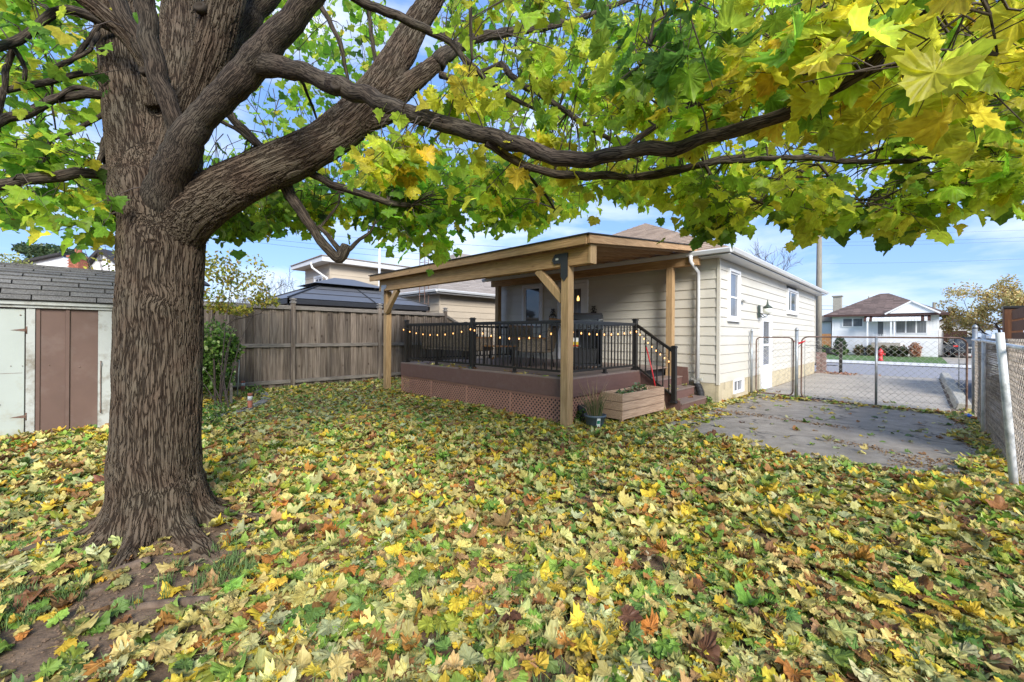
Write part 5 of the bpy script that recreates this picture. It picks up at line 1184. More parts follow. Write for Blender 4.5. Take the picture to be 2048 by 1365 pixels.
def build_leaves(name, tmpls, ids, mats_, scales, locs, cols, material, parent=None):
    """all leaves in one mesh: per-leaf 3x3 frame, size, place and colour"""
    VV, FF, UU, CC = [], [], [], []; base = 0
    for k, (v, f, uv) in enumerate(tmpls):
        s = np.where(ids == k)[0]
        if len(s) == 0: continue
        w_ = np.einsum('nij,vj->nvi', mats_[s], v) * scales[s][:, None, None] + locs[s][:, None, :]
        n, m = len(s), len(v); VV.append(w_.reshape(-1, 3)); FF.append((f[None] + (base + np.arange(n) * m)[:, None, None]).reshape(-1, 3)); UU.append(np.tile(uv, (n, 1))); CC.append(np.repeat(cols[s], m, axis=0)); base += n * m
    V = np.vstack(VV); Fa = np.vstack(FF); U = np.vstack(UU); Cc = np.vstack(CC)
    me = bpy.data.meshes.new(name); me.vertices.add(len(V)); me.vertices.foreach_set('co', V.astype(np.float32).ravel())
    me.loops.add(len(Fa) * 3); me.loops.foreach_set('vertex_index', Fa.ravel().astype(np.int32)); me.polygons.add(len(Fa)); me.polygons.foreach_set('loop_start', (np.arange(len(Fa)) * 3).astype(np.int32))
    me.polygons.foreach_set('use_smooth', np.ones(len(Fa), bool))
    me.update(); me.validate()
    ul = me.uv_layers.new(name='UVMap'); ul.data.foreach_set('uv', U[Fa.ravel()].astype(np.float32).ravel())
    ca = me.color_attributes.new('col', 'FLOAT_COLOR', 'POINT'); ca.data.foreach_set('color', np.hstack([Cc, np.ones((len(Cc), 1))]).astype(np.float32).ravel())
    me.materials.append(material); return link(name, me, parent)
def frames(tip, nrm):
    """leaf frames: y = tip direction, z = normal"""
    y = tip / np.linalg.norm(tip, axis=1, keepdims=True); z = nrm - y * np.sum(nrm * y, 1, keepdims=True); z /= np.linalg.norm(z, axis=1, keepdims=True) + 1e-9
    x = np.cross(y, z); return np.stack([x, y, z], axis=2)
GROUNDPAL = [((.50, .43, .15), 18), ((.60, .53, .20), 16), ((.42, .44, .18), 15), ((.24, .37, .07), 12), ((.48, .50, .28), 8), ((.16, .30, .05), 7), ((.62, .46, .05), 10), ((.66, .50, .06), 6), ((.46, .20, .05), 4), ((.30, .15, .06), 7), ((.38, .24, .11), 7), ((.16, .08, .045), 3), ((.12, .21, .055), 5), ((.30, .36, .05), 4)]
TREEPAL = [((.20, .40, .04), 26), ((.13, .29, .035), 16), ((.32, .50, .05), 26), ((.46, .56, .055), 14), ((.62, .56, .06), 7), ((.07, .15, .03), 8)]
YELPAL = [((.64, .58, .06), 24), ((.70, .52, .05), 8), ((.52, .56, .06), 26), ((.38, .51, .05), 22), ((.18, .34, .04), 10)]
def pick(pal, n, rg, jit=.18):
    c = np.array([p[0] for p in pal]); w_ = np.array([p[1] for p in pal], float); w_ /= w_.sum()
    k = rg.choice(len(pal), n, p=w_); return np.clip(c[k] * rg.normal(1, jit, (n, 1)) * rg.normal(1, .05, (n, 3)), .01, .8)

# ------------------------------------------------------------------ fallen leaves
rg = np.random.default_rng(5)
def edge(x): return 5.98 + .10 * np.sin(x * 2.1) + .07 * np.sin(x * 6.3) + .04 * np.sin(x * 17)
def density(x, y):
    d = np.ones_like(x)
    onasph = (x > -2.93) & (x < .66) & (y > edge(x))
    d = np.where(onasph, .014, d)
    d = np.where(onasph & (y < edge(x) + .25), .30, d)
    d = np.where(onasph & (x > .42 - .12 * np.sin(y * 3)) & (y < 11.4), .62, d)
    d = np.where(onasph & (np.abs(y - 11.3) < .10), .5, d); d = np.where(onasph & (y > 11.8), .012, d)
    d = np.where(onasph & (x < -2.5) & (y < 8.4), .18, d); d = np.where(onasph & (x < -2.75) & (y > 8.4) & (y < 11), .12, d)
    d = np.where((x > -2.9) & (x < -2.2) & (y > 10.6) & (y < 11.2), .09, d)
    deck = (x > DX0 + .08) & (x < DX1 - .02) & (y > DY0 + .05); d = np.where(deck, 0, d)
    d = np.where((x > -4) & (x < -3.2) & (y > 7.75), 0, d); d = np.where((x < HX) & (y > HY - .03), 0, d)
    d = np.where((x < SX) & (y < SY) & (x > SX - 2.1), 0, d); d = np.where(x < FX + .03, 0, d); d = np.where(x > .68, 0, d)
    # bare soil beside the tree
    dx_, dy_ = x - (-3.05), y - .22
    u = dx_ * .75 - dy_ * .66; v_ = dx_ * .66 + dy_ * .75
    soil = np.exp(-((u / .85) ** 2 + (v_ / .52) ** 2) ** 1.5); d = d * (1 - .92 * soil)
    rt_ = np.hypot(x - TREE[0], y - TREE[1]); d = np.where(rt_ < .31, 0, d); d = np.where((rt_ >= .31) & (rt_ < .42), d * .55, d)
    # patches showing soil and grass
    return d
def scatter(n, x0, x1, y0, y1, nearw):
    x = rg.uniform(x0, x1, n); y = rg.uniform(y0, y1, n); fwd = x * _fw0[0] + y * _fw0[1]; lat = x * _r0[0] + y * _r0[1]
    vis = (fwd > 1.3) & (np.abs(lat) < fwd * 1.33 + .5)
    p = density(x, y) * vis * nearw(fwd); k = rg.uniform(0, 1, n) < p; return x[k], y[k], fwd[k]
x, y, fwd = scatter(185000, -11.8, .7, -4.5, 12.5, lambda f: np.ones_like(f))
n = len(x)
patch = np.array([mnoise.noise(Vector((a * 2.2, b_ * 2.2, 0))) for a, b_ in zip(x, y)]); keep = rg.uniform(0, 1, n) < np.clip(1.0 + patch * 1.1, .35, 1); x, y, fwd = x[keep], y[keep], fwd[keep]; n = len(x)
sc = np.clip(rg.normal(.078, .020, n), .04, .125); small = rg.uniform(0, 1, n) < .42; sc[small] *= rg.uniform(.32, .72, small.sum())
tilt = np.abs(rg.normal(0, .27, n)); az = rg.uniform(0, 6.28, n); nrm = np.stack([np.sin(tilt) * np.cos(az), np.sin(tilt) * np.sin(az), np.cos(tilt)], 1); flip = rg.uniform(0, 1, n) < .5; nrm[flip] *= -1
ta = rg.uniform(0, 6.28, n); tip = np.stack([np.cos(ta), np.sin(ta), np.zeros(n)], 1)
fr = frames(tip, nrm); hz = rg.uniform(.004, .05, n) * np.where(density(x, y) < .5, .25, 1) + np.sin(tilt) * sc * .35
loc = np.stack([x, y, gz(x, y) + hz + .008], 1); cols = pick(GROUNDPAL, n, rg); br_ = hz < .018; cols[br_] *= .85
cols = np.where((fwd > 4)[:, None], cols * 1.0, cols)
tnear = [template('full', rg, .36 if i % 2 else .62, True, True) for i in range(14)]; tmid = [template('full', rg, .42 if i % 2 else .7, i % 3 == 0) for i in range(10)]; tfar = [template('low', rg, .45 if i % 2 else .75, False) for i in range(8)]
ids = rg.integers(0, 14, n); order = np.argsort(fwd / (sc * (hz + .03)))   # near, large and on top first
size = sc / fwd * (hz > .03); top = np.argsort(-size)[:300]; istop = np.zeros(n, bool); istop[top] = True
for i in top:
    v, f, uv = tnear[ids[i] % 14]; w_ = (fr[i] @ v.T).T * sc[i]
    me = bpy.data.meshes.new('fallen_leaf'); me.from_pydata(w_.tolist(), [], f.tolist()); me.polygons.foreach_set('use_smooth', [True] * len(f))
    ul = me.uv_layers.new(name='UVMap'); ul.data.foreach_set('uv', uv[f.ravel()].astype(np.float32).ravel())
    ca = me.color_attributes.new('col', 'FLOAT_COLOR', 'POINT'); ca.data.foreach_set('color', np.tile([*cols[i], 1.0], len(v)).astype(np.float32))
    me.materials.append(M['leafg']); link('fallen_leaf', me, ground, loc[i].tolist())
allt = tnear + tmid + tfar
lv = np.where(fwd < 2.9, ids, np.where(fwd < 6, 14 + ids % 10, 24 + ids % 8)); r_ = ~istop
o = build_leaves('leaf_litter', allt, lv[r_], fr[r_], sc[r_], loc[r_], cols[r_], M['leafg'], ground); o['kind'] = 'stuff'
print('ground leaves', n)
# dry crumbs swept into lines on the asphalt
n2_ = 1500; t_ = rg.uniform(0, 1, n2_); ln2 = rg.integers(0, 4, n2_)
bx_ = np.choose(ln2, [-.9 + 1.5 * t_, -.2 + .8 * t_, .55 - .12 * t_, -2.7 + 1.9 * t_]); by_ = np.choose(ln2, [7.2 - .35 * t_ + .1 * np.sin(t_ * 9), 6.5 + .1 * np.sin(t_ * 7), 6.3 + 4.6 * t_, 8.6 - .2 * t_]) + rg.normal(0, .09, n2_)
bx_ = bx_ + rg.normal(0, .05, n2_); tr_ = rg.normal(0, .35, (n2_, 3)); tr_[:, 2] = 1; ta = rg.uniform(0, 6.28, n2_)
o = build_leaves('leaf_crumbs', tfar, rg.integers(0, 8, n2_), frames(np.stack([np.cos(ta), np.sin(ta), np.zeros(n2_)], 1), tr_), rg.uniform(.010, .028, n2_), np.stack([bx_, by_, np.full(n2_, .014)], 1), pick([((.27, .16, .08), 5), ((.36, .24, .12), 4), ((.16, .09, .05), 3)], n2_, rg), M['leafg'], ground); o['kind'] = 'stuff'
# leaves lying on the deck, stairs and planter
n = 46; px_ = rg.uniform(-8.7, -4.1, n); py_ = np.where(rg.uniform(0, 1, n) < .6, rg.uniform(5.33, 5.5, n), rg.uniform(5.5, 8.8, n)); pz_ = np.full(n, DZ + .012)
sx_ = rg.uniform(-3.95, -3.22, 12); sz_ = np.where(sx_ > -3.46, .19, np.where(sx_ > -3.74, .38, .57)) + .015; px_ = np.r_[px_, sx_]; py_ = np.r_[py_, rg.uniform(7.9, 9.05, 12)]; pz_ = np.r_[pz_, sz_]; n = len(px_)
nr_ = np.stack([rg.normal(0, .25, n), rg.normal(0, .25, n), np.ones(n)], 1); ta = rg.uniform(0, 6.28, n)
o = build_leaves('deck_leaves', tmid, rg.integers(0, 10, n), frames(np.stack([np.cos(ta), np.sin(ta), np.zeros(n)], 1), nr_), rg.uniform(.05, .09, n), np.stack([px_, py_, pz_], 1), pick(GROUNDPAL, n, rg), M['leafg'])
tag(o, 'scattered fallen leaves lying on the deck boards and stair treads', 'fallen leaves', kind='stuff')
# grass tufts between the leaves
def tufts(name, pts, nb, hgt, m, parent=None, wd=.003, spread=.04):
    V = []; Fc = []
    for (x_, y_) in pts:
        z_ = gz1(x_, y_)
        for _ in range(nb):
            a = R.uniform(0, 6.28); r0 = R.uniform(0, spread); bx, by = x_ + r0 * math.cos(a), y_ + r0 * math.sin(a); h = hgt * R.uniform(.5, 1.2); l = h * R.uniform(.2, .9); a2 = R.uniform(0, 6.28); k = len(V)
            wx, wy_ = -math.sin(a2) * wd, math.cos(a2) * wd
            V += [(bx - wx, by - wy_, z_), (bx + wx, by + wy_, z_), (bx + math.cos(a2) * l * .4 + wx, by + math.sin(a2) * l * .4 + wy_, z_ + h * .65), (bx + math.cos(a2) * l * .4 - wx, by + math.sin(a2) * l * .4 - wy_, z_ + h * .65), (bx + math.cos(a2) * l, by + math.sin(a2) * l, z_ + h)]
            Fc += [(k, k + 1, k + 2, k + 3), (k + 3, k + 2, k + 4)]
    me = bpy.data.meshes.new(name); me.from_pydata(V, [], Fc); me.materials.append(m); o = link(name, me, parent); o['kind'] = 'stuff'; return o
gp = []
for (px, py, s, n_) in ((90, 1010, .22, 60), (60, 1095, .18, 50), (30, 1230, .15, 40), (440, 1160, .13, 40), (560, 1090, .25, 30), (1100, 1150, .8, 90), (800, 1100, .7, 70), (950, 1300, .4, 60), (1500, 1150, .7, 50), (1720, 950, .3, 30), (700, 1250, .4, 50)):
    c = G(px, py); gp += [(c[0] + R.gauss(0, s), c[1] + R.gauss(0, s)) for _ in range(n_)]
gp = [p for p in gp if math.hypot(p[0] - TREE[0], p[1] - TREE[1]) > .36 and p[1] < edge(p[0]) + .05]
tufts('grass', gp, 16, .075, M['blade'], ground, .0018)
tufts('grass', [(rg.uniform(-3.05, -2.9), rg.uniform(8, 9.2)) for _ in range(5)] + [(rg.uniform(-11.5, -11.0), rg.uniform(2.5, 8.5)) for _ in range(60)], 14, .14, M['blade'], ground, .004)
# ------------------------------------------------------------------ the maple
tree = thing('maple_tree', 'large maple with thick furrowed trunk, spreading limbs and yellow green leaves', 'tree', (0, 0, 0))
def PB(lst, k=1.15):
    """(px, py, depth, half width px) -> points and radii"""
    return [P(a[0], a[1], a[2]) for a in lst], [a[3] * a[2] / F / k for a in lst]
def smooth_path(pts, rs, step=.04):
    pts = [Vector(p) for p in pts]; P_, R_ = [], []
    for i in range(len(pts) - 1):
        p0 = pts[max(0, i - 1)]; p1, p2 = pts[i], pts[i + 1]; p3 = pts[min(len(pts) - 1, i + 2)]
        n = max(2, int((p2 - p1).length / step))
        for k in range(n):
            t = k / n; t2, t3 = t * t, t * t * t
            P_.append(.5 * ((2 * p1) + (p2 - p0) * t + (2 * p0 - 5 * p1 + 4 * p2 - p3) * t2 + (3 * p1 - p0 - 3 * p2 + p3) * t3)); R_.append(rs[i] + (rs[i + 1] - rs[i]) * (t2 * (3 - 2 * t)))
    P_.append(pts[-1]); R_.append(rs[-1]); return P_, R_
BIG = []
tp = [(318, 1120), (316, 1085), (314, 1040), (312, 950), (316, 850), (320, 700), (322, 600), (326, 500), (332, 430), (322, 360)]
tr = [.36, .315, .285, .268, .256, .25, .25, .25, .262, .25]
pts_ = [P(a, b_, 3.05) for a, b_ in tp]; pts_[0][2] = -.12; pts_[1][2] = .06; pts_[2][2] = .18
BIG.append((pts_, tr))
for lst in (
    [(305, 420, 3.10, 88), (285, 300, 3.18, 72), (265, 200, 3.25, 62), (247, 100, 3.35, 54), (238, 0, 3.45, 48), (225, -140, 3.6, 42)],
    [(335, 400, 3.10, 80), (345, 270, 3.25, 62), (358, 150, 3.4, 50), (362, 50, 3.5, 44), (366, -60, 3.6, 42), (372, -200, 3.8, 34)],
    [(340, 340, 3.0, 45), (368, 265, 2.98, 42), (398, 190, 2.92, 42), (428, 100, 2.85, 44), (450, 0, 2.8, 42), (478, -140, 2.8, 34)],
    [(345, 470, 3.05, 70), (385, 425, 3.0, 66), (440, 385, 3.0, 60), (520, 345, 3.05, 55), (600, 310, 3.15, 53), (665, 272, 3.3, 50), (720, 225, 3.4, 50), (765, 165, 3.55, 42), (800, 105, 3.7, 38), (835, 45, 3.85, 33), (862, 0, 3.95, 30), (910, -110, 4.2, 26)],
    [(318, 215, 3.1, 30), (298, 140, 3.02, 20), (262, 82, 2.95, 20), (210, 30, 2.88, 20), (150, -15, 2.8, 19), (60, -70, 2.7, 16)],
    [(710, 232, 3.4, 40), (770, 205, 3.5, 30), (830, 160, 3.6, 24), (872, 128, 3.7, 20)],
    [(700, 255, 3.35, 34), (755, 242, 3.4, 20), (810, 226, 3.45, 12), (860, 214, 3.5, 7)]):
    p, r_ = PB(lst, 1.32); BIG.append((p, r_))
# buttress roots
for ang, ln_, r0 in ((-2.5, .55, .10), (-1.9, .50, .10), (-1.2, .42, .09), (-.5, .50, .11), (.2, .55, .11), (.9, .45, .10), (1.7, .4, .1), (2.6, .5, .1), (3.3, .5, .1)):
    a0 = YAW + ang; dx, dy = math.cos(a0), math.sin(a0); c = Vector((TREE[0], TREE[1], 0))
    pp_ = [c + Vector((dx * .14, dy * .14, .34)), c + Vector((dx * .245, dy * .245, .13)), c + Vector((dx * .36, dy * .36, .04)), c + Vector((dx * (.38 + ln_ * .4), dy * (.38 + ln_ * .4), .02)), c + Vector((dx * (.38 + ln_), dy * (.38 + ln_), -.06))]
    BIG.append((pp_, [.13, .10, r0 * .85, r0 * .6, r0 * .3]))
tmp = MB(); SK = []
for bi, (p, r_) in enumerate(BIG):
    sp_, sr_ = smooth_path(p, r_, .05); tmp.tube(sp_, sr_, 20); SK.append((sp_, sr_))
me0 = bpy.data.meshes.new('tmp'); me0.from_pydata(tmp.v, [], tmp.f); bm = bmesh.new(); bm.from_mesh(me0); bmesh.ops.recalc_face_normals(bm, faces=bm.faces); bm.to_mesh(me0); bm.free()
to = bpy.data.objects.new('tmp', me0); COL.objects.link(to)
md = to.modifiers.new('r', 'REMESH'); md.mode = 'VOXEL'; md.voxel_size = .0095
md = to.modifiers.new('s', 'SMOOTH'); md.factor = .6; md.iterations = 10
dg_ = bpy.context.evaluated_depsgraph_get(); me1 = bpy.data.meshes.new_from_object(to.evaluated_get(dg_)); bpy.data.objects.remove(to); me1.name = 'trunk'
# bark coordinates: along and around the nearest limb
def skeleton_frames(SK):
    Pn, Nn, Bn, Sn, Rn, In = [], [], [], [], [], []
    for bi, (sp_, sr_) in enumerate(SK):
        u = None; s = 0
        for i in range(len(sp_)):
            t = (sp_[min(i + 1, len(sp_) - 1)] - sp_[max(i - 1, 0)]).normalized()
            if u is None:
                ref = Vector((0, 0, 1)) if abs(t.z) < .9 else Vector((1, 0, 0)); u = t.cross(ref).normalized()
            u = (u - t * u.dot(t)).normalized(); v = t.cross(u)
            if i: s += (sp_[i] - sp_[i - 1]).length
            Pn.append(sp_[i]); Nn.append(u.copy()); Bn.append(v); Sn.append(s); Rn.append(sr_[i]); In.append(bi)
    return [np.array([tuple(q) for q in A]) if A is not Sn and A is not Rn and A is not In else np.array(A) for A in (Pn, Nn, Bn, Sn, Rn, In)]
SP, SN, SB, SS, SR, SI = skeleton_frames(SK)
ST = np.cross(SN, SB)
nv = len(me1.vertices); co = np.empty(nv * 3, np.float32); me1.vertices.foreach_get('co', co); co = co.reshape(-1, 3)
bc = np.empty((nv, 3), np.float32); SI_near = np.zeros(nv, int)
for c0 in range(0, nv, 8000):
    q = co[c0:c0 + 8000]; dd = np.linalg.norm(q[:, None] - SP[None], axis=2) - SR[None]; k = np.argmin(dd, 1)
    SI_near[c0:c0 + 8000] = SI[k]; o_ = q - SP[k]; s = SS[k] + np.sum(o_ * ST[k], 1)
    bc[c0:c0 + 8000] = np.stack([np.sum(o_ * SN[k], 1) + SI[k] * 3.1, np.sum(o_ * SB[k], 1), s], 1)
# the root flare keeps the grain of the stem, running down and outward
lowv = (co[:, 2] < .62) & (np.hypot(co[:, 0] - TREE[0], co[:, 1] - TREE[1]) < 1.2); cx_, cy_ = TREE[0], TREE[1]
rr_ = np.hypot(co[:, 0] - cx_, co[:, 1] - cy_) + 1e-6; ux_, uy_ = (co[:, 0] - cx_) / rr_, (co[:, 1] - cy_) / rr_
kk = np.clip((.62 - co[:, 2]) / .25, 0, 1)[:, None]; kk = kk * kk * (3 - 2 * kk)
tr0 = np.stack([ux_ * .27 + .0, uy_ * .27, co[:, 2] - (rr_ - .27) * 1.1], 1).astype(np.float32)
N0, B0_ = SN[2], SB[2]; alt = np.stack([(co[:, 0] - cx_) * N0[0] + (co[:, 1] - cy_) * N0[1], (co[:, 0] - cx_) * B0_[0] + (co[:, 1] - cy_) * B0_[1], tr0[:, 2]], 1); sc_ = np.minimum(1, .27 / rr_)[:, None]; alt[:, :2] *= sc_
alt[:, 2] += SS[2] - SP[2][2]
isr = (SI_near >= len(SK) - 9) | (SI_near == 0)
m_ = lowv & isr; bc[m_] = (bc[m_] * (SI_near[m_, None] == 0) * (1 - kk[m_]) + alt[m_] * np.where(SI_near[m_, None] == 0, kk[m_], 1)).astype(np.float32)
# swirled, knotty bark at the crotch and on a healed scar
def swirl(center, rad_, amt):
    d = np.linalg.norm(co - np.array(center)[None], axis=1); w_ = np.exp(-(d / rad_) ** 2)[:, None]
    bc[:] += (np.stack([np.sin(co[:, 2] * 23 + co[:, 0] * 11), np.cos(co[:, 2] * 19 + co[:, 1] * 13), np.sin(co[:, 0] * 17 + co[:, 1] * 21 + co[:, 2] * 7) * 3.0], 1) * amt * w_).astype(np.float32)
swirl(P(320, 430, 2.8), .16, .035); swirl(P(322, 600, 2.8), .12, .03); swirl(P(440, 400, 2.8), .13, .03); swirl(P(590, 350, 2.95), .09, .03); swirl(P(690, 250, 3.1), .10, .03)
# gentle lumps
no = np.empty(nv * 3, np.float32); me1.vertices.foreach_get('normal', no); no = no.reshape(-1, 3)
lump = np.array([mnoise.noise(Vector((float(a) * 5, float(b_) * 5, float(c) * 3.2))) for a, b_, c in co], np.float32)
def bump_at(c, r_, h):
    d = np.linalg.norm(co - np.array(c)[None], axis=1); return h * np.exp(-(d / r_) ** 2)
lump = lump * .013 + bump_at(P(322, 612, 2.82), .09, .022) + bump_at(P(300, 480, 2.82), .08, .02) + bump_at(P(590, 372, 2.98), .07, .03) + bump_at(P(262, 372, 2.85), .06, .03) + bump_at(P(690, 290, 3.15), .06, .03)
co2 = co + no * lump[:, None]; me1.vertices.foreach_set('co', co2.astype(np.float32).ravel())
at_ = me1.attributes.new('bark_co', 'FLOAT_VECTOR', 'POINT'); at_.data.foreach_set('vector', bc.ravel())
me1.polygons.foreach_set('use_smooth', np.ones(len(me1.polygons), bool)); me1.materials.clear(); me1.materials.append(M['bark']); me1.update()
link('trunk', me1, tree); print('trunk verts', nv)
# stub scar knots
for (px, py, d, r_) in ((672, 169, 2.40, .028), (285, 140, 2.64, .02), (398, 12, 2.68, .03)):
    b = MB(); c = P(px, py, d); dr_ = Vector(-_fw0 + .3 * _up); rot_ = dr_.to_track_quat('Z', 'Y').to_matrix()
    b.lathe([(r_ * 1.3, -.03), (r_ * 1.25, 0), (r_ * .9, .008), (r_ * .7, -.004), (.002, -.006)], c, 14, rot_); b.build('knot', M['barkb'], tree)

# smaller branches, one mesh each
SKEL = []    # (point, radius) samples of everything that can carry twigs
for sp_, sr_ in SK[1:8]:
    for i in range(0, len(sp_), 3): SKEL.append((sp_[i], sr_[i]))
def branch(lst, k=1.1, name='branch', n=10):
    p, r_ = PB(lst, k); sp_, sr_ = smooth_path(p, r_, .04)
    sp_ = [q + Vector((mnoise.noise(q * 9) , mnoise.noise(q * 9 + Vector((5, 0, 0))), mnoise.noise(q * 9 + Vector((0, 7, 0))))) * min(.02, sr_[i] * .6) for i, q in enumerate(sp_)]
    sr_ = [r0 * (1 + .16 * mnoise.noise(sp_[i] * 14)) for i, r0 in enumerate(sr_)]
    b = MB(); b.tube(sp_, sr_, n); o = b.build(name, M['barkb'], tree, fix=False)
    # bark coordinates
    bcv = []; s = 0
    for i in range(len(sp_)):
        if i: s += (sp_[i] - sp_[i - 1]).length
        for q in range(n): a = 2 * math.pi * q / n; bcv.append((sr_[i] * math.cos(a), sr_[i] * math.sin(a), s))
    at_ = o.data.attributes.new('bark_co', 'FLOAT_VECTOR', 'POINT'); at_.data.foreach_set('vector', np.array(bcv, np.float32).ravel())
    for i in range(0, len(sp_), 2): SKEL.append((sp_[i], sr_[i]))
    return o
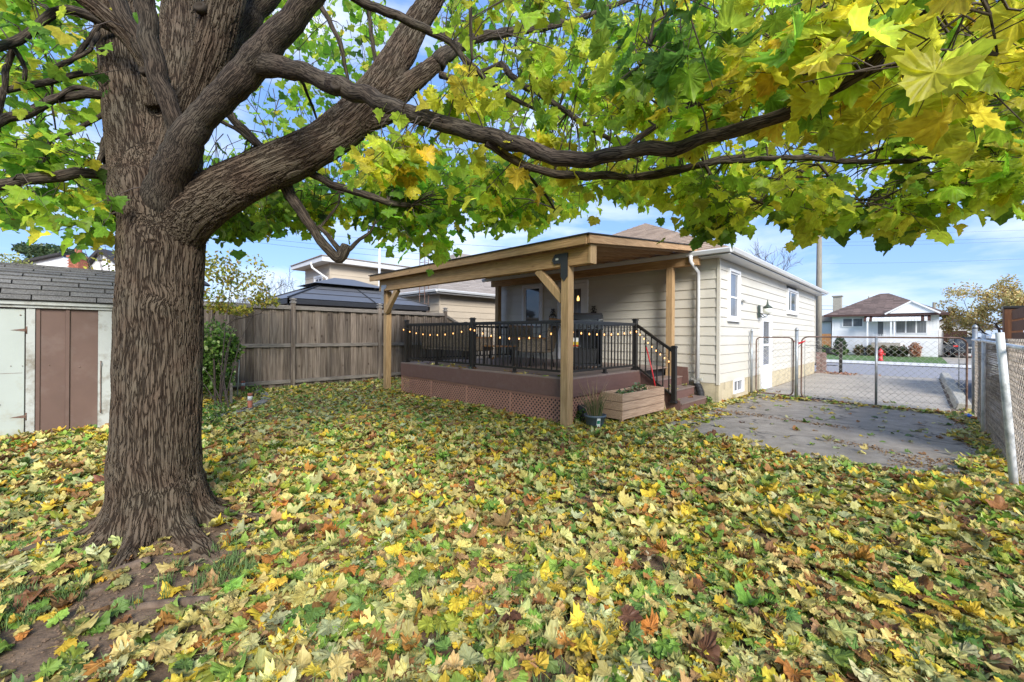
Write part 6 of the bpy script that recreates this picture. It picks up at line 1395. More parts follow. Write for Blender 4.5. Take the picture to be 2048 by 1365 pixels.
BR = [
 [(335, 420, 2.98, 50), (338, 372, 2.86, 42), (352, 325, 2.78, 35), (400, 240, 2.7, 31), (455, 182, 2.65, 30), (515, 120, 2.62, 33), (575, 52, 2.58, 27), (615, 0, 2.55, 26), (690, -110, 2.5, 24)],
 [(485, 140, 2.66, 26), (530, 128, 2.62, 26), (575, 136, 2.57, 21), (623, 150, 2.52, 19), (680, 174, 2.46, 19)],
 [(352, 320, 2.86, 26), (352, 262, 2.76, 18), (334, 195, 2.70, 18), (314, 147, 2.66, 19), (300, 80, 2.62, 19), (288, 0, 2.58, 20), (276, -90, 2.55, 20)],
 [(318, 165, 3.1, 22), (292, 110, 2.98, 16), (265, 60, 2.93, 16), (238, 10, 2.9, 16), (205, -80, 2.85, 14)],
 [(660, 165, 2.48, 20), (741, 197, 2.38, 19), (811, 226, 2.28, 18), (881, 247, 2.2, 18), (987, 272, 2.08, 17), (1075, 302, 1.98, 17), (1127, 323, 1.92, 17), (1215, 310, 1.83, 15), (1300, 299, 1.75, 15), (1349, 295, 1.7, 15), (1440, 269, 1.6, 14), (1507, 249, 1.53, 14), (1586, 222, 1.43, 14), (1646, 188, 1.36, 14), (1725, 146, 1.27, 13), (1784, 82, 1.18, 10), (1840, -5, 1.1, 7), (1880, -80, 1.0, 6)],
 [(1725, 150, 1.27, 11), (1765, 128, 1.25, 10), (1805, 120, 1.23, 9)],
 [(1750, 120, 1.25, 7), (1800, 70, 1.2, 6), (1860, 15, 1.15, 5), (1900, -60, 1.1, 4)],
 [(235, 342, 3.1, 20), (215, 345, 3.05, 14), (170, 347, 2.95, 11), (100, 353, 2.85, 12), (0, 371, 2.75, 12), (-120, 400, 2.6, 11)],
 [(232, 202, 3.2, 12), (205, 193, 3.1, 9), (160, 190, 3.0, 8), (120, 198, 2.95, 9), (60, 222, 2.85, 10), (0, 243, 2.75, 10), (-90, 275, 2.6, 9)],
 [(225, 150, 3.25, 9), (195, 145, 3.15, 6), (140, 152, 3.05, 6), (80, 168, 2.95, 7), (0, 182, 2.8, 7), (-80, 195, 2.7, 6)],
 [(215, 192, 3.1, 5), (150, 175, 3.0, 5), (110, 200, 2.9, 4), (90, 205, 2.9, 3)],
 [(235, 60, 3.2, 10), (200, 45, 3.1, 9), (150, 20, 3.0, 10), (120, 22, 2.95, 9), (80, 45, 2.9, 9), (45, 75, 2.85, 9), (0, 92, 2.75, 9), (-80, 110, 2.6, 8)],
 [(30, 95, 2.85, 6), (18, 125, 2.85, 6), (8, 180, 2.8, 5), (0, 230, 2.8, 4), (-8, 290, 2.8, 3)],
 [(30, 100, 2.85, 5), (50, 140, 2.85, 4), (45, 165, 2.85, 4)],
 [(195, 68, 3.1, 5), (178, 100, 3.0, 4), (150, 118, 3.0, 4), (112, 132, 2.9, 3), (108, 160, 2.9, 2)],
 [(200, 50, 3.1, 5), (165, 95, 3.05, 5), (140, 125, 3.0, 4), (110, 140, 3.0, 3), (104, 200, 3.0, 2), (112, 260, 3.0, 1.5)],
 [(222, 205, 3.2, 6), (212, 222, 3.1, 5), (190, 240, 3.1, 5), (140, 268, 3.0, 4), (100, 284, 3.0, 3), (86, 330, 2.9, 2)],
 [(228, 268, 3.15, 14), (215, 285, 3.1, 9), (200, 318, 3.05, 5), (192, 350, 3.0, 2)],
 [(226, 272, 3.15, 10), (205, 310, 3.1, 5), (216, 345, 3.1, 2)],
 [(572, 372, 3.2, 14), (590, 408, 3.22, 11), (618, 450, 3.25, 10), (650, 492, 3.3, 10), (668, 512, 3.32, 11), (680, 517, 3.34, 12), (688, 505, 3.35, 12), (694, 494, 3.36, 9)],
 [(684, 508, 3.35, 8), (704, 498, 3.36, 5), (720, 480, 3.4, 4), (742, 462, 3.45, 3), (752, 440, 3.5, 2)],
 [(636, 452, 3.28, 4), (655, 470, 3.3, 5), (678, 500, 3.34, 6)],
 [(640, 455, 3.28, 3), (660, 430, 3.35, 3), (676, 410, 3.4, 2), (680, 380, 3.5, 1.5)],
 [(595, 335, 3.2, 12), (620, 348, 3.25, 8), (700, 382, 3.3, 8), (776, 404, 3.4, 7), (830, 414, 3.45, 5)],
 [(870, 130, 3.7, 20), (905, 100, 3.75, 15), (960, 75, 3.9, 11), (1050, 60, 4.1, 9), (1130, 45, 4.3, 7), (1220, 15, 4.5, 5), (1320, -30, 4.8, 4)],
 [(600, -20, 2.55, 14), (660, -30, 2.6, 12), (716, 0, 2.65, 10), (765, 20, 2.65, 10), (811, 40, 2.65, 9), (860, 62, 2.7, 9), (902, 86, 2.7, 7), (934, 123, 2.7, 6), (1004, 183, 2.7, 5), (1075, 222, 2.7, 3)],
 [(902, 86, 2.7, 5), (925, 120, 2.7, 4), (945, 170, 2.7, 3), (960, 215, 2.7, 2)],
 [(1000, 130, 3.3, 8), (1046, 169, 3.2, 7), (1110, 208, 3.1, 6), (1170, 250, 3.0, 6), (1233, 288, 2.9, 5), (1300, 340, 2.8, 4)],
 [(880, 150, 3.7, 8), (930, 155, 3.6, 6), (1000, 130, 3.4, 6)],
 [(975, 285, 2.1, 10), (1010, 310, 2.15, 9), (1050, 330, 2.2, 9), (1110, 348, 2.25, 9), (1200, 352, 2.35, 9), (1300, 353, 2.45, 8), (1380, 334, 2.5, 8), (1440, 320, 2.55, 7), (1487, 312, 2.6, 6)],
 [(1270, 354, 2.4, 6), (1400, 330, 2.5, 6), (1500, 320, 2.55, 6), (1606, 316, 2.6, 6), (1680, 322, 2.6, 6), (1764, 324, 2.6, 6), (1867, 316, 2.6, 5), (1960, 300, 2.6, 3)],
 [(1700, 322, 2.6, 3), (1760, 298, 2.6, 3), (1830, 292, 2.6, 3), (1900, 285, 2.6, 2)],
 [(1410, 330, 2.5, 4), (1440, 375, 2.5, 4), (1520, 405, 2.5, 3), (1600, 418, 2.55, 3), (1700, 415, 2.6, 2.5), (1800, 405, 2.6, 2)],
 [(1600, 340, 2.6, 3), (1660, 380, 2.6, 3), (1720, 400, 2.6, 2.5), (1780, 395, 2.6, 2)],
 [(1640, 330, 2.6, 3), (1670, 370, 2.6, 2.5), (1700, 420, 2.6, 2)],
 [(1250, 300, 1.8, 7), (1330, 240, 1.8, 6), (1420, 200, 1.8, 5), (1500, 160, 1.8, 5), (1560, 110, 1.8, 4), (1610, 55, 1.8, 4), (1655, 0, 1.8, 3)],
 [(1400, 80, 2.6, 5), (1450, 25, 2.6, 5), (1500, 35, 2.6, 5), (1540, 60, 2.6, 3)],
 [(1550, 130, 1.9, 4), (1580, 100, 1.9, 3), (1640, 60, 1.9, 3)],
 [(455, 222, 3.6, 10), (480, 250, 3.65, 9), (505, 275, 3.7, 8), (528, 300, 3.7, 7)],
 [(425, 235, 3.5, 5), (470, 258, 3.6, 4), (512, 292, 3.7, 4)],
 [(500, 105, 3.4, 8), (470, 60, 3.3, 11), (455, 120, 3.2, 8)],
 [(440, 120, 3.0, 30), (490, 45, 3.05, 26), (545, -15, 3.1, 22), (600, -90, 3.2, 18)],
 [(500, 30, 3.6, 7), (530, 60, 3.65, 7), (560, 80, 3.7, 6)],
 [(640, 10, 4.2, 6), (680, 90, 4.3, 5), (700, 180, 4.4, 3)],
 [(735, 0, 4.3, 5), (742, 60, 4.3, 5), (752, 130, 4.3, 4)],
 [(940, 0, 2.2, 4), (942, 60, 2.2, 4), (944, 120, 2.2, 3)],
 [(1050, 345, 2.2, 4), (1090, 390, 2.5, 3), (1110, 420, 2.8, 2)],
 [(560, 135, 2.6, 6), (600, 160, 2.9, 4), (620, 200, 3.2, 3), (640, 260, 3.4, 2)],
 [(1960, -40, .98, 3), (1980, 30, .97, 2.5), (1995, 110, .97, 2)],
 [(1330, -60, 1.4, 4), (1310, 20, 1.38, 4), (1300, 90, 1.36, 3)],
]
for l in BR: branch(l, n=22 if l[0][3] > 20 else (12 if l[0][3] > 12 else 7))
# surface roots
for l in ([(300, 1135, 2.9), (200, 1165, 2.75), (110, 1195, 2.66), (20, 1250, 2.5)], [(420, 1210, 2.35), (330, 1215, 2.36), (240, 1232, 2.30), (160, 1262, 2.2)], [(250, 1175, 2.55), (190, 1195, 2.45), (150, 1200, 2.45)], [(470, 1085, 2.95), (520, 1100, 2.9), (590, 1120, 2.8)]):
    pp_ = []
    for (a, b_, d) in l:
        q = G(a, b_); q[2] = gz1(q[0], q[1]) + .004; pp_.append(q)
    sp_, sr_ = smooth_path(pp_, [.035, .024, .018, .008] if len(pp_) == 4 else [.02, .018, .008], .03)
    b = MB(); b.tube(sp_, sr_, 8); o = b.build('root', M['root'], tree, fix=False)

# foliage: clusters at the ends of twigs
SKP = np.array([tuple(s[0]) for s in SKEL]); 
def inpoly(x, y, poly):
    c = False; n = len(poly); j = n - 1
    for i in range(n):
        xi, yi = poly[i]; xj, yj = poly[j]
        if (yi > y) != (yj > y) and x < (xj - xi) * (y - yi) / (yj - yi) + xi: c = not c
        j = i
    return c
# lower outline of the crown in the photograph, used to place cluster centres at their own depths
LOWX = [-150, 0, 60, 110, 160, 200, 240, 330, 400, 440, 500, 560, 600, 640, 680, 740, 790, 830, 880, 930, 990, 1040, 1100, 1150, 1200, 1260, 1320, 1380, 1430, 1480, 1530, 1590, 1640, 1700, 1750, 1800, 1850, 1880, 1940, 2048, 2200]
LOWY = [470, 470, 470, 440, 505, 500, 480, 470, 470, 505, 470, 490, 460, 480, 440, 450, 500, 525, 510, 470, 475, 468, 462, 435, 415, 400, 418, 425, 490, 455, 420, 430, 500, 490, 470, 500, 500, 420, 430, 440, 440]
def low(x): return np.interp(x, LOWX, LOWY)
# regions: (x0,x1,y0,y1, d0,d1, clusters, leaves per cluster, cluster radius m, palette, size)
REG = [
 (2060, 2520, -60, 430, 1.4, 3.4, 70, 8, .16, 2, .115),
 (-60, 235, -60, 520, 2.6, 3.6, 82, 9, .16, 0, .105),
 (-120, 300, -120, 520, 3.8, 6.5, 130, 10, .24, 0, .115),
 (380, 780, -80, 430, 4.3, 7.5, 150, 10, .28, 0, .115),
 (395, 600, 380, 520, 3.6, 4.8, 52, 11, .15, 3, .11),
 (560, 800, 380, 520, 3.7, 5.0, 46, 10, .17, 0, .11),
 (740, 1000, 160, 330, 1.9, 2.4, 17, 8, 0.132, 1, 0.094),
 (720, 860, 270, 350, 2.0, 2.3, 8, 8, 0.121, 1, 0.094),
 (880, 1290, -40, 250, 1.9, 2.8, 57, 9, 0.165, 2, 0.094),
 (880, 1340, -80, 330, 4.5, 7.5, 135, 10, .30, 0, .115),
 (760, 1010, 340, 560, 3.2, 4.2, 52, 11, .17, 0, .11),
 (740, 1150, 330, 480, 4.0, 6.5, 60, 11, .26, 0, .115),
 (980, 1340, 330, 480, 3.2, 4.5, 49, 11, .17, 2, .11),
 (940, 1180, 280, 390, 2.0, 2.4, 8, 7, 0.110, 1, 0.098),
 (1180, 1420, 300, 430, 2.3, 3.0, 21, 9, 0.143, 2, 0.090),
 (1250, 1420, -60, 160, 1.25, 1.6, 6, 7, 0.132, 4, 0.098),
 (1290, 1500, 30, 260, 1.5, 2.1, 17, 8, 0.154, 2, 0.098),
 (1400, 1780, -60, 280, 1.15, 1.9, 32, 8, 0.165, 1, 0.098),
 (1620, 2090, -60, 180, .92, 1.4, 21, 6, .14, 1, .125),
 (1800, 2090, 0, 260, 1.3, 1.9, 14, 7, .14, 1, .12),
 (1350, 1900, -100, 240, 2.4, 4.5, 121, 9, 0.242, 0, 0.094),
 (1780, 2100, 160, 440, 1.9, 2.7, 42, 9, .16, 2, .11),
 (1860, 2100, 120, 440, 2.4, 3.6, 46, 9, .18, 3, .11),
 (1370, 1640, 380, 500, 2.9, 3.7, 29, 9, .13, 2, .105),
 (1380, 1480, 420, 520, 2.7, 3.1, 12, 8, 0.110, 3, 0.086),
 (1620, 1860, 400, 520, 2.5, 3.1, 27, 9, .13, 2, .11),
 (1500, 1880, 240, 420, 2.4, 3.4, 26, 8, 0.176, 1, 0.090),
 (1330, 1620, 260, 420, 2.2, 3.2, 36, 9, 0.165, 2, 0.090),
]
# a wider crown that continues above and around the frame
PALS = [TREEPAL, YELPAL, TREEPAL[2:5] + YELPAL[2:4] + [((.12, .22, .03), 14)], [((.10, .20, .03), 30), ((.16, .28, .035), 20), ((.24, .36, .04), 12), ((.36, .38, .05), 5)], [((.08, .17, .03), 26), ((.12, .24, .04), 20), ((.22, .34, .04), 14)]]
rt4 = np.random.default_rng(21)
_bp = [(q, r) for q, r in SKEL if r > .014]; _bv = np.array([tuple(q) for q, r in _bp]) - CAM; _bd = _bv @ _fw0; _bx = CX + F * (_bv @ _rt) / _bd; _by = CY - F * (_bv @ _up) / _bd; _bh = np.array([r for q, r in _bp]) * F / _bd
def covers(px, py, d, m):
    """is this spot in front of a limb that the photograph shows bare?"""
    return np.any((np.hypot(_bx - px, _by - py) < _bh + m) & (_bd > d) & (_bd < d + 3.5) & (_bd > 0))
cen, cr_, cn, cpal, csz = [], [], [], [], []
for (x0, x1, y0, y1, d0_, d1_, nc, nl, rr, pal, sz) in REG:
    m = 0; tries = 0
    while m < nc and tries < nc * 6:
        tries += 1; px = rt4.uniform(x0, x1); py = rt4.uniform(y0, y1); d = rt4.uniform(d0_, d1_)
        if py > low(px) - rr * .75 * F / d: continue
        # keep some openings to the sky
        g = mnoise.noise(Vector((px * .013, py * .013, d0_ * .2)))
        if g > .12 and rt4.uniform() < .85: continue
        p = P(px, py, d)
        if p[2] < 1.55: continue
        if covers(px, py, d, rr * .45 * F / d) and rt4.uniform() < .85: continue
        cen.append(p); cr_.append(rr); cn.append(nl); cpal.append(pal); csz.append(sz); m += 1
cen = np.array(cen); NCL = len(cen)
tw_b = MB(); Lp, Lt, Lnr, Ls, Lc = [], [], [], [], []
for i in range(NCL):
    c = Vector(cen[i]); dd = np.linalg.norm(SKP - cen[i][None], axis=1); dd = dd + np.where(SKP[:, 2] < cen[i][2] - .6, .5, 0); j = int(np.argmin(dd + rt4.uniform(0, .12, len(dd)))); s = Vector(SKP[j])
    if dd[j] > .9:   # far clusters hang on twigs of their own
        s = c + Vector((rt4.normal(0, .2), rt4.normal(0, .2), .55))
    mid = s.lerp(c, .5) + Vector((rt4.normal(0, .05), rt4.normal(0, .05), abs(rt4.normal(0, .06))))
    dcam = (c - Vector(CAM)).length
    if dcam < 5: r0 = .0035 + .0012 * dcam * rt4.uniform(.5, 1.3) / 3
    else: r0 = .0055
    tw_b.tube([s, s.lerp(mid, .6) + Vector((0, 0, .02)), mid, mid.lerp(c, .6), c, c + (c - mid).normalized() * cr_[i] * .8], [r0, r0 * .85, r0 * .7, r0 * .55, r0 * .45, r0 * .25], 4, False)
    n = cn[i]; off = rt4.normal(0, 1, (n, 3)) * np.array([.62, .62, .42]) * cr_[i]
    for k in range(3):   # side sprays
        e = c + Vector(off[k % n]) ; tw_b.tube([mid.lerp(c, .5 + .2 * k), mid.lerp(e, .75), e], [r0 * .45, r0 * .35, r0 * .2], 3, False)
    pos = cen[i][None] + off; outd = off + rt4.normal(0, .35, (n, 3)) * cr_[i]; outd[:, 2] *= .25; outd /= np.linalg.norm(outd, axis=1, keepdims=True) + 1e-6
    tip = outd * rt4.uniform(.35, 1.0, (n, 1)) + np.array([0, 0, -1.0]) * rt4.uniform(.35, 1.1, (n, 1)) + rt4.normal(0, .2, (n, 3))
    nr_ = outd * .7 + np.array([0, 0, 1.0]) * rt4.uniform(.2, 1.0, (n, 1)) + rt4.normal(0, .35, (n, 3))
    tone = rt4.normal(1, .13); cc = pick(PALS[cpal[i]], n, rt4, .16) * tone
    Lp.append(pos); Lt.append(tip); Lnr.append(nr_); Ls.append(np.clip(rt4.normal(csz[i], .024, n), .05, .15) * .78); Lc.append(cc)
Lp = np.vstack(Lp); _v = Lp - CAM; _d = _v @ _fw0; _px = CX + F * (_v @ _rt) / _d; _py = CY - F * (_v @ _up) / _d
keep = np.array([not (covers(a, b_, c, .05 * F / c) and rt4.uniform() < .72) for a, b_, c in zip(_px, _py, _d)])
Lp = Lp[keep]; Lt = np.vstack(Lt)[keep]; Lnr = np.vstack(Lnr)[keep]; Ls = np.concatenate(Ls)[keep]; Lc = np.clip(np.vstack(Lc)[keep], .01, .8)
NL = len(Lp); print('tree leaves', NL, 'clusters', NCL)
o = tw_b.build('twigs', M['barktw'], tree, fix=False); o['kind'] = 'stuff'
fr = frames(Lt, Lnr); tl = [template('full', rt4, .36, True, True) for _ in range(10)] + [template('full', rt4, .36, True) for _ in range(10)] + [template('low', rt4, .45, False) for _ in range(8)]
v_ = Lp - CAM; dep = v_ @ _fw0; lat = v_ @ _rt / dep; ver = v_ @ _up / dep; inview = (np.abs(lat) < 1.25) & (ver < .85) & (dep > .2)
ids = np.where(dep < 2.2, rt4.integers(0, 10, NL), np.where(dep < 4.5, rt4.integers(10, 20, NL), rt4.integers(20, 28, NL)))
big = np.argsort(-np.where(inview, Ls / dep, 0))[:300]; ib = np.zeros(NL, bool); ib[big] = True
for i in big:
    v, f, uv = tl[ids[i]]; w_ = (fr[i] @ v.T).T * Ls[i]; me = bpy.data.meshes.new('leaf'); me.from_pydata(w_.tolist(), [], f.tolist()); me.polygons.foreach_set('use_smooth', [True] * len(f))
    ul = me.uv_layers.new(name='UVMap'); ul.data.foreach_set('uv', uv[f.ravel()].astype(np.float32).ravel())
    ca = me.color_attributes.new('col', 'FLOAT_COLOR', 'POINT'); ca.data.foreach_set('color', np.tile([*Lc[i], 1.0], len(v)).astype(np.float32)); me.materials.append(M['leaf']); link('leaf', me, tree, Lp[i].tolist())
o = build_leaves('foliage', tl, ids[~ib], fr[~ib], Ls[~ib], Lp[~ib], Lc[~ib], M['leaf'], tree); o['kind'] = 'stuff'

# ------------------------------------------------------------------ shrubs, saplings, bare trees
def bush(name, label, cat, cpts, n, size, pal, kind='oval', stems=8, base=None, group=None, mt='leafs', tipdown=.3, seedv=3):
    """cpts = list of (centre, radii) ellipsoids"""
    t = thing(name, label, cat, base, 0, group); rq = np.random.default_rng(seedv); LP = []
    for (c, r_) in cpts:
        m = int(n / len(cpts)); u = rq.normal(0, 1, (m, 3)); u /= np.linalg.norm(u, axis=1, keepdims=True); u *= rq.uniform(.25, 1, (m, 1)) ** .5; LP.append(np.array(c)[None] + u * np.array(r_)[None])
    LP = np.vstack(LP); m = len(LP); b3 = np.array(base)[None]; LP = LP[(LP[:, 2] > b3[0, 2] + .02)]; m = len(LP)
    tip = rq.normal(0, 1, (m, 3)); tip[:, 2] -= tipdown; nr_ = rq.normal(0, .6, (m, 3)); nr_[:, 2] += 1
    tt = [template(kind, rq, .35, False) for _ in range(6)]
    o = build_leaves('foliage', tt, rq.integers(0, 6, m), frames(tip, nr_), rq.uniform(.6, 1.2, m) * size, LP - b3, np.clip(pick(pal, m, rq) * rq.normal(1, .15, (m, 1)), .01, .8), M[mt], t); o['kind'] = 'stuff'
    b = MB()
    for i in range(stems):
        q = LP[rq.integers(0, m)] - b3[0]; b.tube([(q[0] * .15, q[1] * .15, 0), (q[0] * .5, q[1] * .5, q[2] * .55), tuple(q)], [.014, .009, .004], 4, False)
    b.build('stems', M['barktw'], t, fix=False); return t
GP = [((.07, .15, .03), 20), ((.11, .22, .04), 16), ((.16, .27, .06), 10), ((.26, .34, .16), 7), ((.04, .09, .02), 8)]
YG = [((.42, .38, .06), 20), ((.30, .33, .06), 16), ((.20, .26, .06), 10), ((.50, .40, .08), 10), ((.34, .20, .06), 3)]
bx = G(425, 800); B0 = (-8.75, 1.85, 0)
bush('garden_shrub', 'leafy green shrub right behind the maple trunk, in front of the board fence', 'shrub', [(P(425, 690, 8.6), (.45, .45, .55)), (P(430, 755, 8.5), (.35, .35, .35)), (P(400, 730, 8.4), (.4, .4, .5)), (P(450, 700, 8.8), (.3, .3, .3)), (P(225, 700, 8.6), (.25, .25, .5))], 4200, .095, [((.10, .20, .04), 20), ((.16, .30, .06), 16), ((.24, .38, .09), 10), ((.34, .42, .20), 7), ((.06, .12, .03), 8)], base=B0, seedv=31, stems=4)
sap = bush('yellow_sapling', 'thin sapling with sparse yellow green leaves leaning over the board fence', 'tree', [(P(480, 540, 9.2), (.7, .7, .45)), (P(440, 540, 8.9), (.45, .45, .30)), (P(490, 575, 9.2), (.5, .5, .30)), (P(530, 600, 9.3), (.32, .32, .14)), (P(420, 600, 8.8), (.4, .4, .25)), (P(380, 530, 9.5), (.6, .6, .4)), (P(470, 620, 9.0), (.4, .35, .12))], 1500, .085, YG, base=(-9.3, 1.7, 0), stems=5, seedv=33)
b = MB(); q0 = Vector((0, 0, 0)); bp_ = Vector((-9.3, 1.7, 0)); b.tube([q0, Vector(P(425, 640, 8.9)) - bp_, Vector(P(450, 560, 9.0)) - bp_], [.022, .016, .006], 6); b.tube([Vector(P(405, 680, 8.9)) - bp_, Vector(P(470, 640, 9.0)) - bp_, Vector(P(520, 628, 9.1)) - bp_, Vector(P(550, 600, 9.2)) - bp_], [.012, .010, .008, .004], 6); b.build('trunk', M['barktw'], sap, fix=False)
fr2 = bush('yellow_sapling', 'few round yellow leaves on twigs between the shed and the maple trunk', 'tree', [(P(205, 490, 10), (.5, .5, .45)), (P(215, 545, 10), (.4, .4, .35))], 120, .10, YG, base=(-10.6, .6, 0), stems=6, seedv=35)
for (px, py, lab, r_) in ((430, 840, 'small low green plant near the paver edging behind the trunk', .22), (505, 800, 'dark green low plant beside the near red and white marker post', .24), (415, 860, 'leggy plant at the foot of the trunk on its right side', .2)):
    g = G(px, py); bush('low_plant', lab, 'plant', [((g[0], g[1], r_ * .7), (r_, r_, r_ * .7))], 150, .06, GP, base=(g[0], g[1], 0), stems=5, seedv=px)
q = onX(1216, 835, -4.05); bush('low_plant', 'dark leafy weed by the gap in the deck lattice', 'plant', [((-3.9, 5.62, .12), (.16, .14, .12))], 110, .055, GP, base=(-3.9, 5.62, 0), stems=4, seedv=77)
bush('low_plant', 'small green weed at the foot of the downspout', 'plant', [((-3.2, 9.05, .10), (.14, .10, .10))], 90, .05, GP, base=(-3.2, 9.05, 0), stems=4, seedv=78)
bush('planter_plant', 'silvery green plant growing in the wooden planter box', 'plant', [((-3.58, 6.9, .52), (.13, .22, .07)), ((-3.58, 6.4, .49), (.12, .3, .04))], 130, .06, [((.16, .26, .16), 5), ((.09, .16, .05), 5), ((.25, .22, .12), 3)], base=(-3.58, 6.9, .44), stems=4, seedv=79)
b = MB(); 
ubox('gap_shade_panel', M['gazd'], dk, -3.995 + .0, -3.975, 5.62, 5.86, -.02, .30)  # solid dark panel painting the shade of an opening in the lattice
# marker posts, stake, edging
for (px, py, h, lab) in ((500, 824, .34, 'short red and white marker post, the nearer of the two'), (486, 788, .30, 'short red and white marker post by the fence, the farther of the two')):
    g = G(px, py); t = thing('marker_post', lab, 'post', (g[0], g[1], 0), 0, None); b = MB(); b.lathe([(.04, 0), (.04, h * .62)], n=10); b.build('red_section', M['brick'], t); b = MB(); b.lathe([(.041, h * .62), (.041, h * .85)], n=10); b.build('white_band', M['white'], t); b = MB(); b.lathe([(.042, h * .85), (.042, h)], n=10); b.build('cap', M['brick'], t)
g = G(474, 800); t = thing('white_stake', 'thin white stake stuck in the ground beside the shrub', 'stake', (g[0], g[1], 0)); b = MB(); b.tube([(0, 0, 0), (.03, .03, .85)], .012, 6); b.build('stake', M['whitew'], t)
g = G(462, 812); t = thing('wooden_stake', 'short grey wooden stake at the edge of the shrub', 'stake', (g[0], g[1], 0)); b = MB(); b.box((0, 0, .22), (.05, .04, .46)); b.build('stake', M['fenceh'], t)
pe = thing('paver_edging', 'curved edging of grey pavers half covered by leaves near the fence', 'edging')
ept = [G(388, 853), G(420, 845), G(455, 836), G(485, 828), G(512, 818), G(532, 806), G(528, 794), G(515, 786)]
for i in range(len(ept) - 1):
    A, B = Vector(ept[i]), Vector(ept[i + 1]); n = max(1, int((B - A).length / .34))
    for k in range(n):
        c = A.lerp(B, (k + .5) / n); b = MB(); ang = math.atan2(B.y - A.y, B.x - A.x); b.box((c.x, c.y, .035), (.32, .17, .09), Matrix.Rotation(ang, 3, 'Z')); b.build('paver', M['paver'], pe, .006)

def bare_tree(name, label, base, h, spread, seed, r0=.12, depth=5, twig=M['barktw'], nb=3, lean=(0, 0), group=None, leaves=0, pal=None, lsize=.1, start=.3, minr=.006, openness=.55):
    t = thing(name, label, 'tree', base, 0, group); q = random.Random(seed); tk = MB(); tw_ = MB(); tips = []
    def rec(p, d, l, r_, lev):
        n = 3; pts_ = [p]; 
        for i in range(n):
            d = (d + Vector((q.gauss(0, .12), q.gauss(0, .12), q.gauss(.03, .08)))).normalized(); pts_.append(pts_[-1] + d * l / n)
        r1 = r_ * .68; (tk if lev <= 1 else tw_).tube(pts_, [r_ + (r1 - r_) * i / n for i in range(n + 1)], 7 if lev <= 1 else 4, False)
        if lev >= depth: tips.extend(pts_[1:]); return
        if lev >= depth - 1: tips.append(pts_[-1])
        for k in range(nb if lev else nb + 2):
            a = q.uniform(0, 6.28); e = q.uniform(openness * .5, openness * 1.35)
            ref = Vector((1, 0, 0)) if abs(d.x) < .8 else Vector((0, 1, 0)); u = d.cross(ref).normalized(); v = d.cross(u)
            nd = (d * math.cos(e) + (u * math.cos(a) + v * math.sin(a)) * math.sin(e) * spread).normalized()
            at_ = pts_[-1] if k < 2 else pts_[q.choice((1, 2))]
            rec(at_, nd, l * q.uniform(.6, .85), max(minr, r1 * q.uniform(.55, .8)), lev + 1)
    rec(Vector((0, 0, -.1)), Vector((lean[0], lean[1], 1)).normalized(), h * start, r0, 0)
    tk.build('trunk', M['barktw'], t, fix=False); o = tw_.build('twigs', twig, t, fix=False); o['kind'] = 'stuff'
    if leaves:
        rq = np.random.default_rng(seed); T = np.array([tuple(x) for x in tips]); LPp = T[rq.integers(0, len(T), leaves)] + rq.normal(0, .16, (leaves, 3)); tt = [template('oval', rq, .3, False) for _ in range(5)]
        tip = rq.normal(0, 1, (leaves, 3)); nr_ = rq.normal(0, 1, (leaves, 3)); o = build_leaves('foliage', tt, rq.integers(0, 5, leaves), frames(tip, nr_), rq.uniform(.6, 1.3, leaves) * lsize, LPp, pick(pal, leaves, rq), M['leafs'], t); o['kind'] = 'stuff'
    return t
q = P(2002, 690, 31); GOLD = [((.50, .42, .18), 20), ((.42, .32, .12), 12), ((.60, .50, .24), 12), ((.34, .18, .07), 4), ((.34, .35, .14), 8)]
bare_tree('golden_tree', 'round golden tree with thinning leaves above the parked cars on the right', (q[0], q[1], -.3), 7.8, 1.35, 8, .20, 5, leaves=15000, pal=GOLD, lsize=.145, start=.31, openness=.8)
q = P(2130, 690, 40); bare_tree('golden_tree', 'second golden tree at the right edge of the photo', (q[0], q[1], -.3), 7.0, 1.3, 9, .2, 5, leaves=3500, pal=GOLD, lsize=.17, start=.28, openness=.8)
q = P(1570, 690, 26); bare_tree('bare_tree', 'leafless tree rising behind the roof of the cream bungalow', (q[0], q[1], 0), 8.6, 1.0, 12, .13, 5, start=.34, openness=.55, minr=.008)
q = P(560, 690, 34); bare_tree('bare_tree', 'leafless branching tree between the sapling and the two storey house', (q[0], q[1], 0), 9.0, 1.1, 14, .16, 5, start=.27, openness=.6, minr=.010)
q = P(450, 690, 42); bare_tree('bare_tree', 'distant leafless tree behind the yellow sapling', (q[0], q[1], 0), 9.0, 1.1, 15, .16, 5, start=.27, openness=.6, minr=.012)
q = P(120, 690, 48); bush('conifer', 'dark feathery conifer behind the white gabled house', 'tree', [(P(110, 505, 48), (2.6, 2.6, .7)), (P(130, 520, 48), (3.2, 3.2, .7)), (P(70, 500, 49), (1.8, 1.8, .5))], 2600, .42, [((.06, .10, .05), 5), ((.10, .14, .06), 4)], base=(q[0], q[1], 0), stems=20, seedv=41)
q = P(20, 600, 19); bush('pale_bush', 'pale yellow green tree behind the left end of the shed roof', 'shrub', [(P(20, 540, 19), (.9, .9, .8)), (P(55, 560, 19.5), (.6, .6, .5))], 1500, .12, [((.42, .44, .14), 5), ((.28, .33, .10), 4)], base=(q[0], q[1], 0), seedv=43)
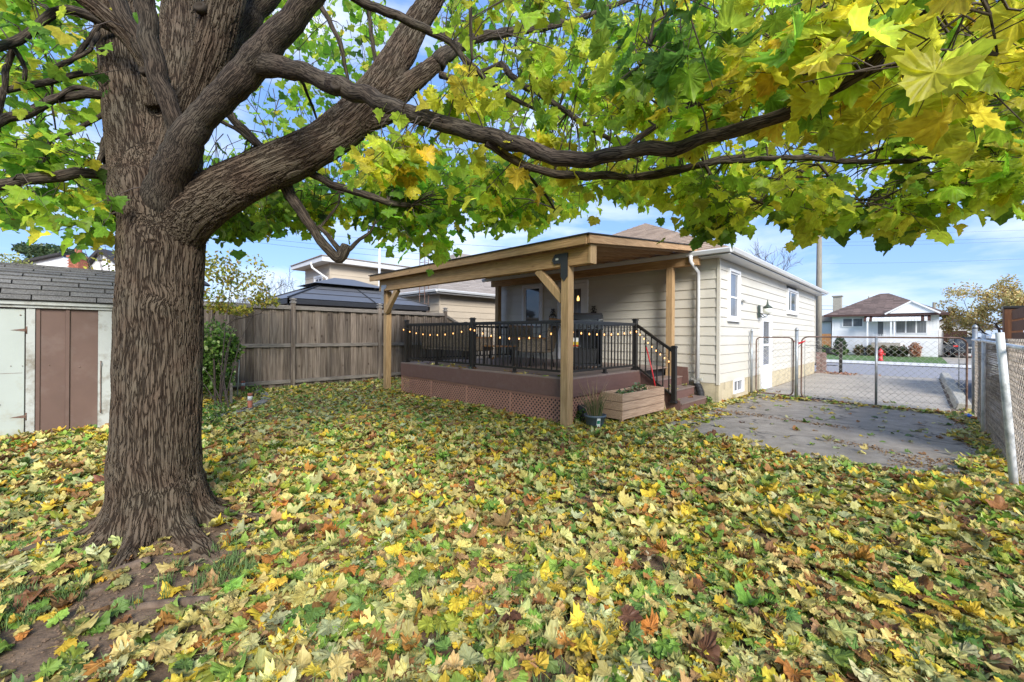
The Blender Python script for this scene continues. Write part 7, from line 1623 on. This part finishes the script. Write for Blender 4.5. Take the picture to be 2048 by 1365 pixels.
# front garden shrubs across the street
def garden(px, w_px, h, lab, pal, seed, col=None, n=700, ls=.16):
    x = onY(px, 705, FHY - 1.3)[0]; r_ = abs(onY(px + w_px / 2, 705, FHY - 1.3)[0] - x); bush('garden_bush', lab, 'shrub', [((x, FHY - 1.3, -.15 + h * .5), (r_, .6, h * .55))], n, ls, pal, base=(x, FHY - 1.3, -.18), stems=4, seedv=seed)
DG = [((.03, .065, .025), 5), ((.05, .09, .03), 4)]; BG_ = [((.07, .10, .035), 5), ((.14, .10, .05), 4), ((.10, .06, .035), 3)]; RS = [((.42, .22, .15), 5), ((.33, .14, .08), 4), ((.50, .33, .22), 3)]
garden(1680, 26, 1.55, 'dark green cone shaped bush at the left corner of the white bungalow', DG, 51, n=1400, ls=.14)
garden(1678, 44, .55, 'low bright green bush under the dark cone shaped bush', GP, 52)
garden(1718, 22, .85, 'reddish brown clipped bush left of the gate centre post', BG_, 53); garden(1740, 18, .85, 'brown green clipped bush next to the gate centre post', BG_, 54)
garden(1766, 16, .85, 'clipped bush just right of the hydrant', BG_, 55); garden(1788, 20, .85, 'dark green clipped bush under the big window, left half', DG + BG_, 56); garden(1806, 20, .85, 'dark green clipped bush under the big window, right half', DG + BG_, 57)
garden(1830, 28, 1.15, 'dry pinkish brown hydrangea bush at the right end of the garden bed', RS, 58, n=900, ls=.15)
garden(1650, 20, .8, 'green bush in front of the orange fence panel', GP, 59)
# hedge and dried leaves at the kerb end
lp = thing('leaf_pile', 'small pile of dry reddish leaves at the far corner of the driveway', 'leaf pile', (-2.3, 20.3, 0)); rq = np.random.default_rng(3); n = 90
loc_ = np.stack([rq.normal(0, .35, n), rq.normal(0, .25, n), rq.uniform(.01, .06, n)], 1); ta = rq.uniform(0, 6.28, n)
o = build_leaves('dry_leaves', tfar, rq.integers(0, 8, n), frames(np.stack([np.cos(ta), np.sin(ta), np.zeros(n)], 1), np.stack([rq.normal(0, .3, n), rq.normal(0, .3, n), np.ones(n)], 1)), rq.uniform(.06, .12, n), loc_, pick(RS, n, rq), M['leafg'], lp); o['kind'] = 'stuff'
if me0.users == 0: bpy.data.meshes.remove(me0)

# crumbs of earth, bark bits and pebbles on the bare soil by the roots
rq = np.random.default_rng(61); n = 1500; u = rq.normal(0, .62, n); v = rq.normal(0, .38, n); xx = -3.05 + u * .75 + v * .66; yy = .22 - u * .66 + v * .75
ok = np.hypot(xx - TREE[0], yy - TREE[1]) > .33; xx, yy = xx[ok], yy[ok]; n = len(xx); V = []; Fc = []
for i in range(n):
    s = abs(rq.normal(.004, .004)) + .0015; z = gz1(xx[i], yy[i]) + s * .3; k = len(V); j = rq.uniform(.6, 1.4, 6)
    V += [(xx[i] + s * j[0], yy[i], z), (xx[i] - s * j[1], yy[i], z), (xx[i], yy[i] + s * j[2], z), (xx[i], yy[i] - s * j[3], z), (xx[i], yy[i], z + s * j[4] * .8), (xx[i], yy[i], z - s)]
    Fc += [(k, k + 2, k + 4), (k + 2, k + 1, k + 4), (k + 1, k + 3, k + 4), (k + 3, k, k + 4)]
me = bpy.data.meshes.new('soil_crumbs'); me.from_pydata(V, [], Fc); me.materials.append(M['soil']); o = link('soil_crumbs', me, ground); o['kind'] = 'stuff'
